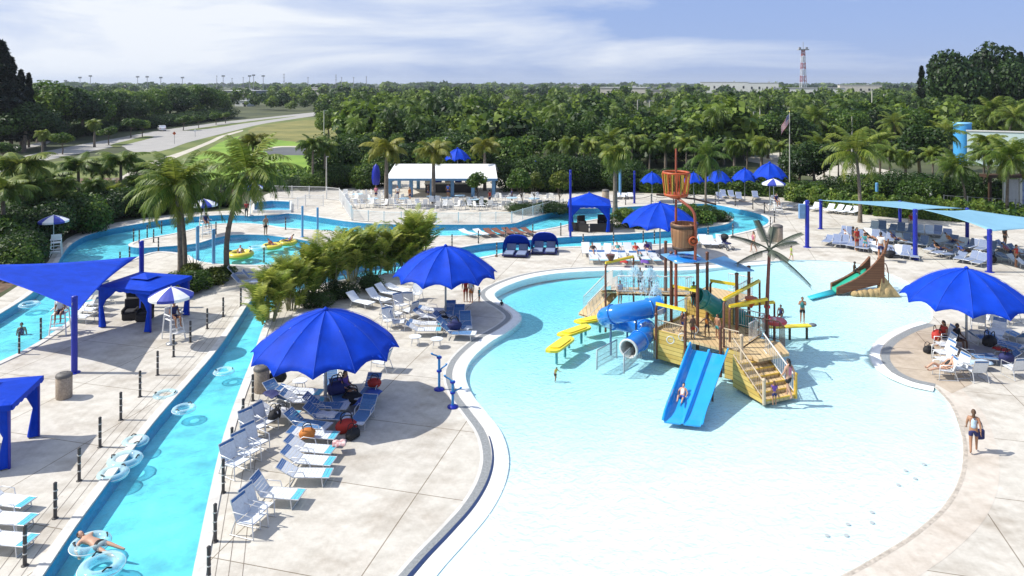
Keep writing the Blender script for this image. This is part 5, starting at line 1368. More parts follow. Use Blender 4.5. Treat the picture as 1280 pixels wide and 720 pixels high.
for i in range(9): t = i/8; a, c = L0.lerp(L1, t*.86), R0_.lerp(R1_, t*.86); z = .08 + 1.15*t; g.append([bs(Vector((*(a.lerp(c, u).xy), z + (.12 if u in (.08, .92) else 0)))) for u in (.08, .2, .5, .8, .92)])
mb.sheet(g, .06); mb.build('chute', GREEN, BS)
mb = MB(); g = [[bs(G(1009, 371)+Vector((0,0,.04))), bs(G(1014, 374.5)+Vector((0,0,.04)))], [bs(G(1040, 362.5)+Vector((0,0,.06))), bs(G(1046, 367.5)+Vector((0,0,.06)))]]; mb.sheet(g, .04); mb.build('landing_mat', TEALMAT, BS)
mb = MB()
for k in range(7): t = k/6; p = R0_.lerp(R1_, .34 + .66*t); mb.ell(bs(p + Vector((.1 + .05*math.sin(k*2.3), -.08, .08))), (.30 + .10*t, .28, .22 + .30*t + .05*math.sin(k*3.1)), 7, 5)
mb.add([bs(R1_ + Vector(q_)) for q_ in ((-.5, -.35, 0), (.95, -.3, 0), (1.0, .35, 0), (-.3, .5, 0), (.05, .05, 1.25), (-.2, -.1, 1.15))], [[0,1,4,5],[1,2,4],[2,3,5,4],[3,0,5]]); mb.build('rock_base', ROCK, BS)
mb = MB(); mb.tube([bs(L1.lerp(R1_, .5) + Vector((.2, .2, 0))), bs(L1.lerp(R1_, .5) + Vector((.2, .2, 2.2)))], .06, 8); mb.tube([bs(R1_ + Vector((0, 0, 2.75))), bs(R1_ + Vector((.35, .1, 3.7)))], [.12, .05], 8); mb.build('bowsprit', HULLB, BS)
mb = MB()
for s in (.3, .7): p = L1.lerp(R1_, s) + Vector((.75, .3, 0)); mb.tube(smooth([bs(p), bs(p + Vector((0, 0, 1.1))), bs(p + Vector((-.25, -.1, 1.9))), bs(p + Vector((-.6, -.2, 1.7)))], 4, False), .035, 6)
for k in range(4): a = L1.lerp(R1_, .3) + Vector((.75 - .1*k, .3, .35 + .35*k)); c = L1.lerp(R1_, .7) + Vector((.75 - .1*k, .3, .35 + .35*k)); mb.tube([bs(a), bs(c)], .03, 5)
mb.build('ladder', BROWN, BS)
# ================================================================== VEGETATION
LEAF_D = leafmat('dark_leaves', (.007, .018, .005), (.024, .060, .010), (.075, .135, .022))
LEAF_M = leafmat('green_leaves', (.014, .042, .007), (.070, .145, .016), (.24, .31, .04))
LEAF_Y = leafmat('yellow_green_leaves', (.045, .075, .010), (.13, .17, .020), (.30, .30, .045))
LEAF_P = leafmat('palm_leaves', (.018, .048, .008), (.095, .165, .018), (.34, .36, .06))
LEAF_G = leafmat('golden_palm_leaves', (.06, .085, .010), (.17, .19, .02), (.36, .33, .05))
LEAF_N = leafmat('needle_leaves', (.004, .012, .006), (.010, .024, .010), (.022, .045, .018), .1)
LEAF_A = leafmat('areca_leaves', (.045, .095, .012), (.17, .25, .03), (.48, .50, .10))
BARK = mat('bark', (.16, .125, .095), .9, var=.3, scale=5, bump=.5)
PBARK = mat('palm_bark', (.17, .14, .11), .9, var=.35, scale=4, bump=.6)
def npmesh(name, V, F, tone, m):
    V = np.asarray(V, np.float32).reshape(-1, 3); F = np.asarray(F, np.int32).reshape(-1, 4); n = len(F)
    me = bpy.data.meshes.new(name); me.vertices.add(len(V)); me.vertices.foreach_set('co', V.ravel())
    me.loops.add(n*4); me.loops.foreach_set('vertex_index', F.ravel()); me.polygons.add(n)
    me.polygons.foreach_set('loop_start', np.arange(0, n*4, 4, dtype=np.int32))
    at_ = me.attributes.new('tone', 'FLOAT', 'FACE'); at_.data.foreach_set('value', np.asarray(tone, np.float32))
    me.materials.append(m); me.update(calc_edges=True); return me
def leafquads(C, N, size, aspect=.6, r=rng):
    """quads centred on C with normals N"""
    n = len(C); T = r.normal(size=(n, 3)); T -= (T*N).sum(1)[:, None]*N; T /= np.linalg.norm(T, axis=1)[:, None] + 1e-9; B = np.cross(N, T)
    s = (size * r.uniform(.6, 1.35, n))[:, None]; T = T*s; B = B*s*aspect
    bend = N * s * .25
    V = np.stack([C - T - bend, C + B, C + T - bend, C - B], 1).reshape(-1, 3); F = np.arange(n*4).reshape(-1, 4); return V, F
def lumps(r, n, rx, rz, zc, lo=.32, hi=.55):
    L = []
    for i in range(n):
        d = r.normal(size=3); d /= np.linalg.norm(d); d[2] = abs(d[2])*1.0 - .35; k = r.uniform(.35, .75)
        L.append((np.array([d[0]*rx*k, d[1]*rx*k, zc + d[2]*rz*k]), rx*r.uniform(lo, hi)))
    L.append((np.array([0, 0, zc]), rx*.55)); return L
def crown_pts(r, L, n):
    w_ = np.array([l[1]**2 for l in L]); idx = r.choice(len(L), n, p=w_/w_.sum())
    D = r.normal(size=(n, 3)); D /= np.linalg.norm(D, axis=1)[:, None]; rad = np.array([l[1] for l in L])[idx]; cen = np.array([l[0] for l in L])[idx]
    R = rad * (r.uniform(.55, 1.06, n)**.5); C = cen + D*R[:, None]*np.array([1, 1, .85])
    N = D*.9 + r.normal(size=(n, 3))*.55 + np.array([0, 0, .35]); N /= np.linalg.norm(N, axis=1)[:, None]
    tone = np.clip(.5 + .16*r.normal(size=n) + (r.uniform(-.2, .2, len(L))[idx]), 0, 1); return C, N, tone
def crown_mesh(name, seed, h, rx, rz, zc, nl, n, size, m):
    r = np.random.default_rng(seed); L = lumps(r, nl, rx, rz, zc); C, N, t = crown_pts(r, L, n); V, F = leafquads(C, N, np.full(n, size), .6, r); return npmesh(name, V, F, t, m), L
def trunk_limbs(mb, L, h0, r0, seed):
    rr = random.Random(seed); mb.tube([(0, 0, -.1), (.05*h0, 0, h0*.5), (.0, .05*h0, h0)], [r0*1.3, r0, r0*.75], 8)
    for c, rad in L[:7]:
        c = Vector(c); s = Vector((0, .05*h0, h0*.95)); mid = s.lerp(c, .5) + Vector((rr.uniform(-.2, .2), rr.uniform(-.2, .2), -.15*rad)); mb.tube([s, mid, c], [r0*.5, r0*.35, r0*.12], 6)
def tree_kit(name, seed, h, rx, rz, n, size, m, nl=9, r0=None, clear=.38):
    root = thing(name, None, None); zc = h - rz*.95 if h > 8 else h - rz*.75
    me, L = crown_mesh('crown', seed, h, rx, rz, zc, nl, n, size, m); c = bpy.data.objects.new('crown', me); COL.objects.link(c); c.parent = root
    mb = MB(); trunk_limbs(mb, L, h*clear, r0 or h*.025, seed); mb.build('trunk', BARK, root); return Kit(root)
# unit-ish kits (height in metres at scale 1)
T_BROAD = [tree_kit('broadleaf_tree', 11+i, 10, 4.6, 4.6, 5200, .25, LEAF_M, 14) for i in range(3)]
T_DARK = [tree_kit('dark_tree', 31+i, 10, 4.3, 4.8, 5200, .25, LEAF_D, 14) for i in range(2)]
T_ROUND = [tree_kit('round_tree', 41+i, 5, 2.2, 1.7, 1500, .22, LEAF_M, 7, .10, .45) for i in range(2)]
T_YOUNG = [tree_kit('young_tree', 51+i, 5, 1.6, 2.2, 2600, .13, LEAF_Y if i else LEAF_M, 9, .07, .28) for i in range(2)]
def bush_kit(name, seed, rx, rz, n, size, m):
    root = thing(name, None, None); r = np.random.default_rng(seed); L = []
    for i in range(8):
        a = r.uniform(0, 2*PI); k = r.uniform(0, .6); L.append((np.array([rx*k*math.cos(a), rx*k*math.sin(a), rz*r.uniform(.25, .6)]), rz*r.uniform(.35, .55)))
    C, N, t = crown_pts(r, L, n); C[:, 2] = np.abs(C[:, 2]); V, F = leafquads(C, N, np.full(n, size), .5, r); c = bpy.data.objects.new('foliage', npmesh('foliage', V, F, t, m)); COL.objects.link(c); c.parent = root
    mb = MB()
    for c_, rad in L[:6]: mb.tube([(0, 0, -.1), tuple(c_*np.array([.6, .6, .5])), tuple(c_)], [.05, .035, .015], 5)
    mb.build('stem', BARK, root); return Kit(root)
B_DARK = [bush_kit('shrub', 61+i, 1.6, 1.7, 4600, .072, LEAF_D) for i in range(2)]
B_GRN = [bush_kit('shrub', 71+i, 1.6, 1.5, 4600, .070, LEAF_M) for i in range(2)]
B_YEL = [bush_kit('shrub', 81, 1.4, 1.2, 2000, .10, LEAF_Y)]
# pines: tiers of drooping needle sprays
def pine_kit(seed, h=18, r0=3.4):
    root = thing('pine_tree', None, None); r = np.random.default_rng(seed); n = 5200
    t = r.uniform(0, 1, n)**.8; z = h*(.12 + .88*t); tier = .72 + .28*np.sin(z*2.4 + r.uniform(0, .6, n)); rad = r0*(1 - t)**.75*tier*np.sqrt(r.uniform(.1, 1, n)) + .15; a = r.uniform(0, 2*PI, n); a += .25*np.sin(a*5 + z)
    C = np.stack([rad*np.cos(a), rad*np.sin(a), z - .12*rad], 1); N = np.stack([np.cos(a)*.5, np.sin(a)*.5, np.full(n, .7)], 1) + r.normal(size=(n, 3))*.5; N /= np.linalg.norm(N, axis=1)[:, None]
    V, F = leafquads(C, N, np.full(n, .42), .35, r); c = bpy.data.objects.new('crown', npmesh('crown', V, F, np.clip(.5 + .2*r.normal(size=n), 0, 1), LEAF_N)); COL.objects.link(c); c.parent = root
    mb = MB(); mb.tube([(0, 0, -.1), (0, 0, h*.5), (.1, 0, h*.98)], [.3, .2, .04], 8); mb.build('trunk', BARK, root); return Kit(root)
PINE = [pine_kit(91), pine_kit(92, 18, 2.6)]
# palms
def frond_mesh(r, V, F, T, o, az, el, L, droop, pairs, leaf, hang, width=.05, tone=.5, twist=0.):
    side = np.array([-math.sin(az), math.cos(az), 0.]); out = np.array([math.cos(az), math.sin(az), 0.]); P = []; e = el; p = np.array(o, float); n = 14
    for i in range(n+1): P.append(p.copy()); p = p + (out*math.cos(e) + np.array([0, 0, math.sin(e)]))*L/n; e -= droop/n*(.5 + 1.0*i/n)
    P = np.array(P)
    for i in range(n):   # rachis
        w_ = side*.035*(1-i/n) + side*.006; b = len(V); V += [P[i]-w_, P[i]+w_, P[i+1]+w_*.9, P[i+1]-w_*.9]; F.append([b, b+1, b+2, b+3]); T.append(min(1, tone+.25))
    for i in range(pairs):
        t = .12 + .86*(i+.5)/pairs; j = t*n; k = min(int(j), n-1); c = P[k] + (P[k+1]-P[k])*(j-k); d = P[k+1]-P[k]; d /= np.linalg.norm(d); up = np.cross(side, d)*-1
        l = leaf*(.55 + .9*math.sin(PI*min(1, .12+t*.86)))*(1 - .35*t)
        for s in (-1, 1):
            v = side*s*.8 + d*(.45 + .3*t) + np.array([0, 0, -hang]) + r.normal(size=3)*.10; v /= np.linalg.norm(v); w_ = d*width*(1.2 if t < .7 else .9); m_ = c + v*l*.5 + np.array([0, 0, .02]); e_ = c + v*l + np.array([0, 0, -hang*l*.35]); b = len(V)
            V += [c - w_*.5, c + w_*.5, m_ + w_*.6, m_ - w_*.6]; F.append([b, b+1, b+2, b+3]); tt = min(1, max(0, tone + r.normal()*.10)); T.append(tt)
            b = len(V); V += [m_ - w_*.6, m_ + w_*.6, e_ + w_*.12, e_ - w_*.12]; F.append([b, b+1, b+2, b+3]); T.append(tt)
def palm_kit(name, seed, h, nf, L, droop, pairs, leaf, hang, m, lean=0., r0=.16, curve=0., el_hi=80, el_lo=-35, shaft=False, width=.05, bulge=0.):
    root = thing(name, None, None); r = np.random.default_rng(seed); V, F, T = [], [], []; tip = (lean, 0, h)
    for i in range(nf):
        u = i/(nf-1); az = i*2.39996 + r.uniform(-.2, .2); el = math.radians(el_hi + (el_lo-el_hi)*u + r.uniform(-8, 8))
        frond_mesh(r, V, F, T, tip, az, el, L*r.uniform(.85, 1.08)*(.85 + .25*math.sin(PI*u)), droop*(.75 + .5*u)*r.uniform(.8, 1.2), pairs, leaf, hang*(.6 + .8*u), width, tone=.62 - .28*u + r.uniform(-.1, .1) + (.35 if (u > .82 and r.uniform() < .5) else 0))
    c = bpy.data.objects.new('crown', npmesh('crown', V, F, T, m)); COL.objects.link(c); c.parent = root
    mb = MB(); P = []; R = []
    for i in range(13): t = i/12; P.append((lean*(t**1.6) + curve*math.sin(PI*t), 0, h*t - .15*(1-t))); R.append(r0*(1.25 - .5*t + .35*max(0, .12-t)/.12 + bulge*math.sin(PI*t)) * (1 + .05*(i % 2)))
    mb.tube(P, R, 9); mb.build('trunk', PBARK, root)
    if shaft: mb = MB(); mb.tube([(lean, 0, h-.9), (lean, 0, h-.45), (lean, 0, h+.1)], [r0*.85, r0*1.0, r0*.5], 9); mb.build('crown_shaft', mat('crown_shaft', (.16, .24, .06), .5, var=.15), root)
    return Kit(root)
P_COCO = [palm_kit('coconut_palm', 101+i, 7, 21, 4.0, 1.55, 40, .78, .55, LEAF_P, width=.07, lean=(.5, 1.3)[i], curve=(-.1, -.35)[i], el_hi=78, el_lo=-32) for i in range(2)]
P_QUEEN = [palm_kit('queen_palm', 111+i, 7, 19, 2.9, 2.3, 44, .66, .75, LEAF_P, width=.065, r0=.15, el_hi=78, el_lo=0) for i in range(2)]
P_GOLD = [palm_kit('royal_palm', 121+i, 6, 14, 2.7, 2.4, 46, .58, .8, LEAF_G, width=.07, r0=.16, el_hi=80, el_lo=8, shaft=True, bulge=.2) for i in range(2)]
P_SABAL = [palm_kit('cabbage_palm', 131+i, 6, 26, 1.9, 1.9, 20, .85, .75, LEAF_P, r0=.2, el_hi=85, el_lo=-60, width=.07) for i in range(2)]
def areca_kit(seed, h=4.0, n=14):
    root = thing('areca_palm', None, None); r = np.random.default_rng(seed); V, F, T = [], [], []; mb = MB()
    for i in range(n):
        a = r.uniform(0, 2*PI); k = r.uniform(.1, .9); hh = h*(r.uniform(.03, .2) if i % 4 == 0 else r.uniform(.22, .62)); top = np.array([k*.95*math.cos(a), k*.95*math.sin(a), hh]); b0 = (k*.5*math.cos(a), k*.5*math.sin(a), 0)
        mb.tube([b0, tuple((np.array(b0)+top)/2 + np.array([0, 0, .1])), tuple(top)], [.045, .04, .03], 5)
        for j in range(5): frond_mesh(r, V, F, T, top, a + j*2.4 + r.uniform(-.5, .5), math.radians(r.uniform(62, 94)), h*.46*r.uniform(.7, 1.15), r.uniform(.7, 1.7), 24, .36, .12, .045, tone=r.uniform(.25, .95))
    c = bpy.data.objects.new('foliage', npmesh('foliage', V, F, T, LEAF_A)); COL.objects.link(c); c.parent = root; mb.build('stems', mat('cane', (.30, .30, .16), .6, var=.2), root); return Kit(root)
ARECA = [areca_kit(141), areca_kit(142), areca_kit(143)]
KH = {}
def kit_h(k):
    if id(k) not in KH:
        zs = np.concatenate([np.array([v.co.z for v in c.data.vertices]) for c in k.root.children if c.type == 'MESH']); KH[id(k)] = float(np.percentile(zs, 99.3))
    return KH[id(k)]
def veg(kits, px, py, top, h0, rz, lab, cat='tree', group=None, pick=0, wide=1.0):
    """stand a plant on the ground at a photo position with its crown reaching a photo height"""
    p = G(px, py); h = CAM_H - (top - HY)*p.y/FPX; kt = kits[pick % len(kits)]; h0 = kit_h(kt); s = h/h0; kits[pick % len(kits)].put((p.x, p.y, 0), rz, lab, cat, group, scale=(s*wide, s*wide, s))
# --- areca clump beside the umbrellas
for i, (x, y, t, lab) in enumerate([(336, 402, 335, 'yellow green areca palm nearest the lazy river and the first umbrella'), (362, 388, 318, 'areca palm behind the first umbrella, second in the clump'), (388, 374, 296, 'areca palm with pale canes in the middle of the clump'), (352, 372, 322, 'areca palm at the river side of the clump'),
    (415, 364, 290, 'tall areca palm over the white loungers'), (442, 352, 284, 'areca palm, fifth along the clump from the river end'), (468, 344, 280, 'areca palm next to the leafy end of the clump'), (492, 340, 282, 'small areca palm before the second umbrella')]):
    veg(ARECA, x, y, t, 4.55, i*1.3, lab, 'areca palm', 'areca palms between the umbrellas', i, (1.15, .95, 1.05)[i % 3])
veg(ARECA, 517, 337, 262, 5, .5, 'tallest areca palm at the far end of the clump by the second umbrella', 'areca palm', 'areca palms between the umbrellas', pick=1, wide=1.0); veg(ARECA, 505, 338, 272, 5, 2.5, 'areca palm beside the tallest one at the far end of the clump', 'areca palm', 'areca palms between the umbrellas', pick=2, wide=1.0)
veg(B_DARK, 425, 374, 352, 1.75, 0, 'dark low shrub under the areca palms behind the white loungers', 'shrub', pick=0, wide=1.2); veg(B_DARK, 462, 362, 342, 1.75, 1, 'dark low shrub under the areca palms nearer the second umbrella', 'shrub', pick=1, wide=1.2)
veg(B_DARK, 392, 384, 364, 1.75, 2, 'dark low shrub at the foot of the tallest areca canes', 'shrub', pick=1, wide=1.2)
# --- palm bed
C_ = P_COCO[0]
veg(P_COCO, 225, 349, 192, 8, 2.6, 'coconut palm with straight trunk in the palm bed, nearer the capped cabana', 'palm', pick=0, wide=1.0); veg(P_COCO, 231, 343, 200, 8, 3.6, 'coconut palm with straight trunk in the palm bed, behind its twin', 'palm', pick=0, wide=1.0)
veg(P_COCO, 285, 344, 170, 8, .15, 'coconut palm with curved leaning trunk over the leisure pool', 'palm', pick=1)
for i, (x, y, t, lab) in enumerate([(222, 372, 350, 'round green shrub in the palm bed closest to the cabana'), (236, 365, 342, 'green shrub in the palm bed, second from the cabana'), (251, 358, 338, 'green shrub in the middle of the palm bed'), (266, 352, 334, 'green shrub in the palm bed near the curved palm'), (279, 347, 332, 'small green shrub at the foot of the curved palm'), (216, 360, 342, 'green shrub at the back of the palm bed'), (240, 349, 330, 'green shrub behind the twin palm trunks')]):
    veg(B_GRN if i % 3 else B_YEL, x, y, t, 1.6, i, lab, 'shrub', 'shrubs in the palm bed', i, 1.25)
# spiky plant
root = thing('spiky_plant', 'dark spiky rosette plant in the palm bed between the trunks', 'plant', at(243, 340)); mb = MB()
for k in range(22): a = k*2.4; e = .4 + .9*(k % 5)/5; d = Vector((math.cos(a)*math.cos(e), math.sin(a)*math.cos(e), math.sin(e))); s = Vector((-d.y, d.x, 0)).normalized()*.07; mb.add([-s, s, d*1.5 + s*.05 + Vector((0,0,-.1)), d*1.5 - s*.05 + Vector((0,0,-.1))], [[0,1,2,3]])
mb.build('leaves', mat('spiky_leaf', (.02, .035, .02), .5, var=.3), root)
# --- planted bank on the left of the channel
left_palms = [(26, 294, 178, 'queen palm with plume crown at the photo edge by the planted bank'), (98, 266, 178, 'queen palm behind the planted bank, second from the photo edge'), (151, 262, 176, 'queen palm behind the planted bank with pale trunk'), (4, 318, 205, 'bushy palm cut by the photo edge above the triangular sail'), (62, 280, 200, 'queen palm among dark shrubs on the planted bank'), (128, 255, 190, 'queen palm half hidden between two others on the planted bank'), (182, 252, 190, 'dark palm by the lawn corner behind the channel')]
for i, (x, y, t, lab) in enumerate(left_palms): veg(P_QUEEN, x, y, t + 14, 8.3, i*1.7, lab, 'palm', 'palms on the planted bank', i, 1.55)
bl_ = [(12, 345, 300), (30, 330, 285), (20, 338, 290), (8, 322, 268), (28, 312, 258), (46, 300, 250), (98, 290, 246), (40, 290, 238), (88, 288, 244), (106, 281, 240), (124, 277, 238), (142, 273, 238), (160, 271, 234), (178, 268, 236), (196, 266, 234), (214, 264, 236), (232, 262, 234), (250, 261, 236), (268, 259, 238), (284, 258, 240),
    (16, 300, 245), (36, 288, 235), (80, 276, 228), (112, 268, 226), (140, 262, 224), (170, 258, 222), (200, 254, 222), (230, 252, 224), (258, 252, 228), (55, 270, 228), (95, 260, 222), (188, 247, 218)]
for i, (x, y, t) in enumerate(bl_):
    row = 'front' if i < 20 else 'back'; k = i if i < 20 else i - 20
    t += 2 if i < 20 else 14
    veg(B_DARK if i % 3 else B_GRN, x, y, t, 1.75, i*1.1, f'dark shrub on the planted bank, {row} row, {ORD[k]} from the photo edge', 'shrub', 'shrubs on the planted bank', i, 1.0 if i < 20 else 1.2)
veg(B_YEL, 30, 318, 296, 1.4, 0, 'olive shrub on the planted bank beside the lifeguard chair', 'shrub', wide=1.3); veg(B_YEL, 30, 344, 322, 1.4, 2, 'yellowish shrub at the river edge above the triangular sail', 'shrub', wide=1.3)
for i, (x, y, t, k) in enumerate([(78, 286, 206, P_SABAL), (116, 274, 208, P_SABAL), (168, 265, 204, P_SABAL), (202, 261, 206, P_QUEEN), (250, 258, 204, P_SABAL), (276, 256, 206, P_QUEEN), (40, 296, 210, P_SABAL), (140, 268, 214, ARECA), (60, 290, 222, ARECA)]):
    veg(k, x, y, t + 14, 1, i*1.1, f'slim young palm between the shrubs of the planted bank, {ORD[i]} from the middle', 'palm', 'young palms on the planted bank', i, 1.3)
for i in range(17):
    x = 46 + 14.5*i; veg(B_DARK, x, 176 - 1.75*i, 160 - 1.6*i, 1, i*1.3, f'dark thicket at the foot of the trees beyond the road, {ORD[i]} from the pines', 'thicket', 'thickets beyond the road', i, 2.2)
# --- roadside trees
for i, (x, y, t, k, lab) in enumerate([(53, 196, 162, P_SABAL, 'small palm at the roadside nearest the photo edge'), (78, 193, 166, T_ROUND, 'round clipped tree on the road median nearest the photo edge'), (118, 184, 149, P_SABAL, 'small palm on the road median between two round trees'), (136, 181, 158, T_ROUND, 'round clipped tree on the road median beside the small palm'),
    (164, 172, 148, T_ROUND, 'small round tree at the median tip, before the car'), (178, 171, 150, T_ROUND, 'wider round tree at the median tip, before the car'), (229, 163, 145, T_ROUND, 'little tree on the median strip past the car'), (248, 160, 144, T_ROUND, 'second little tree on the median strip past the car'), (270, 156, 141, T_ROUND, 'third little tree on the median strip past the car'), (282, 154, 140, T_ROUND, 'fourth little tree on the median strip past the car'), (4, 205, 178, T_ROUND, 'round tree cut by the photo edge beside the road')]):
    veg(k, x, y, t, 6.6 if k is P_SABAL else 5, i, lab, 'palm' if k is P_SABAL else 'tree', 'roadside trees', i, 1.2 if k is P_SABAL else 1.35)
# dark wall of trees beyond the road
for i, (x, y, t) in enumerate([(2, 190, 52), (14, 188, 72), (26, 186, 88), (36, 184, 92)]): veg(PINE, x, y, t, 18, i*2, f'tall dark pine at the upper corner by the road, {ORD[i]} from the photo edge', 'pine', 'tall pines by the road', i, 1.25 - .1*i)
for i, (x, y, t) in enumerate([(48, 178, 104), (66, 176, 110), (86, 173, 110), (104, 170, 114), (122, 167, 116), (140, 164, 116), (158, 161, 116), (176, 158, 116), (194, 155, 114), (212, 153, 112), (230, 151, 110), (248, 149, 108), (266, 147, 112), (56, 184, 140), (30, 190, 130)]):
    veg(T_DARK if i % 4 in (1, 2) else T_BROAD, x, y, t, 9.6, i*1.3, f'big spreading tree beyond the road, {ORD[i]} from the pines', 'tree', 'trees beyond the road', i, 1.15)
# big trees on the right skyline
for i, (x, y, t, lab) in enumerate([(1200, 168, 66, 'tall dark spreading tree on the right skyline, nearest the blue cylinder'), (1228, 166, 58, 'tallest dark tree on the skyline above the sign wall'), (1254, 168, 72, 'tall dark tree on the skyline at the side of the tallest'), (1274, 170, 80, 'dark tree on the skyline at the photo edge')]): veg(T_DARK, x, y, t, 9.6, i*2.1, lab, 'tree', 'dark trees on the skyline', i, .75)
veg(PINE, 1276, 166, 66, 18, 0, 'narrow dark pine top at the right photo edge', 'pine', pick=1); veg(PINE, 1152, 160, 83, 18, 1, 'dark pointed pine standing above the woods', 'pine', pick=1)
# --- royal palms round the pavilion
for i, (x, y, t, k, lab) in enumerate([(483, 257, 172, P_GOLD, 'royal palm with plume crown at the near corner of the pavilion'), (542, 254, 176, P_GOLD, 'golden royal palm standing before the middle of the pavilion'), (606, 238, 172, P_GOLD, 'golden royal palm at the far end of the pavilion roof'),
    (391, 236, 168, P_QUEEN, 'dark queen palm beside the lawn above the white fence'), (406, 234, 176, P_QUEEN, 'second queen palm beside the lawn, next to the dark one'), (316, 232, 166, P_GOLD, 'royal palm standing on the lawn behind the curved palm')]): veg(k, x, y, t, 7.4 if k is P_GOLD else 8.3, i*1.2, lab, 'palm', pick=i, wide=1.15)
veg(T_YOUNG, 597, 256, 216, 5, 0, 'young green tree in a bed before the pavilion', pick=0); veg(T_YOUNG, 653, 262, 212, 5, 1, 'young slender tree past the pavilion, on the fence bed', pick=0); veg(T_YOUNG, 700, 262, 214, 5, 2, 'young yellow green tree beside the tall cobalt post', pick=1); veg(T_YOUNG, 668, 258, 216, 5, 3, 'young tree squeezed between two others past the pavilion', pick=1, wide=.9)
for i, (x, y, t) in enumerate([(597, 258, 249), (646, 266, 255), (660, 266, 254), (682, 265, 252), (700, 266, 253)]): veg(B_DARK, x, y, t, 1.75, i, f'low dark shrub in the terrace beds, {ORD[i]} from the pavilion', 'shrub', 'low shrubs in the terrace beds', i, 1.8)
# island bend bed
for i, (x, y, t) in enumerate([(786, 284, 262), (850, 282, 262), (866, 279, 255), (880, 277, 257), (893, 276, 262), (903, 277, 265), (780, 276, 262)]): veg(B_DARK if i % 2 else B_GRN, x, y, t, 1.75, i, f'shrub in the planted bed of the river bend, {ORD[i]} from the cabana', 'shrub', 'shrubs in the river bend bed', i, 1.2)
veg(P_SABAL, 769, 266, 178, 6.6, 0, 'palm with slim trunk growing behind the peaked cabana', 'palm', pick=0); veg(P_COCO, 882, 266, 172, 8.2, 1, 'tall palm rising from the river bend bed', 'palm', pick=0, wide=.8)
# --- belt of shrubs and trees behind the terrace and the far umbrellas
belt = []
r_ = random.Random(5)
for x in range(330, 480, 13): belt.append((x, 238 - .04*(x-330) + r_.uniform(-2, 2), (220 if x < 410 else 206) + r_.uniform(-4, 8), 'behind the white fence'))
for x in range(425, 645, 16): belt.append((x, 218 + r_.uniform(-3, 3), 176 + r_.uniform(-10, 10), 'behind the pavilion'))
for x in range(645, 800, 13): belt.append((x, 236 + r_.uniform(-2, 3), 206 + r_.uniform(-12, 8), 'behind the terrace'))
for x in range(992, 1270, 13): belt.append((x, 247 + .03*(x-992) + r_.uniform(-3, 3), 222 + r_.uniform(-8, 8), 'along the east path'))
for x in range(800, 985, 12): belt.append((x, 238 + r_.uniform(-2, 2), 214 + r_.uniform(-8, 6), 'behind the far umbrellas'))
cnt = {}
for i, (x, y, t, w_) in enumerate(belt):
    k = cnt.get(w_, 0); cnt[w_] = k+1
    veg(B_DARK if i % 5 else B_GRN, x, y, t, 1.75, i*1.7, f'tall dark bush {w_}, {ORD[k]} from its left end', 'bush', 'bushes behind the pool decks', i, .95)
tall = [(432, 205, 168, T_BROAD), (460, 210, 172, T_DARK), (505, 205, 166, T_BROAD), (528, 200, 160, T_BROAD), (565, 206, 164, T_DARK), (585, 200, 158, T_BROAD), (640, 214, 172, T_DARK), (665, 212, 160, T_DARK), (690, 222, 176, P_SABAL), (712, 226, 170, P_SABAL), (738, 224, 172, P_QUEEN), (765, 222, 158, P_COCO), (790, 226, 168, P_QUEEN),
    (812, 228, 172, P_QUEEN), (832, 222, 166, P_SABAL), (846, 190, 132, P_COCO), (858, 226, 168, P_QUEEN), (905, 206, 146, P_COCO), (918, 228, 172, P_SABAL), (934, 226, 176, P_QUEEN), (952, 230, 170, P_SABAL), (975, 226, 174, P_QUEEN), (1000, 236, 182, T_DARK), (1018, 240, 178, T_DARK), (1030, 222, 165, P_COCO), (1048, 236, 186, P_QUEEN),
    (1100, 226, 160, P_COCO), (1112, 238, 180, P_QUEEN), (1132, 240, 188, P_SABAL), (1150, 230, 158, T_DARK), (1166, 240, 182, P_QUEEN), (1180, 214, 150, P_COCO), (1186, 246, 196, P_SABAL), (730, 205, 152, T_BROAD), (700, 200, 150, T_DARK), (775, 204, 148, T_BROAD), (820, 204, 146, T_BROAD), (870, 204, 144, T_BROAD), (930, 200, 140, P_COCO), (960, 198, 146, T_BROAD), (990, 200, 142, T_DARK), (1015, 192, 132, P_COCO), (1060, 194, 138, T_BROAD), (1090, 190, 136, T_DARK), (1120, 196, 140, P_COCO), (1140, 190, 136, T_BROAD), (1165, 188, 134, P_COCO), (1260, 190, 130, P_COCO), (1240, 186, 120, P_COCO), (615, 196, 150, T_BROAD), (550, 186, 146, T_BROAD), (480, 192, 150, T_DARK), (410, 176, 138, T_BROAD), (440, 182, 140, T_DARK)]
nm = {id(T_BROAD): 'broad green tree', id(T_DARK): 'dark leafy tree', id(P_SABAL): 'cabbage palm', id(P_QUEEN): 'queen palm', id(P_COCO): 'coconut palm'}
hh = {id(T_BROAD): 9.6, id(T_DARK): 9.6, id(P_SABAL): 6.6, id(P_QUEEN): 8.3, id(P_COCO): 8.4}
zones = [(0, 520, 'between the lawn and the pavilion'), (520, 640, 'behind the pavilion roof'), (640, 740, 'past the pavilion end'), (740, 830, 'behind the peaked cabana'), (830, 925, 'behind the crow nest'), (925, 1000, 'behind the striped umbrella'), (1000, 1110, 'behind the flag and hedge'), (1110, 1200, 'before the sign wall'), (1200, 1300, 'above the sign wall')]
tall.sort(key=lambda a: a[0]); zc = {}
for i, (x, y, t, k) in enumerate(tall):
    z = next(z for a, b, z in zones if a <= x < b); key = (z, id(k)); n = zc.get(key, 0); zc[key] = n+1
    veg(k, x, y, t, hh[id(k)], i*1.9, f'{nm[id(k)]} {z}, {ORD[n]} counted from the left', 'palm' if 'palm' in nm[id(k)] else 'tree', 'trees behind the pool decks', i, 1.1 if 'palm' in nm[id(k)] else 1.0)
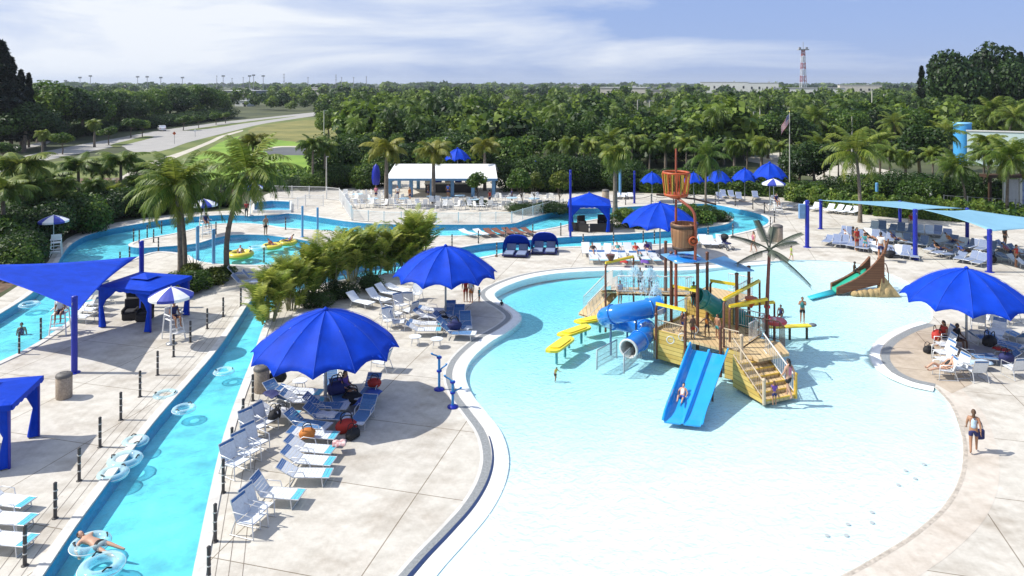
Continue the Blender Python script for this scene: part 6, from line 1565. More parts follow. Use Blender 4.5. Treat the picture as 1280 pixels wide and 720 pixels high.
# yellow green palms along the hedge
for i, (x, y, t, k, lab) in enumerate([(1075, 278, 160, P_COCO, 'tall yellow green palm with pale trunk rising behind the first light sail'), (1206, 266, 186, P_COCO, 'yellow green palm drooping over the hedge behind the second light sail'), (1259, 268, 172, P_COCO, 'palm with slim trunk before the grey fence'), (1230, 258, 178, P_QUEEN, 'plume palm before the sign wall, nearest the blue cylinder'), (1236, 248, 168, P_QUEEN, 'dark plume palm against the white sign wall'), (1282, 262, 176, P_COCO, 'palm cut by the right photo edge above the second sail')]):
    veg(k, x, y, t, 8.4, i*1.3 + 2, lab, 'palm', 'palms along the hedge', i, 1.0)
def leafbox(name, P0, P1, wd, h, n, size, m, seed):
    r = np.random.default_rng(seed); a, b = np.array(P0)[:2], np.array(P1)[:2]; t = r.uniform(0, 1, n); d = (b-a)/np.linalg.norm(b-a); s = np.array([-d[1], d[0]])
    k = r.integers(0, 3, n); u = r.uniform(-1, 1, n); z = r.uniform(0, 1, n); u = np.where(k == 0, -1 + .1*r.normal(size=n), u); z = np.where(k == 1, 1 + .06*r.normal(size=n), z)
    c = a + np.outer(t, b-a) + np.outer(u*wd/2, s); H = h*(1 + .10*np.sin(t*37) + .07*np.sin(t*91)); C = np.stack([c[:, 0], c[:, 1], z*H], 1)
    N = np.stack([s[0]*u, s[1]*u, np.where(k == 1, 1., .3)], 1) + r.normal(size=(n, 3))*.5; N /= np.linalg.norm(N, axis=1)[:, None]
    V, F = leafquads(C, N, np.full(n, size), .6, r); return npmesh(name, V, F, np.clip(.5 + .18*r.normal(size=n) + .15*np.sin(t*23), 0, 1), m)
def hedge(lab, p0, p1, wd, h, n):
    A = G(*p0); B = G(*p1); root = thing('hedge', lab, 'hedge', tuple(A)); me = leafbox('foliage', (0, 0), tuple((B-A).xy), wd, h, n, .16, LEAF_D if False else LEAF_M, 7)
    o = bpy.data.objects.new('foliage', me); COL.objects.link(o); o.parent = root
    mb = MB(); k = int((B-A).length/1.2)
    for i in range(k): p = (B-A)*(i+.5)/k; mb.tube([p, p + Vector((0, 0, h*.6))], .04, 5)
    mb.build('stems', BARK, root)
hedge('clipped dark green hedge from the river bend to the first light sail', (986, 250), (1090, 268), 1.4, 1.7, 7000); hedge('clipped dark green hedge continuing behind the second light sail', (1092, 268.5), (1242, 279), 1.6, 1.9, 8000); hedge('clipped dark hedge behind the small far umbrellas', (800, 240), (984, 246), 1.3, 1.6, 8000)

# --- far-off woods, one mass
r = np.random.default_rng(77); VV, FF, TT = [], [], []; off = 0
protos = []
for i in range(8):
    L = lumps(r, 5 + i, 1.0, .7 + .06*i, .75, .25, .5); C, N, t = crown_pts(r, L, 420); protos.append((C, N, t))
def open_ground(px, py):
    return (200 < px < 440 and py > 143 and py > 186 - .16*(px-200)) or (py > 166 and 40 < px < 330) or (px < 300 and py > 150 and py > 172 - .09*px) or (620 < px < 660 and 184 < py < 206) or (930 < px and py > 192) or (1080 < px < 1180 and 152 < py < 174) or (py > 214) or (285 < px < 400 and py > 139)
n_far = 0; pproto = []
for i in range(3):
    v_, f_, t_ = [], [], []
    for k in range(16): frond_mesh(r, v_, f_, t_, (0, 0, 0), k*2.4, math.radians(70 - 6.5*k + r.uniform(-8, 8)), 2.8*r.uniform(.8, 1.1), 1.9, 13, .75, .6, .09, tone=.5)
    pproto.append((np.array(v_), np.array(f_, np.int32), np.array(t_)))
for i in range(15000):
    py = HY + math.exp(r.uniform(math.log(2.6), math.log(106))); px = r.uniform(-240, 1520); p = G(px, py)
    if open_ground(px, py) or n_far > 5200: continue
    if 255 < px < 330 and 111 < py < 128 and r.uniform() < .75: continue
    if (735 < px < 1060 and 110 < py < 126 and r.uniform() < .72): continue
    h = r.choice([r.uniform(3.5, 7), r.uniform(6, 10), r.uniform(9, 13.5)], p=[.35, .47, .18]) * (1.0 if p.y < 500 else 1.1); R = h*r.uniform(.30, .62)
    if p.y > 1500: h *= 1.3; R *= 3.5
    elif p.y > 700: R *= 1.7
    if p.y < 420 and r.uniform() < .16:
        v2, f2, t2 = pproto[r.integers(3)]; k = r.uniform(.8, 1.25); a = r.uniform(0, 6.28); ca, sa = math.cos(a), math.sin(a); Rm = np.array([[ca, -sa, 0], [sa, ca, 0], [0, 0, 1]])
        VV.append(v2 @ Rm.T * k + np.array([p.x, p.y, r.uniform(6.5, 10.5)])); FF.append(f2 + off); off += len(v2); TT.append(np.clip(t2 + r.uniform(-.25, .35), 0, 1)); n_far += 1; continue
    C, N, t = protos[r.integers(8)]; m_ = 420 if p.y < 260 else 340 if p.y < 480 else 90
    a = r.uniform(0, 6.28); ca, sa = math.cos(a), math.sin(a); idx = r.choice(420, m_, replace=False); c = C[idx]; nn = N[idx]
    Rm = np.array([[ca, -sa, 0], [sa, ca, 0], [0, 0, 1]]); c = c @ Rm.T * np.array([R, R, h*.62]) + np.array([p.x, p.y, 0]); nn = nn @ Rm.T
    V, F = leafquads(c, nn, np.full(m_, R*{420: .115, 340: .13, 90: .26}[m_]), .62, r); VV.append(V); FF.append(F + off); off += len(V)
    TT.append(np.clip(t[idx] + r.choice([-.32, -.1, .05, .32]) + r.uniform(-.1, .1), 0, 1)); n_far += 1
o = bpy.data.objects.new('woods', npmesh('woods', np.concatenate(VV), np.concatenate(FF), np.concatenate(TT), leafmat('woods_leaves', (.008, .024, .006), (.046, .098, .014), (.20, .28, .04)))); COL.objects.link(o)
tag(o, 'wide green woods stretching to the flat horizon beyond the park', 'woods', kind='stuff')
# ground cover in the planted beds
def cover(name, lab, polys, n, size, m, seed, zmax=.6):
    r = np.random.default_rng(seed); P = []
    for poly, k in polys:
        g = GP(poly); xs = [p[0] for p in g]; ys = [p[1] for p in g]; c = 0
        while c < int(n*k):
            p = (r.uniform(min(xs), max(xs)), r.uniform(min(ys), max(ys)))
            if ins(p, g): P.append(p); c += 1
    P = np.array(P); N_ = len(P); C = np.column_stack([P, r.uniform(0, zmax, N_)]); N = r.normal(size=(N_, 3))*.5 + np.array([0, -.2, .9]); N /= np.linalg.norm(N, axis=1)[:, None]
    V, F = leafquads(C, N, np.full(N_, size), .55, r); o = bpy.data.objects.new(name, npmesh(name, V, F, np.clip(.5 + .22*r.normal(size=N_), 0, 1), m)); COL.objects.link(o); tag(o, lab, 'ground cover', kind='stuff')
cover('undergrowth', 'dark leafy undergrowth covering the planted bank by the channel', [([(-120, 340), (0, 330), (48, 305), (76, 287), (110, 274), (180, 264), (245, 257), (285, 254), (290, 236), (180, 232), (60, 240), (-100, 280)], 1)], 12000, .26, LEAF_D, 5, 1.3)
cover('ground_cover', 'low green ground cover filling beds behind the far deck', [([(330, 236), (470, 230), (478, 214), (330, 218)], .3), ([(650, 236), (800, 234), (985, 240), (985, 226), (650, 224)], .5), ([(985, 245), (1280, 280), (1280, 246), (1000, 236)], .4)], 9000, .34, LEAF_M, 6, 1.0)
# ================================================================== BACKGROUND BUILDINGS, POLES, VEHICLE
WALLW = mat('white_render', (.70, .70, .66), .7, var=.08, scale=.3); WALLC = mat('cream_wall', (.58, .54, .47), .75, var=.1, scale=.3); ROOFG = mat('grey_roofing', (.34, .34, .34), .8, var=.12, scale=.3)
ROOFW = mat('white_metal_roof', (.80, .80, .78), .5, var=.05, scale=.6); GLASSD = mat('dark_glass', (.02, .025, .03), .15, var=.1); BLUECOL = mat('pavilion_blue', (.12, .27, .46), .5, var=.08)
def building(label, px0, px1, base_py, top_py, D=14, wall=None, roof=None, nwin=6, roofline='flat'):
    a, b = G(px0, base_py), G(px1, base_py); Wd = (b-a).length; h = CAM_H - (top_py - HY)*a.y/FPX
    root = thing('low_building', label, 'building', tuple((a+b)/2), -.32)
    mb = MB(); mb.box((0, D/2, h/2), (Wd, D, h)); mb.build('wall', wall or WALLW, root)
    mb = MB(); mb.box((0, D/2, h+.15), (Wd+.8, D+.8, .3)); r_o = mb.build('roof', roof or ROOFG, root)
    mb = MB(); mb.box((Wd*.2, D*.5, h+.9), (2.6, 2.2, 1.2)); mb.build('roof_unit', GREY_M, r_o)
    for i in range(nwin):
        x = -Wd/2 + Wd*(i+.5)/nwin; w_ = mb = MB(); mb.box((x, -.03, h*.52), (min(2.6, Wd/nwin*.5), .12, h*.28)); fo = mb.build('window', WALLC, root)
        mb = MB(); mb.box((x, -.10, h*.52), (min(2.3, Wd/nwin*.45), .06, h*.23)); mb.build('pane', GLASSD, fo)
    mb = MB(); mb.box((Wd*.33, -.05, 1.3), (1.6, .12, 2.6)); mb.build('door', GLASSD, root)
    return root
building('long pale low building beyond the woods at mid skyline', 750, 808, 128, 109.5, 20, WALLC, ROOFW, 7)
building('small grey block joined to the long pale building', 808, 832, 127, 113, 14, WALLC, ROOFG, 4)
building('bright white warehouse on the horizon', 876, 934, 116, 102.5, 40, WALLW, ROOFW, 5); building('second white warehouse on the horizon, partly behind a tree', 936, 972, 117, 103.5, 40, WALLW, ROOFW, 4)
building('flat white depot at the foot of the lattice mast', 966, 1052, 124, 110, 25, WALLW, ROOFG, 10)
building('low cream depot building farther behind the lattice mast', 1052, 1100, 118, 106.5, 25, WALLC, ROOFW, 5)
building('long grey stand of the sports ground on the left horizon', 272, 322, 126, 113.5, 18, mat('stand_grey', (.25, .26, .27), .8), ROOFW, 9)
building('little white domed hut beyond the road trees', 292, 310, 133, 126, 8, WALLW, ROOFW, 2); building('pale house among trees on the left horizon', 386, 404, 118, 109.5, 14, WALLC, ROOFW, 3); building('low house with pale roof left of centre horizon', 422, 436, 117, 109, 14, WALLC, ROOFW, 3)
building('grey shed roofline right of the centre horizon', 700, 728, 116, 107.5, 20, WALLC, ROOFG, 4)
# sign wall and blue cylinder
S = G(1209, 206); S2 = G(1320, 206); hS = CAM_H - (164-HY)*S.y/FPX; hb = 3.0
root = thing('sign_wall', 'broad pale aqua sign wall with an orange emblem behind the palms', 'sign', tuple(S), -.5); Wd = (S2-S).length
mb = MB(); mb.box((Wd/2, .2, hS/2), (Wd, .4, hS)); mb.build('panel', mat('aqua_panel', (.62, .76, .74), .5, var=.06, scale=.3), root)
mb = MB(); mb.box((Wd/2, .2, hS+.1), (Wd+.3, .6, .2)); mb.build('coping', WALLW, root)
mb = MB(); ex = (1272-1209)/111*Wd; ez = CAM_H - (181-HY)*S.y/FPX
for k in range(7): mb.ell((ex - 1.1 + .36*k, -.04, ez + .12*math.sin(k*2.1)), (.26, .04, .34 + .08*math.sin(k*1.7)), 8, 6)
mb.build('emblem', mat('orange_emblem', (.55, .17, .03), .5, var=.3, scale=3, col2=(.40, .22, .12)), root)
c = G(1203, 204); hC = CAM_H - (154-HY)*c.y/FPX
root = thing('blue_drum', 'bright blue cylindrical tower at the end of the sign wall', 'tower', tuple(c)); mb = MB(); rr = 10*c.y/FPX; mb.lathe([(rr, 0), (rr, hC)], seg=28); mb.build('drum', mat('drum_blue', (.07, .36, .72), .4, var=.08, scale=.5), root); mb = MB(); mb.lathe([(rr*1.04, hC-.1), (rr*1.04, hC+.12), (rr*.9, hC+.12)], seg=28); mb.build('rim', mat('drum_rim', (.20, .50, .78), .4), root)
# gate house frontage behind the grey fence
root = thing('gate_house', 'dark framed gate house with blue poster at the right edge behind the grey fence', 'gate house', tuple(G(1262, 262))); 
for k, (x, w_, m_) in enumerate(((-2.2, .25, DKBROWN), (-.6, .25, WALLW), (1.2, .25, WALLW), (3.2, .25, DKBROWN))): mb = MB(); mb.box((x, 0, 1.8), (w_, .25, 3.6)); mb.build('pillar', m_, root)
mb = MB(); mb.box((.6, 0, 3.75), (7.0, 1.4, .3)); mb.build('lintel', DKBROWN, root); mb = MB(); mb.box((2.2, .02, 1.75), (1.7, .08, 3.2)); mb.build('poster', mat('poster_blue', (.05, .12, .42), .5, var=.4, scale=1.5, col2=(.45, .55, .70)), root); mb = MB(); mb.box((.3, .05, 1.75), (1.5, .06, 3.2)); mb.build('screen', mat('louvre_screen', (.5, .5, .5), .6), root)
# pavilion
pv = G(487, 246); root = thing('pavilion', 'open white roofed pavilion with blue columns on the terrace', 'pavilion', tuple(pv)); Lp = (622-487)*pv.y/FPX; Dp = 7.0; ze = CAM_H - (222.5-HY)*pv.y/FPX; zr = ze + 1.35
mb = MB(); V = [(-.4, -.6, ze), (Lp, -.6, ze), (Lp-.4, Dp/2, zr), (.1, Dp/2, zr), (Lp, Dp+.6, ze), (-.4, Dp+.6, ze)]; V += [(x, y, z-.18) for x, y, z in V]
mb.add(V, [[0,1,2,3], [3,2,4,5], [7,6,9,8], [8,9,11,10], [0,6,7,1], [5,4,10,11], [0,3,9,6], [3,5,11,9], [1,7,8,2], [2,8,10,4]]); ro = mb.build('roof', ROOFW, root)
mb = MB(); mb.box((Lp/2-.2, -.62, ze-.12), (Lp+.4, .06, .28)); mb.build('fascia', BLUECOL, ro)
for k in range(6):
    x = .1 + (Lp-.6)*k/5
    for y in (.1, Dp-.1): mb = MB(); mb.box((x, y, ze/2-.05), (.42, .42, ze-.1), bev=.03); mb.build('column', BLUECOL, root)
mb = MB(); mb.box((Lp*.55, Dp*.55, .55), (Lp*.5, 1.0, 1.1)); mb.build('counter', mat('counter_dark', (.05, .05, .05), .6), root); mb = MB(); mb.box((Lp*.55, Dp*.55, 1.13), (Lp*.52, 1.2, .06)); mb.build('counter_top', WALLW, root)
for k in range(5): mb = MB(); mb.box((Lp*(.3 + .1*k), Dp*.95, 1.2), (.9, .1, 1.5)); mb.build('menu_board', BLUE_POST if k % 2 else WALLC, root)
# lattice mast
m0 = G(1004, 119); hm = CAM_H - (62-HY)*m0.y/FPX; root = thing('lattice_mast', 'red and white lattice communication mast on the horizon', 'mast', tuple(m0)); ns = 7
for k in range(ns):
    z0, z1 = hm*k/ns, hm*(k+1)/ns; w0, w1 = 3.0*(1-.55*k/ns), 3.0*(1-.55*(k+1)/ns); mb = MB()
    for sx in (-1, 1):
        for sy in (-1, 1): mb.tube([(sx*w0, sy*w0, z0), (sx*w1, sy*w1, z1)], .45, 4); mb.tube([(sx*w0, sy*w0, z0), (-sx*w1, sy*w1, z1)], .22, 4)
    mb.build('mast_section', (mat('mast_red', (.45, .10, .08), .6), mat('mast_white', (.70, .70, .70), .6))[k % 2], root)
mb = MB(); mb.box((0, 0, hm), (12, 5, 1.2)); mb.box((-4, 0, hm+1.6), (2.4, 2, 2.4)); mb.box((4, 0, hm+1.6), (2.4, 2, 2.4)); mb.tube([(0, 0, hm), (0, 0, hm+9)], .3, 5); mb.build('antenna_platform', ROOFG, root)
# stadium floodlights
for i, (x, top, b, arm) in enumerate([(82, 101, 116, 1), (100, 97, 115, 1), (113, 95, 116, 1), (172, 96, 114, 1), (184, 96, 114, 1), (201, 97, 115, 1), (228, 97, 113, 1), (271, 95, 116, 0), (279, 95, 118, 1), (290, 98, 115, 0), (304, 97, 120, 0), (312, 95, 126, 1), (317, 94, 118, 1), (329, 95, 122, 1), (355, 92, 124, 2), (385, 97, 116, 0), (420, 93, 115, 2), (427, 97, 114, 0), (442, 97, 114, 0), (458, 96, 120, 0)]):
    p = G(x, b); h = CAM_H - (top-HY)*p.y/FPX; s = p.y/FPX; root = thing('floodlight_mast', f'thin floodlight or radio mast on the left horizon, {ORD[i]} counted across', 'mast', tuple(p), 0, 'masts on the left horizon')
    mb = MB(); mb.tube([(0, 0, 0), (0, 0, h)], [s*.45, s*.3], 6); mb.build('pole', ROOFG, root)
    if arm == 1: mb = MB(); mb.box((0, 0, h), (s*4, s*.6, s*1.8)); mb.build('lamp_head', ROOFG, root)
    elif arm == 2: mb = MB(); [mb.box((0, 0, h*k), (s*2.2, s*.4, s*.4)) for k in (.7, .85, .97)]; mb.build('cross_arms', ROOFG, root)
    else: mb = MB(); mb.box((0, 0, h), (s*1.4, s*.4, s*.8)); mb.build('lamp_head', ROOFG, root)
# concrete light poles in the trees
CONC = mat('pole_concrete', (.50, .48, .42), .8, var=.1)
for i, (x, top, b, lab) in enumerate([(405, 138, 196, 'by the lawn edge'), (527, 129, 160, 'in the woods, leftmost tall one'), (560, 135, 172, 'in the woods behind the pavilion palms'), (593, 123, 160, 'in the woods, tallest near the middle'), (676, 140, 188, 'with lamp head before the dark tree'), (692, 125, 160, 'thin and far behind the dark tree'), (729, 128, 172, 'left of the long pale building'), (797, 125, 166, 'in front of the long pale building'), (812, 126, 166, 'in front of the small grey block'), (858, 146, 176, 'beside the dark coconut crown'), (942, 140, 180, 'in the trees left of the flag'), (950, 121, 168, 'tallest one left of the flag'), (1065, 146, 196, 'behind the yellow green palm'), (1090, 113, 166, 'standing alone right of the lattice mast'), (1105, 118, 160, 'second one right of the lattice mast'), (1202, 96, 160, 'against the dark skyline trees'), (557, 172, 222, 'short, near the pavilion roof'), (330, 182, 210, 'on the lawn by the car park'), (408, 196, 240, 'white headed, above the white fence'), (1258, 100, 160, 'against the skyline at the photo edge')]):
    p = G(x, b); h = CAM_H - (top-HY)*p.y/FPX; s = p.y/FPX; root = thing('light_pole', f'pale concrete light pole {lab}', 'light pole', tuple(p), 0, 'pale light poles in the trees')
    mb = MB(); mb.tube([(0, 0, 0), (0, 0, h)], [s*.9, s*.62], 8); mb.build('pole', CONC, root); mb = MB(); mb.box((s*1.2, 0, h), (s*3.4, s*1.0, s*.8)); mb.build('lamp_head', ROOFG, root)
# road signs
for x, b, t, m_, lab in ((218, 180, 165, ORANGE, 'orange diamond road sign on the verge beside the car'), (244, 171, 162, WHITE_P, 'small white road sign on the verge past the orange one')):
    p = G(x, b); h = CAM_H - (t-HY)*p.y/FPX; root = thing('road_sign', lab, 'road sign', tuple(p)); mb = MB(); mb.tube([(0, 0, 0), (0, 0, h)], .05, 6); mb.build('post', GREY_M, root); mb = MB(); mb.box((0, -.06, h-.3), (.62, .04, .62), ry=PI/4); mb.build('plate', m_, root)
# flagpole
p = G(987, 246); hf = CAM_H - (140-HY)*p.y/FPX; root = thing('flagpole', 'tall pole flying a striped flag above the hedge', 'flagpole', tuple(p)); mb = MB(); mb.tube([(0, 0, 0), (0, 0, hf)], [.07, .045], 8); mb.build('pole', CONC, root); mb = MB(); mb.ell((0, 0, hf+.06), (.1, .1, .1), 8, 6); mb.build('ball', mat('gilt', (.5, .4, .1), .3, .6), root)
fw, fh = 1.5, 2.1; nr = 13; mats_f = [mat('flag_red', (.45, .03, .04), .7, var=.05), mat('flag_white', (.72, .72, .70), .7, var=.05), mat('flag_navy', (.03, .05, .22), .7, var=.05)]
mb = MB(); fp = lambda u, v: Vector((-fw*u*.62 - .05, .12*math.sin(u*7 + v*2), hf - .25 - fh*v*.55 - fw*u*.95*(.6 + .4*u)))
for i in range(nr):
    for j in range(10):
        mb.mi = 2 if (i < 7 and j < 4) else i % 2; q4 = [fp(j/10, i/nr), fp(j/10, (i+1)/nr), fp((j+1)/10, (i+1)/nr), fp((j+1)/10, i/nr)]; mb.add(q4, [[0, 1, 2, 3]])
mb.mi = 1
for i in range(5):
    for j in range(5): c_ = fp((j+.5)/12.5, (i+.5)*7/5/nr) + Vector((0, -.015, 0)); mb.box(c_, (.04, .01, .04))
mb.build('flag', mats_f, root)
# car on the road
p = G(202, 163.5); root = thing('white_car', 'white car driving along the pale road past the trees', 'car', tuple(p), 2.15); CARW = mat('car_white', (.72, .74, .76), .3, var=.03, coat=.5)
mb = MB(); prof = [(-2.2, .35), (-2.2, .95), (-2.0, 1.05), (-1.6, 1.62), (.35, 1.62), (1.05, 1.08), (2.1, .92), (2.25, .6), (2.2, .35)]; n = len(prof); mb.add([(x, -.88, z) for x, z in prof] + [(x, .88, z) for x, z in prof], [list(range(n)), list(range(n, 2*n))[::-1]] + [[i, n+i, n+(i+1) % n, (i+1) % n] for i in range(n)]); mb.build('body', CARW, root)
mb = MB(); mb.box((-.6, 0, 1.34), (2.0, 1.79, .36)); mb.build('side_window', GLASSD, root); mb = MB(); mb.box((.74, 0, 1.36), (.05, 1.5, .7), ry=-.92); mb.build('windscreen', GLASSD, root)
for x in (-1.4, 1.4):
    for s in (-1, 1): mb = MB(); mb.tube([(x, s*.72, .33), (x, s*.92, .33)], .33, 14); w_ = mb.build('wheel', BLACK, root); mb = MB(); mb.tube([(x, s*.90, .33), (x, s*.935, .33)], .2, 10); mb.build('rim', GREY_M, w_)
for s in (-1, 1): mb = MB(); mb.box((2.24, s*.62, .78), (.06, .34, .16)); mb.build('headlight', mat('lamp_glass', (.75, .75, .70), .1), root); mb = MB(); mb.box((-2.2, s*.68, .88), (.06, .26, .2)); mb.build('tail_light', REDM, root)
# ================================================================== PEOPLE
SKIN_L = mat('skin_light', (.52, .30, .20), .55, var=.06, scale=6); SKIN_T = mat('skin_tan', (.36, .18, .10), .55, var=.06, scale=6); SKIN_D = mat('skin_dark', (.12, .06, .035), .5, var=.08, scale=6)
HAIR_D = mat('hair_dark', (.015, .011, .009), .6, var=.3, scale=30); HAIR_B = mat('hair_brown', (.09, .045, .02), .6, var=.3, scale=30)
CL = {k: mat('cloth_' + k, c, .75, var=.12, scale=10) for k, c in dict(navy=(.015, .02, .10), black=(.012, .012, .014), white=(.70, .70, .70), yellow=(.62, .46, .08), pink=(.50, .16, .24), red=(.42, .03, .02), teal=(.05, .28, .30), lime=(.38, .50, .05), purple=(.14, .06, .30), blue=(.03, .09, .38), orange=(.55, .18, .03), palebl=(.45, .58, .70)).items()}
EYE_M = mat('eye_dark', (.02, .015, .01), .2, var=0)
def skin_mesh(name, J, E, R, sub=1, root=None):
    names = list(J); idx = {k: i for i, k in enumerate(names)}
    me = bpy.data.meshes.new(name); me.from_pydata([J[k] for k in names], [(idx[a], idx[b]) for a, b in E], []); o = bpy.data.objects.new(name, me); COL.objects.link(o)
    o.modifiers.new('Skin', 'SKIN').use_smooth_shade = True
    for k in names:
        sv = me.skin_vertices[0].data[idx[k]]; r = R[k]; sv.radius = r if isinstance(r, tuple) else (r, r); sv.use_root = (k == (root or names[0]))
    s = o.modifiers.new('Sub', 'SUBSURF'); s.levels = sub; s.render_levels = sub
    dg = bpy.context.evaluated_depsgraph_get(); ev = o.evaluated_get(dg); out = bpy.data.meshes.new_from_object(ev, depsgraph=dg); V = [v.co.copy() for v in out.vertices]; F = [list(p.vertices) for p in out.polygons]
    bpy.data.objects.remove(o); bpy.data.meshes.remove(out); return V, F
BASE = dict(pelvis=(0, 0, .93), belly=(0, -.01, 1.10), chest=(0, .0, 1.30), neck=(0, .005, 1.46), head0=(0, -.01, 1.53),
  shL=(-.17, 0, 1.40), elL=(-.23, .02, 1.13), wrL=(-.25, -.05, .90), shR=(.17, 0, 1.40), elR=(.23, .02, 1.13), wrR=(.25, -.05, .90),
  hipL=(-.09, 0, .88), knL=(-.10, -.02, .49), anL=(-.10, .03, .08), toL=(-.11, -.13, .03), hipR=(.09, 0, .88), knR=(.10, -.02, .49), anR=(.10, .03, .08), toR=(.11, -.13, .03), head=(0, -.02, 1.615))
POSES = {
 'stand': {},
 'walk': dict(knL=(-.10, -.16, .51), anL=(-.10, -.16, .10), toL=(-.11, -.31, .06), knR=(.10, .06, .49), anR=(.10, .26, .13), toR=(.11, .13, .04), elL=(-.23, .10, 1.14), wrL=(-.24, .10, .90), elR=(.23, -.06, 1.14), wrR=(.24, -.20, .95)),
 'wade': dict(belly=(0, -.06, 1.08), chest=(0, -.13, 1.26), neck=(0, -.18, 1.41), head0=(0, -.2, 1.47), head=(0, -.23, 1.55), shL=(-.17, -.15, 1.35), shR=(.17, -.15, 1.35), elL=(-.34, -.22, 1.15), wrL=(-.40, -.42, 1.12), elR=(.36, -.18, 1.15), wrR=(.52, -.34, 1.06), knL=(-.12, -.17, .50), anL=(-.12, -.06, .08), toL=(-.13, -.21, .03), knR=(.12, -.04, .50), anR=(.12, .10, .09), toR=(.13, -.05, .03)),
 'arms_up': dict(elL=(-.22, -.16, 1.22), wrL=(-.08, -.22, 1.42), elR=(.22, -.16, 1.22), wrR=(.08, -.22, 1.42)),
 'sit': dict(pelvis=(0, .02, .12), belly=(0, .03, .30), chest=(0, .02, .50), neck=(0, 0, .66), head0=(0, -.02, .73), head=(0, -.03, .815), shL=(-.17, .01, .60), shR=(.17, .01, .60), elL=(-.24, -.03, .34), wrL=(-.20, -.24, .24), elR=(.24, -.03, .34), wrR=(.20, -.24, .24), hipL=(-.10, -.02, .10), hipR=(.10, -.02, .10), knL=(-.13, -.44, .13), knR=(.13, -.44, .13), anL=(-.13, -.47, -.30), anR=(.13, -.47, -.30), toL=(-.14, -.62, -.36), toR=(.14, -.62, -.36)),
 'recline': dict(pelvis=(0, 0, .12), belly=(0, .16, .22), chest=(0, .32, .36), neck=(0, .43, .48), head0=(0, .47, .53), head=(0, .51, .60), shL=(-.17, .38, .43), shR=(.17, .38, .43), elL=(-.28, .24, .24), wrL=(-.24, .02, .18), elR=(.28, .24, .24), wrR=(.24, .02, .18), hipL=(-.10, -.05, .10), hipR=(.10, -.05, .10), knL=(-.14, -.44, .32), knR=(.12, -.46, .16), anL=(-.14, -.80, .09), anR=(.12, -.88, .08), toL=(-.15, -.90, .18), toR=(.13, -.98, .18)),
 'float': dict(pelvis=(0, 0, .16), belly=(0, .16, .20), chest=(0, .34, .22), neck=(0, .47, .26), head0=(0, .53, .28), head=(0, .60, .31), shL=(-.19, .42, .22), shR=(.19, .42, .22), elL=(-.42, .34, .14), wrL=(-.50, .12, .06), elR=(.40, .56, .14), wrR=(.30, .78, .10), hipL=(-.10, -.06, .15), hipR=(.10, -.06, .15), knL=(-.14, -.42, .10), knR=(.16, -.40, .12), anL=(-.14, -.80, .04), anR=(.20, -.76, .05), toL=(-.14, -.93, .02), toR=(.22, -.89, .03)),
}
EDGES = [('pelvis', 'belly'), ('belly', 'chest'), ('chest', 'neck'), ('neck', 'head0'), ('chest', 'shL'), ('shL', 'elL'), ('elL', 'wrL'), ('chest', 'shR'), ('shR', 'elR'), ('elR', 'wrR'), ('pelvis', 'hipL'), ('hipL', 'knL'), ('knL', 'anL'), ('anL', 'toL'), ('pelvis', 'hipR'), ('hipR', 'knR'), ('knR', 'anR'), ('anR', 'toR')]
RAD = dict(pelvis=(.135, .105), belly=(.125, .095), chest=(.15, .11), neck=.055, head0=.055, shL=.068, elL=.045, wrL=.030, shR=.068, elR=.045, wrR=.030, hipL=.092, knL=.062, anL=.040, toL=.030, hipR=.092, knR=.062, anR=.040, toR=.030, head=.05)
PCACHE = {}
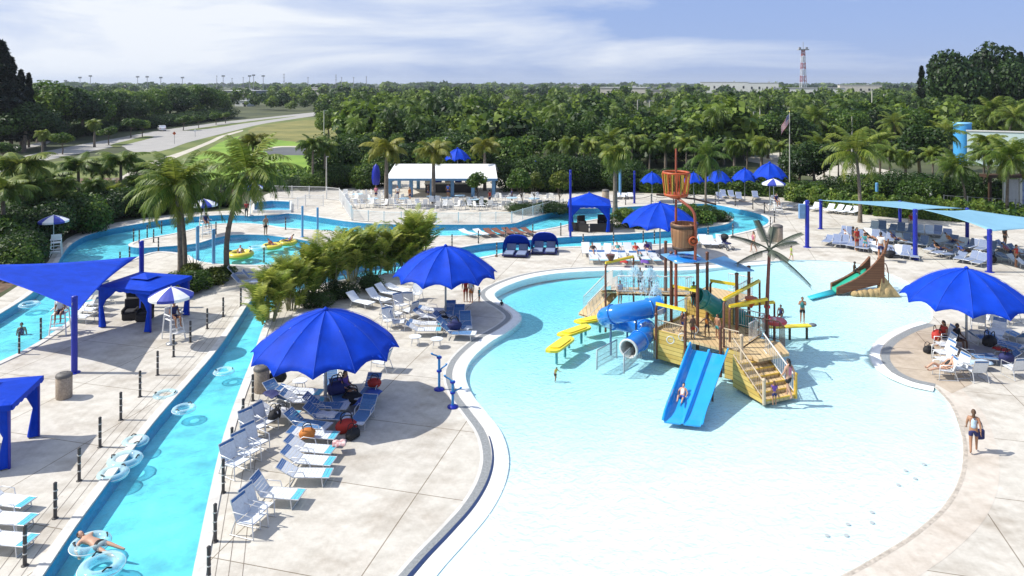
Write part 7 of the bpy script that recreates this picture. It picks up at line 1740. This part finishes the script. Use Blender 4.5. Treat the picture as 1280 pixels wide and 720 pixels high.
def body_parts(pose):
    if pose in PCACHE: return PCACHE[pose]
    J = dict(BASE); J.update(POSES[pose]); V, F = skin_mesh('b', {k: J[k] for k in J if k != 'head'}, EDGES, RAD, 1, 'pelvis')
    mb = MB(); mb.add(V, F, True); hd = Vector(J['head']); face = Vector((0, -1, 0)); nk = (hd - Vector(J['neck'])).normalized()
    if nk.z < .6: face = Vector((0, -nk.z, nk.y)) if pose == 'recline' else Vector((0, nk.y, -nk.z)) if False else Vector((0, -nk.z, nk.y))
    up = nk; R = Matrix((Vector((1, 0, 0)), -face, up)).transposed(); 
    mb.ell(hd, (.076, .095, .115), 12, 9, R)
    mb.ell(hd + face*.03 - up*.075, (.05, .055, .045), 8, 6, R)
    mb.ell(hd + face*.098 - up*.015, (.014, .022, .026), 6, 5, R)                    # nose
    mb.ell(hd + face*.085 - up*.062, (.026, .012, .008), 6, 4, R)                    # lips
    for s in (-1, 1): mb.ell(hd + R @ Vector((s*.078, .01, -.01)), (.012, .024, .034), 6, 5, R)   # ears
    for s in ('L', 'R'):
        w_ = Vector(J['wr'+s]); e = Vector(J['el'+s]); d = (w_-e).normalized(); sd = d.cross(Vector((0, 0, 1))) if abs(d.z) < .9 else Vector((0, 1, 0)); sd.normalize(); n = d.cross(sd).normalized()
        mb.ell(w_ + d*.055, (.036, .018, .055), 8, 6, Matrix((sd, n, d)).transposed())
        for i, (off, L) in enumerate(((-.027, .058), (-.009, .070), (.010, .066), (.028, .050))):
            a = w_ + d*.09 + sd*off; k1 = a + d*L*.5 - n*.006; k2 = k1 + (d*.8 - n*.6).normalized()*L*.5; mb.tube([w_ + d*.06 + sd*off*.8, a, k1, k2], [.010, .0095, .009, .007], 5)
        t0 = w_ + d*.03 - sd*.028; mb.tube([t0, t0 + (d*.6 - sd*.8).normalized()*.035, t0 + (d*.9 - sd*.45).normalized()*.065], [.012, .011, .008], 5)
    body = mb
    eye = MB()
    for s in (-1, 1): eye.ell(hd + R @ Vector((s*.032, -.083, .012)), (.011, .010, .008), 6, 4, R)
    def garment(keys, grow, trims, root):
        Jg = {}; Rg = {}
        for k in keys:
            if k in trims: a, f = trims[k]; Jg[k] = tuple(Vector(J[a]).lerp(Vector(J[k]), f)); ra, rb = RAD[a], RAD[k]; ra = ra[0] if isinstance(ra, tuple) else ra; rb = rb[0] if isinstance(rb, tuple) else rb; Rg[k] = ra + (rb-ra)*f + grow
            else: Jg[k] = J[k]; r = RAD[k]; Rg[k] = tuple(x + grow for x in r) if isinstance(r, tuple) else r + grow
        E = [e for e in EDGES if e[0] in Jg and e[1] in Jg]; v, f = skin_mesh('g', Jg, E, Rg, 1, root); m = MB(); m.add(v, f, True); return m
    shorts = garment(['pelvis', 'hipL', 'hipR', 'knL', 'knR', 'belly'], .018, {'knL': ('hipL', .62), 'knR': ('hipR', .62), 'belly': ('pelvis', .25)}, 'pelvis')
    brief = garment(['pelvis', 'hipL', 'hipR', 'knL', 'knR', 'belly'], .012, {'knL': ('hipL', .16), 'knR': ('hipR', .16), 'belly': ('pelvis', .35)}, 'pelvis')
    shirt = garment(['belly', 'chest', 'shL', 'shR', 'elL', 'elR', 'pelvis', 'neck'], .016, {'elL': ('shL', .55), 'elR': ('shR', .55), 'pelvis': ('belly', .65), 'neck': ('chest', .55)}, 'chest')
    vest = garment(['belly', 'chest', 'pelvis', 'neck', 'shL', 'shR'], .014, {'pelvis': ('belly', .8), 'neck': ('chest', .45), 'shL': ('chest', .6), 'shR': ('chest', .6)}, 'chest')
    hair = MB(); hair.ell(hd - face*.018 + up*.022, (.086, .098, .108), 12, 9, R); hs = MB(); hs.v, hs.f, hs.m, hs.sm = list(hair.v), [list(f) for f in hair.f], list(hair.m), list(hair.sm)
    hl = MB(); hl.v, hl.f, hl.m, hl.sm = list(hair.v), [list(f) for f in hair.f], list(hair.m), list(hair.sm); hl.ell(hd - face*.085 - up*.02, (.05, .05, .06), 9, 7, R); hl.ell(hd - face*.075 - up*.11, (.06, .035, .09), 9, 7, R)
    # a hairline: drop what would cover the face
    for h_ in (hs, hl): h_.f2 = [f for f in h_.f if not ((sum((h_.v[i] for i in f), Vector())/len(f) - hd).dot(face) > .045 and (sum((h_.v[i] for i in f), Vector())/len(f) - hd).dot(up) < .065)]; h_.m = [0]*len(h_.f2); h_.sm = [True]*len(h_.f2); h_.f = h_.f2
    PCACHE[pose] = dict(body=body, eyes=eye, shorts=shorts, swim_briefs=brief, shirt=shirt, vest=vest, hair=hs, long_hair=hl, meshes={}); return PCACHE[pose]
def person(label, loc, pose='stand', rz=0., s=1., skin=SKIN_L, top=None, bottom=('shorts', 'navy'), hair=('hair', HAIR_D), group=None):
    """faces -Y at rz 0; rz turns counter-clockwise"""
    P = body_parts(pose)
    def put(kind, nm, m, par=None):
        if kind not in P['meshes']:
            o = P[kind].build(nm, m, par); P['meshes'][kind] = o.data
        else:
            o = bpy.data.objects.new(nm, P['meshes'][kind]); COL.objects.link(o); o.parent = par
        o.material_slots[0].link = 'OBJECT'; o.material_slots[0].material = m; return o
    r = put('body', 'person', skin); r.location = loc; r.rotation_euler = (0, 0, rz); r.scale = (s,)*3; tag(r, label, 'person', group)
    put('eyes', 'eyes', EYE_M, r)
    if top: put(top[0], 'top', CL[top[1]], r)
    if bottom: put(bottom[0], 'shorts' if bottom[0] == 'shorts' else 'swim_briefs', CL[bottom[1]], r)
    put(hair[0], 'hair', hair[1], r); return r
def pz(px, py, z=0.): p = G(px, py, z); return (p.x, p.y, z)
def fh(px, py, top, z=0.):
    """scale for a person whose feet and head top are at the named photo heights"""
    p = G(px, py, z); return (py - top)*p.y/FPX/1.73
LH = ('long_hair', HAIR_D); SH = ('hair', HAIR_D); BH = ('long_hair', HAIR_B)
w1 = person('woman in white top and navy shorts walking along the beach apron carrying a bag', pz(1217, 566), 'walk', PI - .55, fh(1217, 566, 512), SKIN_T, ('vest', 'palebl'), ('shorts', 'navy'), BH)
b_ = thing('tote_bag', 'navy tote bag carried by the walking woman at the beach apron', 'bag', pz(1225, 563)); mb = MB(); mb.box((0, 0, .62), (.34, .14, .40), bev=.05); mb.build('pouch', CL['navy'], b_); mb = MB(); mb.tube(smooth([(-.12, 0, .8), (-.10, 0, 1.02), (.02, 0, 1.10), (.12, 0, .8)], 4, False), .014, 5); mb.build('strap', CL['navy'], b_)
person('child in yellow shirt wading alone in the splash pool', pz(694, 477, -.03 - depth(G(694, 477))), 'wade', .7, fh(694, 476, 456), SKIN_T, ('shirt', 'yellow'), ('shorts', 'black'))
person('small dark haired child standing in water at the point below the second umbrella', pz(627, 391, -.03 - depth(G(627, 391))), 'stand', .4, fh(627, 391, 374), SKIN_D, ('vest', 'black'), ('shorts', 'black'))
person('woman in black and teal swimwear standing on the yellow balance walkway with arms raised', pz(1003, 403.5, .64), 'arms_up', -.4, fh(1003, 403.5, 371, .64), SKIN_T, ('vest', 'teal'), ('shorts', 'black'), LH)
person('child crouching in the water behind the red disc', pz(976, 395, -.12), 'sit', -.6, .75, SKIN_D, ('vest', 'navy'), ('shorts', 'black'))
person('woman in pink top climbing the playground stairs', pz(986, 497, .26), 'walk', PI + .5, .98, SKIN_L, ('vest', 'pink'), ('shorts', 'black'), LH)
person('small child in purple at the foot of the playground stairs', pz(968, 507, .0), 'stand', PI, .62, SKIN_T, ('shirt', 'purple'), ('shorts', 'navy'), BH)
sl = T0.lerp(B0, .66).lerp(T1.lerp(B1, .66), .25); person('small child riding down the twin blue slide', (sl.x, sl.y, .42), 'recline', -.42, .72, SKIN_L, ('vest', 'white'), ('shorts', 'blue'))
p_ = AT(867, 383, 37.6); person('child in lime shirt standing on the upper playground deck by the post', (p_.x, p_.y, Z2), 'stand', .3, .78, SKIN_D, ('shirt', 'lime'), ('shorts', 'black'))
for x, y, ps, rz, s, sk, tp, bt, lab in [(866, 424, 'stand', .4, .7, SKIN_D, None, 'red', 'bare chested child in red shorts at the top of the twin slide'), (884, 421, 'wade', -.5, .68, SKIN_D, ('vest', 'orange'), 'black', 'child in orange crouching on the lower deck near the slide top'), (853, 417, 'walk', 1.2, .72, SKIN_T, ('vest', 'navy'), 'blue', 'child in navy crossing the lower playground deck'), (897, 423, 'stand', -.9, .7, SKIN_T, None, 'teal', 'bare chested child in teal shorts at the lower deck rail')]:
    p = G(x, y, Z1); person(lab, (p.x, p.y, Z1), ps, rz, s, sk, tp, ('shorts', bt))
for x, y, t, lab, tp in [(800, 378, 350, 'person in white drenched by the spray on the ramp', 'white'), (813, 374, 347, 'person in purple under the spray by the upper deck', 'purple'), (775, 376, 352, 'child in pale blue climbing the ramp rail side', 'palebl')]:
    Y = 40.4; p = AT(x, 380, Y); zf = Z2 if x > 790 else 1.6; p = Vector(((x-CX)*Y/FPX, Y, zf)); person(lab, tuple(p), 'stand', .4, .78, SKIN_T, ('shirt', tp), ('shorts', 'navy'))
person('woman in swimsuit walking past the litter bin on the far deck', pz(942, 315), 'walk', -1.2, fh(942, 315, 289), SKIN_L, ('vest', 'pink'), ('swim_briefs', 'pink'), BH)
person('child in lime shirt at the far edge of the splash pool', pz(989, 326), 'walk', 1.4, fh(989, 326, 307), SKIN_L, ('shirt', 'lime'), ('shorts', 'lime'))
person('woman in red dress standing before the slate loungers', pz(1071, 313), 'stand', .3, fh(1071, 313, 284), SKIN_T, ('shirt', 'red'), ('shorts', 'red'), LH); person('person with dark hair just behind the woman in red', pz(1066, 308), 'stand', 1.2, fh(1066, 308, 283), SKIN_D, ('shirt', 'black'), ('shorts', 'navy'))
person('person in teal bending beside the woman in red', pz(1082, 314), 'wade', -1., .92, SKIN_L, ('shirt', 'teal'), ('shorts', 'teal')); person('man in white shirt walking toward the boat slide', pz(1101, 326), 'walk', 2.6, fh(1101, 326, 290), SKIN_T, ('shirt', 'white'), ('shorts', 'navy'))
person('person in black reclining in the second sail row', pz(1087, 299, .35)[:2] + (.40,), 'recline', .5, 1., SKIN_T, ('shirt', 'black'), ('shorts', 'black')); person('person in red behind the tall sail post', pz(1139, 288), 'stand', 0, 1., SKIN_L, ('shirt', 'red'), ('shorts', 'white'))
person('child sitting on the hull edge of the boat slide', tuple(AT(1068, 340, 49.3)), 'sit', .8, .78, SKIN_D, None, ('shorts', 'black')); person('child at the top of the green chute', tuple(AT(1094, 340, 48.8)), 'sit', .8, .72, SKIN_D, ('vest', 'navy'), ('shorts', 'navy'))
person('person in red shirt at the photo edge among slate loungers', pz(1270, 334), 'stand', .6, 1., SKIN_T, ('shirt', 'red'), ('shorts', 'black')); person('tall person in black under the second light sail', pz(1256, 308), 'stand', 1.6, 1.05, SKIN_D, ('shirt', 'black'), ('shorts', 'black'))
person('woman stretched out in the lowest chair of the lobe column with legs toward the pool', pz(1180, 472)[:2] + (.36,), 'recline', -1.45, 1., SKIN_L, ('vest', 'black'), ('swim_briefs', 'black'), LH); person('woman in maroon sitting at the top of the lobe chair column', pz(1180, 432)[:2] + (.42,), 'sit', -1.4, 1., SKIN_T, ('shirt', 'red'), ('shorts', 'black'), LH)
person('person in dark clothes seated behind the lobe chair column', pz(1196, 436)[:2] + (.42,), 'sit', .4, 1., SKIN_D, ('shirt', 'black'), ('shorts', 'black'))
for x, y, t, ps, rz, sk, tp, bt, lab in [(582, 377, 346, 'stand', .2, SKIN_T, ('shirt', 'red'), 'red', 'adult standing under the second umbrella, only legs clear of it'), (589, 378, 348, 'stand', -.6, SKIN_L, ('shirt', 'white'), 'orange', 'second adult standing under the second umbrella rim'), (599, 377, 359, 'stand', 1.1, SKIN_L, ('shirt', 'teal'), 'teal', 'child in green under the second umbrella rim')]: person(lab, pz(x, y), ps, rz, fh(x, y, t), sk, tp, ('shorts', bt))
fz = W_ - .06
person('swimmer with dark trunks lying face down over a tube in the lazy river', pz(120, 686, fz), 'float', 1.25, 1.02, SKIN_L, None, ('shorts', 'black')); TUBE.put(pz(113, 684, W_ - .06), .6, 'clear swim tube held by the swimmer in the lazy river', 'swim tube', scale=1.05)
for x, y, lab in [(27, 408, 'swimmer with head above water in the left channel'), (572, 331, 'swimmer in the river behind the second umbrella'), (620, 322, 'swimmer in the river beside the hooded daybeds')]:
    person(lab, pz(x, y, W_)[:2] + (W_ - 1.50,), 'stand', .5, 1., SKIN_T, ('vest', 'navy'), ('shorts', 'navy'))
for x, y, rz, lab in [(75, 416, .3, 'lifeguard in white and navy on the chair under the triangular sail'), (217, 423, .9, 'lifeguard in navy seated under the striped umbrella by the capped cabana'), (257, 296, .7, 'lifeguard seated behind the palm trunks'), (970, 267, .2, 'lifeguard seated at the river bend chair')]:
    p = G(x, y); k = 1.1 if y > 300 else 1.25; person(lab, (p.x + .02, p.y, 1.02*k - .02), 'sit', rz, 1.02, SKIN_T, ('shirt', 'white' if x < 100 else 'navy'), ('shorts', 'navy'))
for x, y, rz, tp, lab in [(300, 318, .3, 'white', 'person riding the big yellow tube'), (341, 308, 1.2, 'red', 'person riding the middle yellow tube'), (360, 303, -.8, 'blue', 'person riding the yellow tube by the areca palms')]: person(lab, pz(x, y, 0)[:2] + (.02,), 'recline', rz, .9, SKIN_T, ('vest', tp), ('shorts', 'navy'))
person('person standing in the shallow strip by the slim grey post', pz(332, 294), 'stand', .9, 1.05, SKIN_T, None, ('shorts', 'black')); person('person in white at the teal plunge pool umbrella', pz(308, 272), 'stand', .2, 1., SKIN_D, ('shirt', 'red'), ('shorts', 'black'))
for i, (x, y, tp) in enumerate([(497, 250, 'white'), (512, 252, 'orange'), (535, 248, 'black'), (560, 247, 'blue'), (612, 256, 'red'), (640, 254, 'navy'), (470, 250, 'pink')]): person(f'person in {tp} among the patio chairs of the pavilion terrace', pz(x, y), 'stand', i, 1., (SKIN_T, SKIN_L, SKIN_D)[i % 3], ('shirt', tp), ('shorts', 'navy'))
for i, (x, y, tp) in enumerate([(810, 320, 'purple'), (796, 322, 'red'), (773, 321, 'teal'), (742, 322, 'black')]): person(f'person in {tp} lying on a lounger above the splash pool', pz(x, y)[:2] + (.40,), 'recline', .1, 1., (SKIN_L, SKIN_T)[i % 2], ('shirt', tp), ('shorts', tp))
for i, (x, y, tp) in enumerate([(1120, 306, 'navy'), (1062, 303, 'white'), (1175, 318, 'black'), (1205, 322, 'blue'), (1190, 308, 'orange'), (1262, 322, 'pink')]): person(f'person in {tp} resting on a lounger under the light sails', pz(x, y)[:2] + (.40,), 'recline', .5, 1., (SKIN_D, SKIN_L, SKIN_T)[i % 3], ('shirt', tp), ('shorts', 'navy'))
person('person in dark red sitting in the crowded shade of the nearest umbrella', pz(431, 501)[:2] + (.42,), 'sit', 1.2, 1., SKIN_T, ('shirt', 'purple'), ('shorts', 'black'), LH)

# ================================================================== BELONGINGS
def towel(label, px, py, L, Wd, rz, col, z=.37):
    p = G(px, py, z); mb = MB(); g = []
    for i in range(9):
        g.append([((-L/2 + L*i/8), (-Wd/2 + Wd*j/5) , .03 + .025*math.sin(i*1.7 + j) - (.05 if j in (0, 5) else 0)) for j in range(6)])
    mb.sheet(g, .015); o = mb.build('towel', col, None, tuple(p), rz); tag(o, label, 'towel')
STRIPE = mat('striped_towel', (.60, .10, .12), .85, var=.5, scale=5, col2=(.75, .65, .62))
R90 = math.radians
towel('royal blue towel spread on the lounger at the shade edge', 460, 497, 1.7, .7, R90(-101), CL['blue'], .40); towel('red patterned towel at the foot of the sunny row', 424, 553, .5, .5, .2, STRIPE, .38); towel('navy towel hung over the raised back beside the bin', 342, 492, .8, .6, R90(-38), CL['navy'], .55)
towel('red towel on the blue lobe lounger', 1252, 436, .7, .5, R90(-50), CL['red'], .40); towel('pale blue towel across the lobe lounger by the pole', 1222, 452, 1.2, .62, .05, CL['palebl'], .40); towel('white towel on the shaded blue lounger', 408, 517, .9, .6, -.1, CL['white'], .40)
towel('teal towel on the upper row above the splash pool', 798, 318, .9, .6, R90(-100), CL['teal'], .40); towel('purple towel on the lower row above the splash pool', 806, 327, 1.0, .62, R90(-97), CL['purple'], .40); towel('red towel on the lower row above the splash pool', 780, 327, .8, .6, R90(-97), CL['red'], .40); towel('black towel on the front sail row', 1122, 321, .9, .6, R90(-118), CL['black'], .40)
def bag(label, px, py, c, s=1., rz=0., z=0.):
    p = G(px, py, z); root = thing('beach_bag', label, 'bag', tuple(p), rz); mb = MB(); mb.ell((0, 0, .2*s), (.36*s, .24*s, .22*s), 12, 8); mb.box((0, 0, .12*s), (.6*s, .36*s, .22*s), bev=.06*s); mb.build('pouch', CL[c], root)
    for d in (-1, 1): mb = MB(); mb.tube(smooth([(-.2*s, d*.1*s, .34*s), (-.12*s, d*.12*s, .56*s), (.12*s, d*.12*s, .56*s), (.2*s, d*.1*s, .34*s)], 4, False), .018*s, 5); mb.build('handle', CL['black'], root)
for lab, x, y, c, s, rz, z in [('big dark red bag at the corner of the umbrella shade', 433, 540, 'red', 1.25, .3, 0), ('black bag behind the dark red one', 441, 548, 'black', .95, 1., 0), ('navy bag piled beneath the umbrella pole', 421, 492, 'navy', 1.3, .4, .4), ('purple bag piled on the shaded lounger', 428, 486, 'purple', 1.2, 1.3, .4), ('black bag at the foot of the shaded loungers', 440, 505, 'black', 1.3, .2, 0), ('black hat shaped bag behind the bin', 347, 477, 'black', 1.2, 0, .3),
   ('orange bag on the white lounger by the towel', 384, 547, 'orange', .9, .4, .36), ('small black bag on the cluttered lounger', 344, 524, 'black', 1., 1.2, .36), ('white bag next to the small black bag', 353, 521, 'white', .9, .2, .36), ('maroon bag on top of the blue towel', 468, 483, 'red', .9, 0, .42), ('black rucksack lying on the lobe paving', 1161, 441, 'black', .9, .3, 0), ('black bag under the lobe umbrella', 1237, 432, 'black', 1.3, .6, .36), ('dark bag on the lobe lounger facing the pole', 1258, 452, 'navy', 1.1, .2, .36), ('dark red bag by the lobe chairs', 1172, 424, 'red', 1.2, .8, .3),
   ('black bag at the end of the front sail row', 1113, 322, 'black', 1.4, .2, 0), ('black bag under the second sail post', 1240, 328, 'black', 1.4, .9, 0), ('dark bag in the second umbrella shade', 568, 412, 'navy', 1.2, .3, .36), ('black bag by the second umbrella pole', 553, 405, 'black', 1.2, .3, 0)]: bag(lab, x, y, c, s, rz, z)
# pushchair on the far deck
st = thing('pushchair', 'pushchair with dark hood parked on the deck beyond the barrel', 'pushchair', at(908, 312), .5); mb = MB(); mb.box((0, 0, .55), (.5, .7, .1), bev=.03); mb.box((0, .3, .8), (.5, .1, .5), rx=-.3, bev=.03); mb.build('seat', CL['navy'], st); mb = MB(); mb.ell((0, .2, 1.05), (.3, .4, .26), 10, 7); mb.build('hood', CL['black'], st)
mb = MB()
for s in (-1, 1): mb.tube([(s*.28, -.45, .12), (s*.26, .1, .6), (s*.24, .65, 1.1)], .022, 5); mb.tube([(s*.28, .45, .15), (s*.26, -.1, .6)], .022, 5)
mb.tube([(-.24, .65, 1.1), (.24, .65, 1.1)], .026, 5); mb.build('frame', GREY_M, st)
for x in (-.3, .3):
    for y in (-.45, .45): mb = MB(); mb.torus((x, y, .16), .13, .035, 14, 6, axis=(1, 0, 0)); mb.build('wheel', BLACK, st)

# ================================================================== AIR
hzm = bpy.data.materials.new('haze_air'); hzm.use_nodes = True; nt = hzm.node_tree; nt.nodes.remove(nt.nodes['Principled BSDF'])
pv_ = nt.nodes.new('ShaderNodeVolumePrincipled'); pv_.inputs['Color'].default_value = (.80, .88, 1, 1); pv_.inputs['Density'].default_value = .0001; pv_.inputs['Anisotropy'].default_value = .2
nt.links.new(pv_.outputs[0], nt.nodes['Material Output'].inputs['Volume'])
mb = MB(); mb.box((0, 5900, 44), (18200, 12500, 92)); o = mb.build('haze', hzm); o['kind'] = 'stuff'; o['label'] = 'thin pale blue air haze over the whole park and woods'; o['category'] = 'haze'
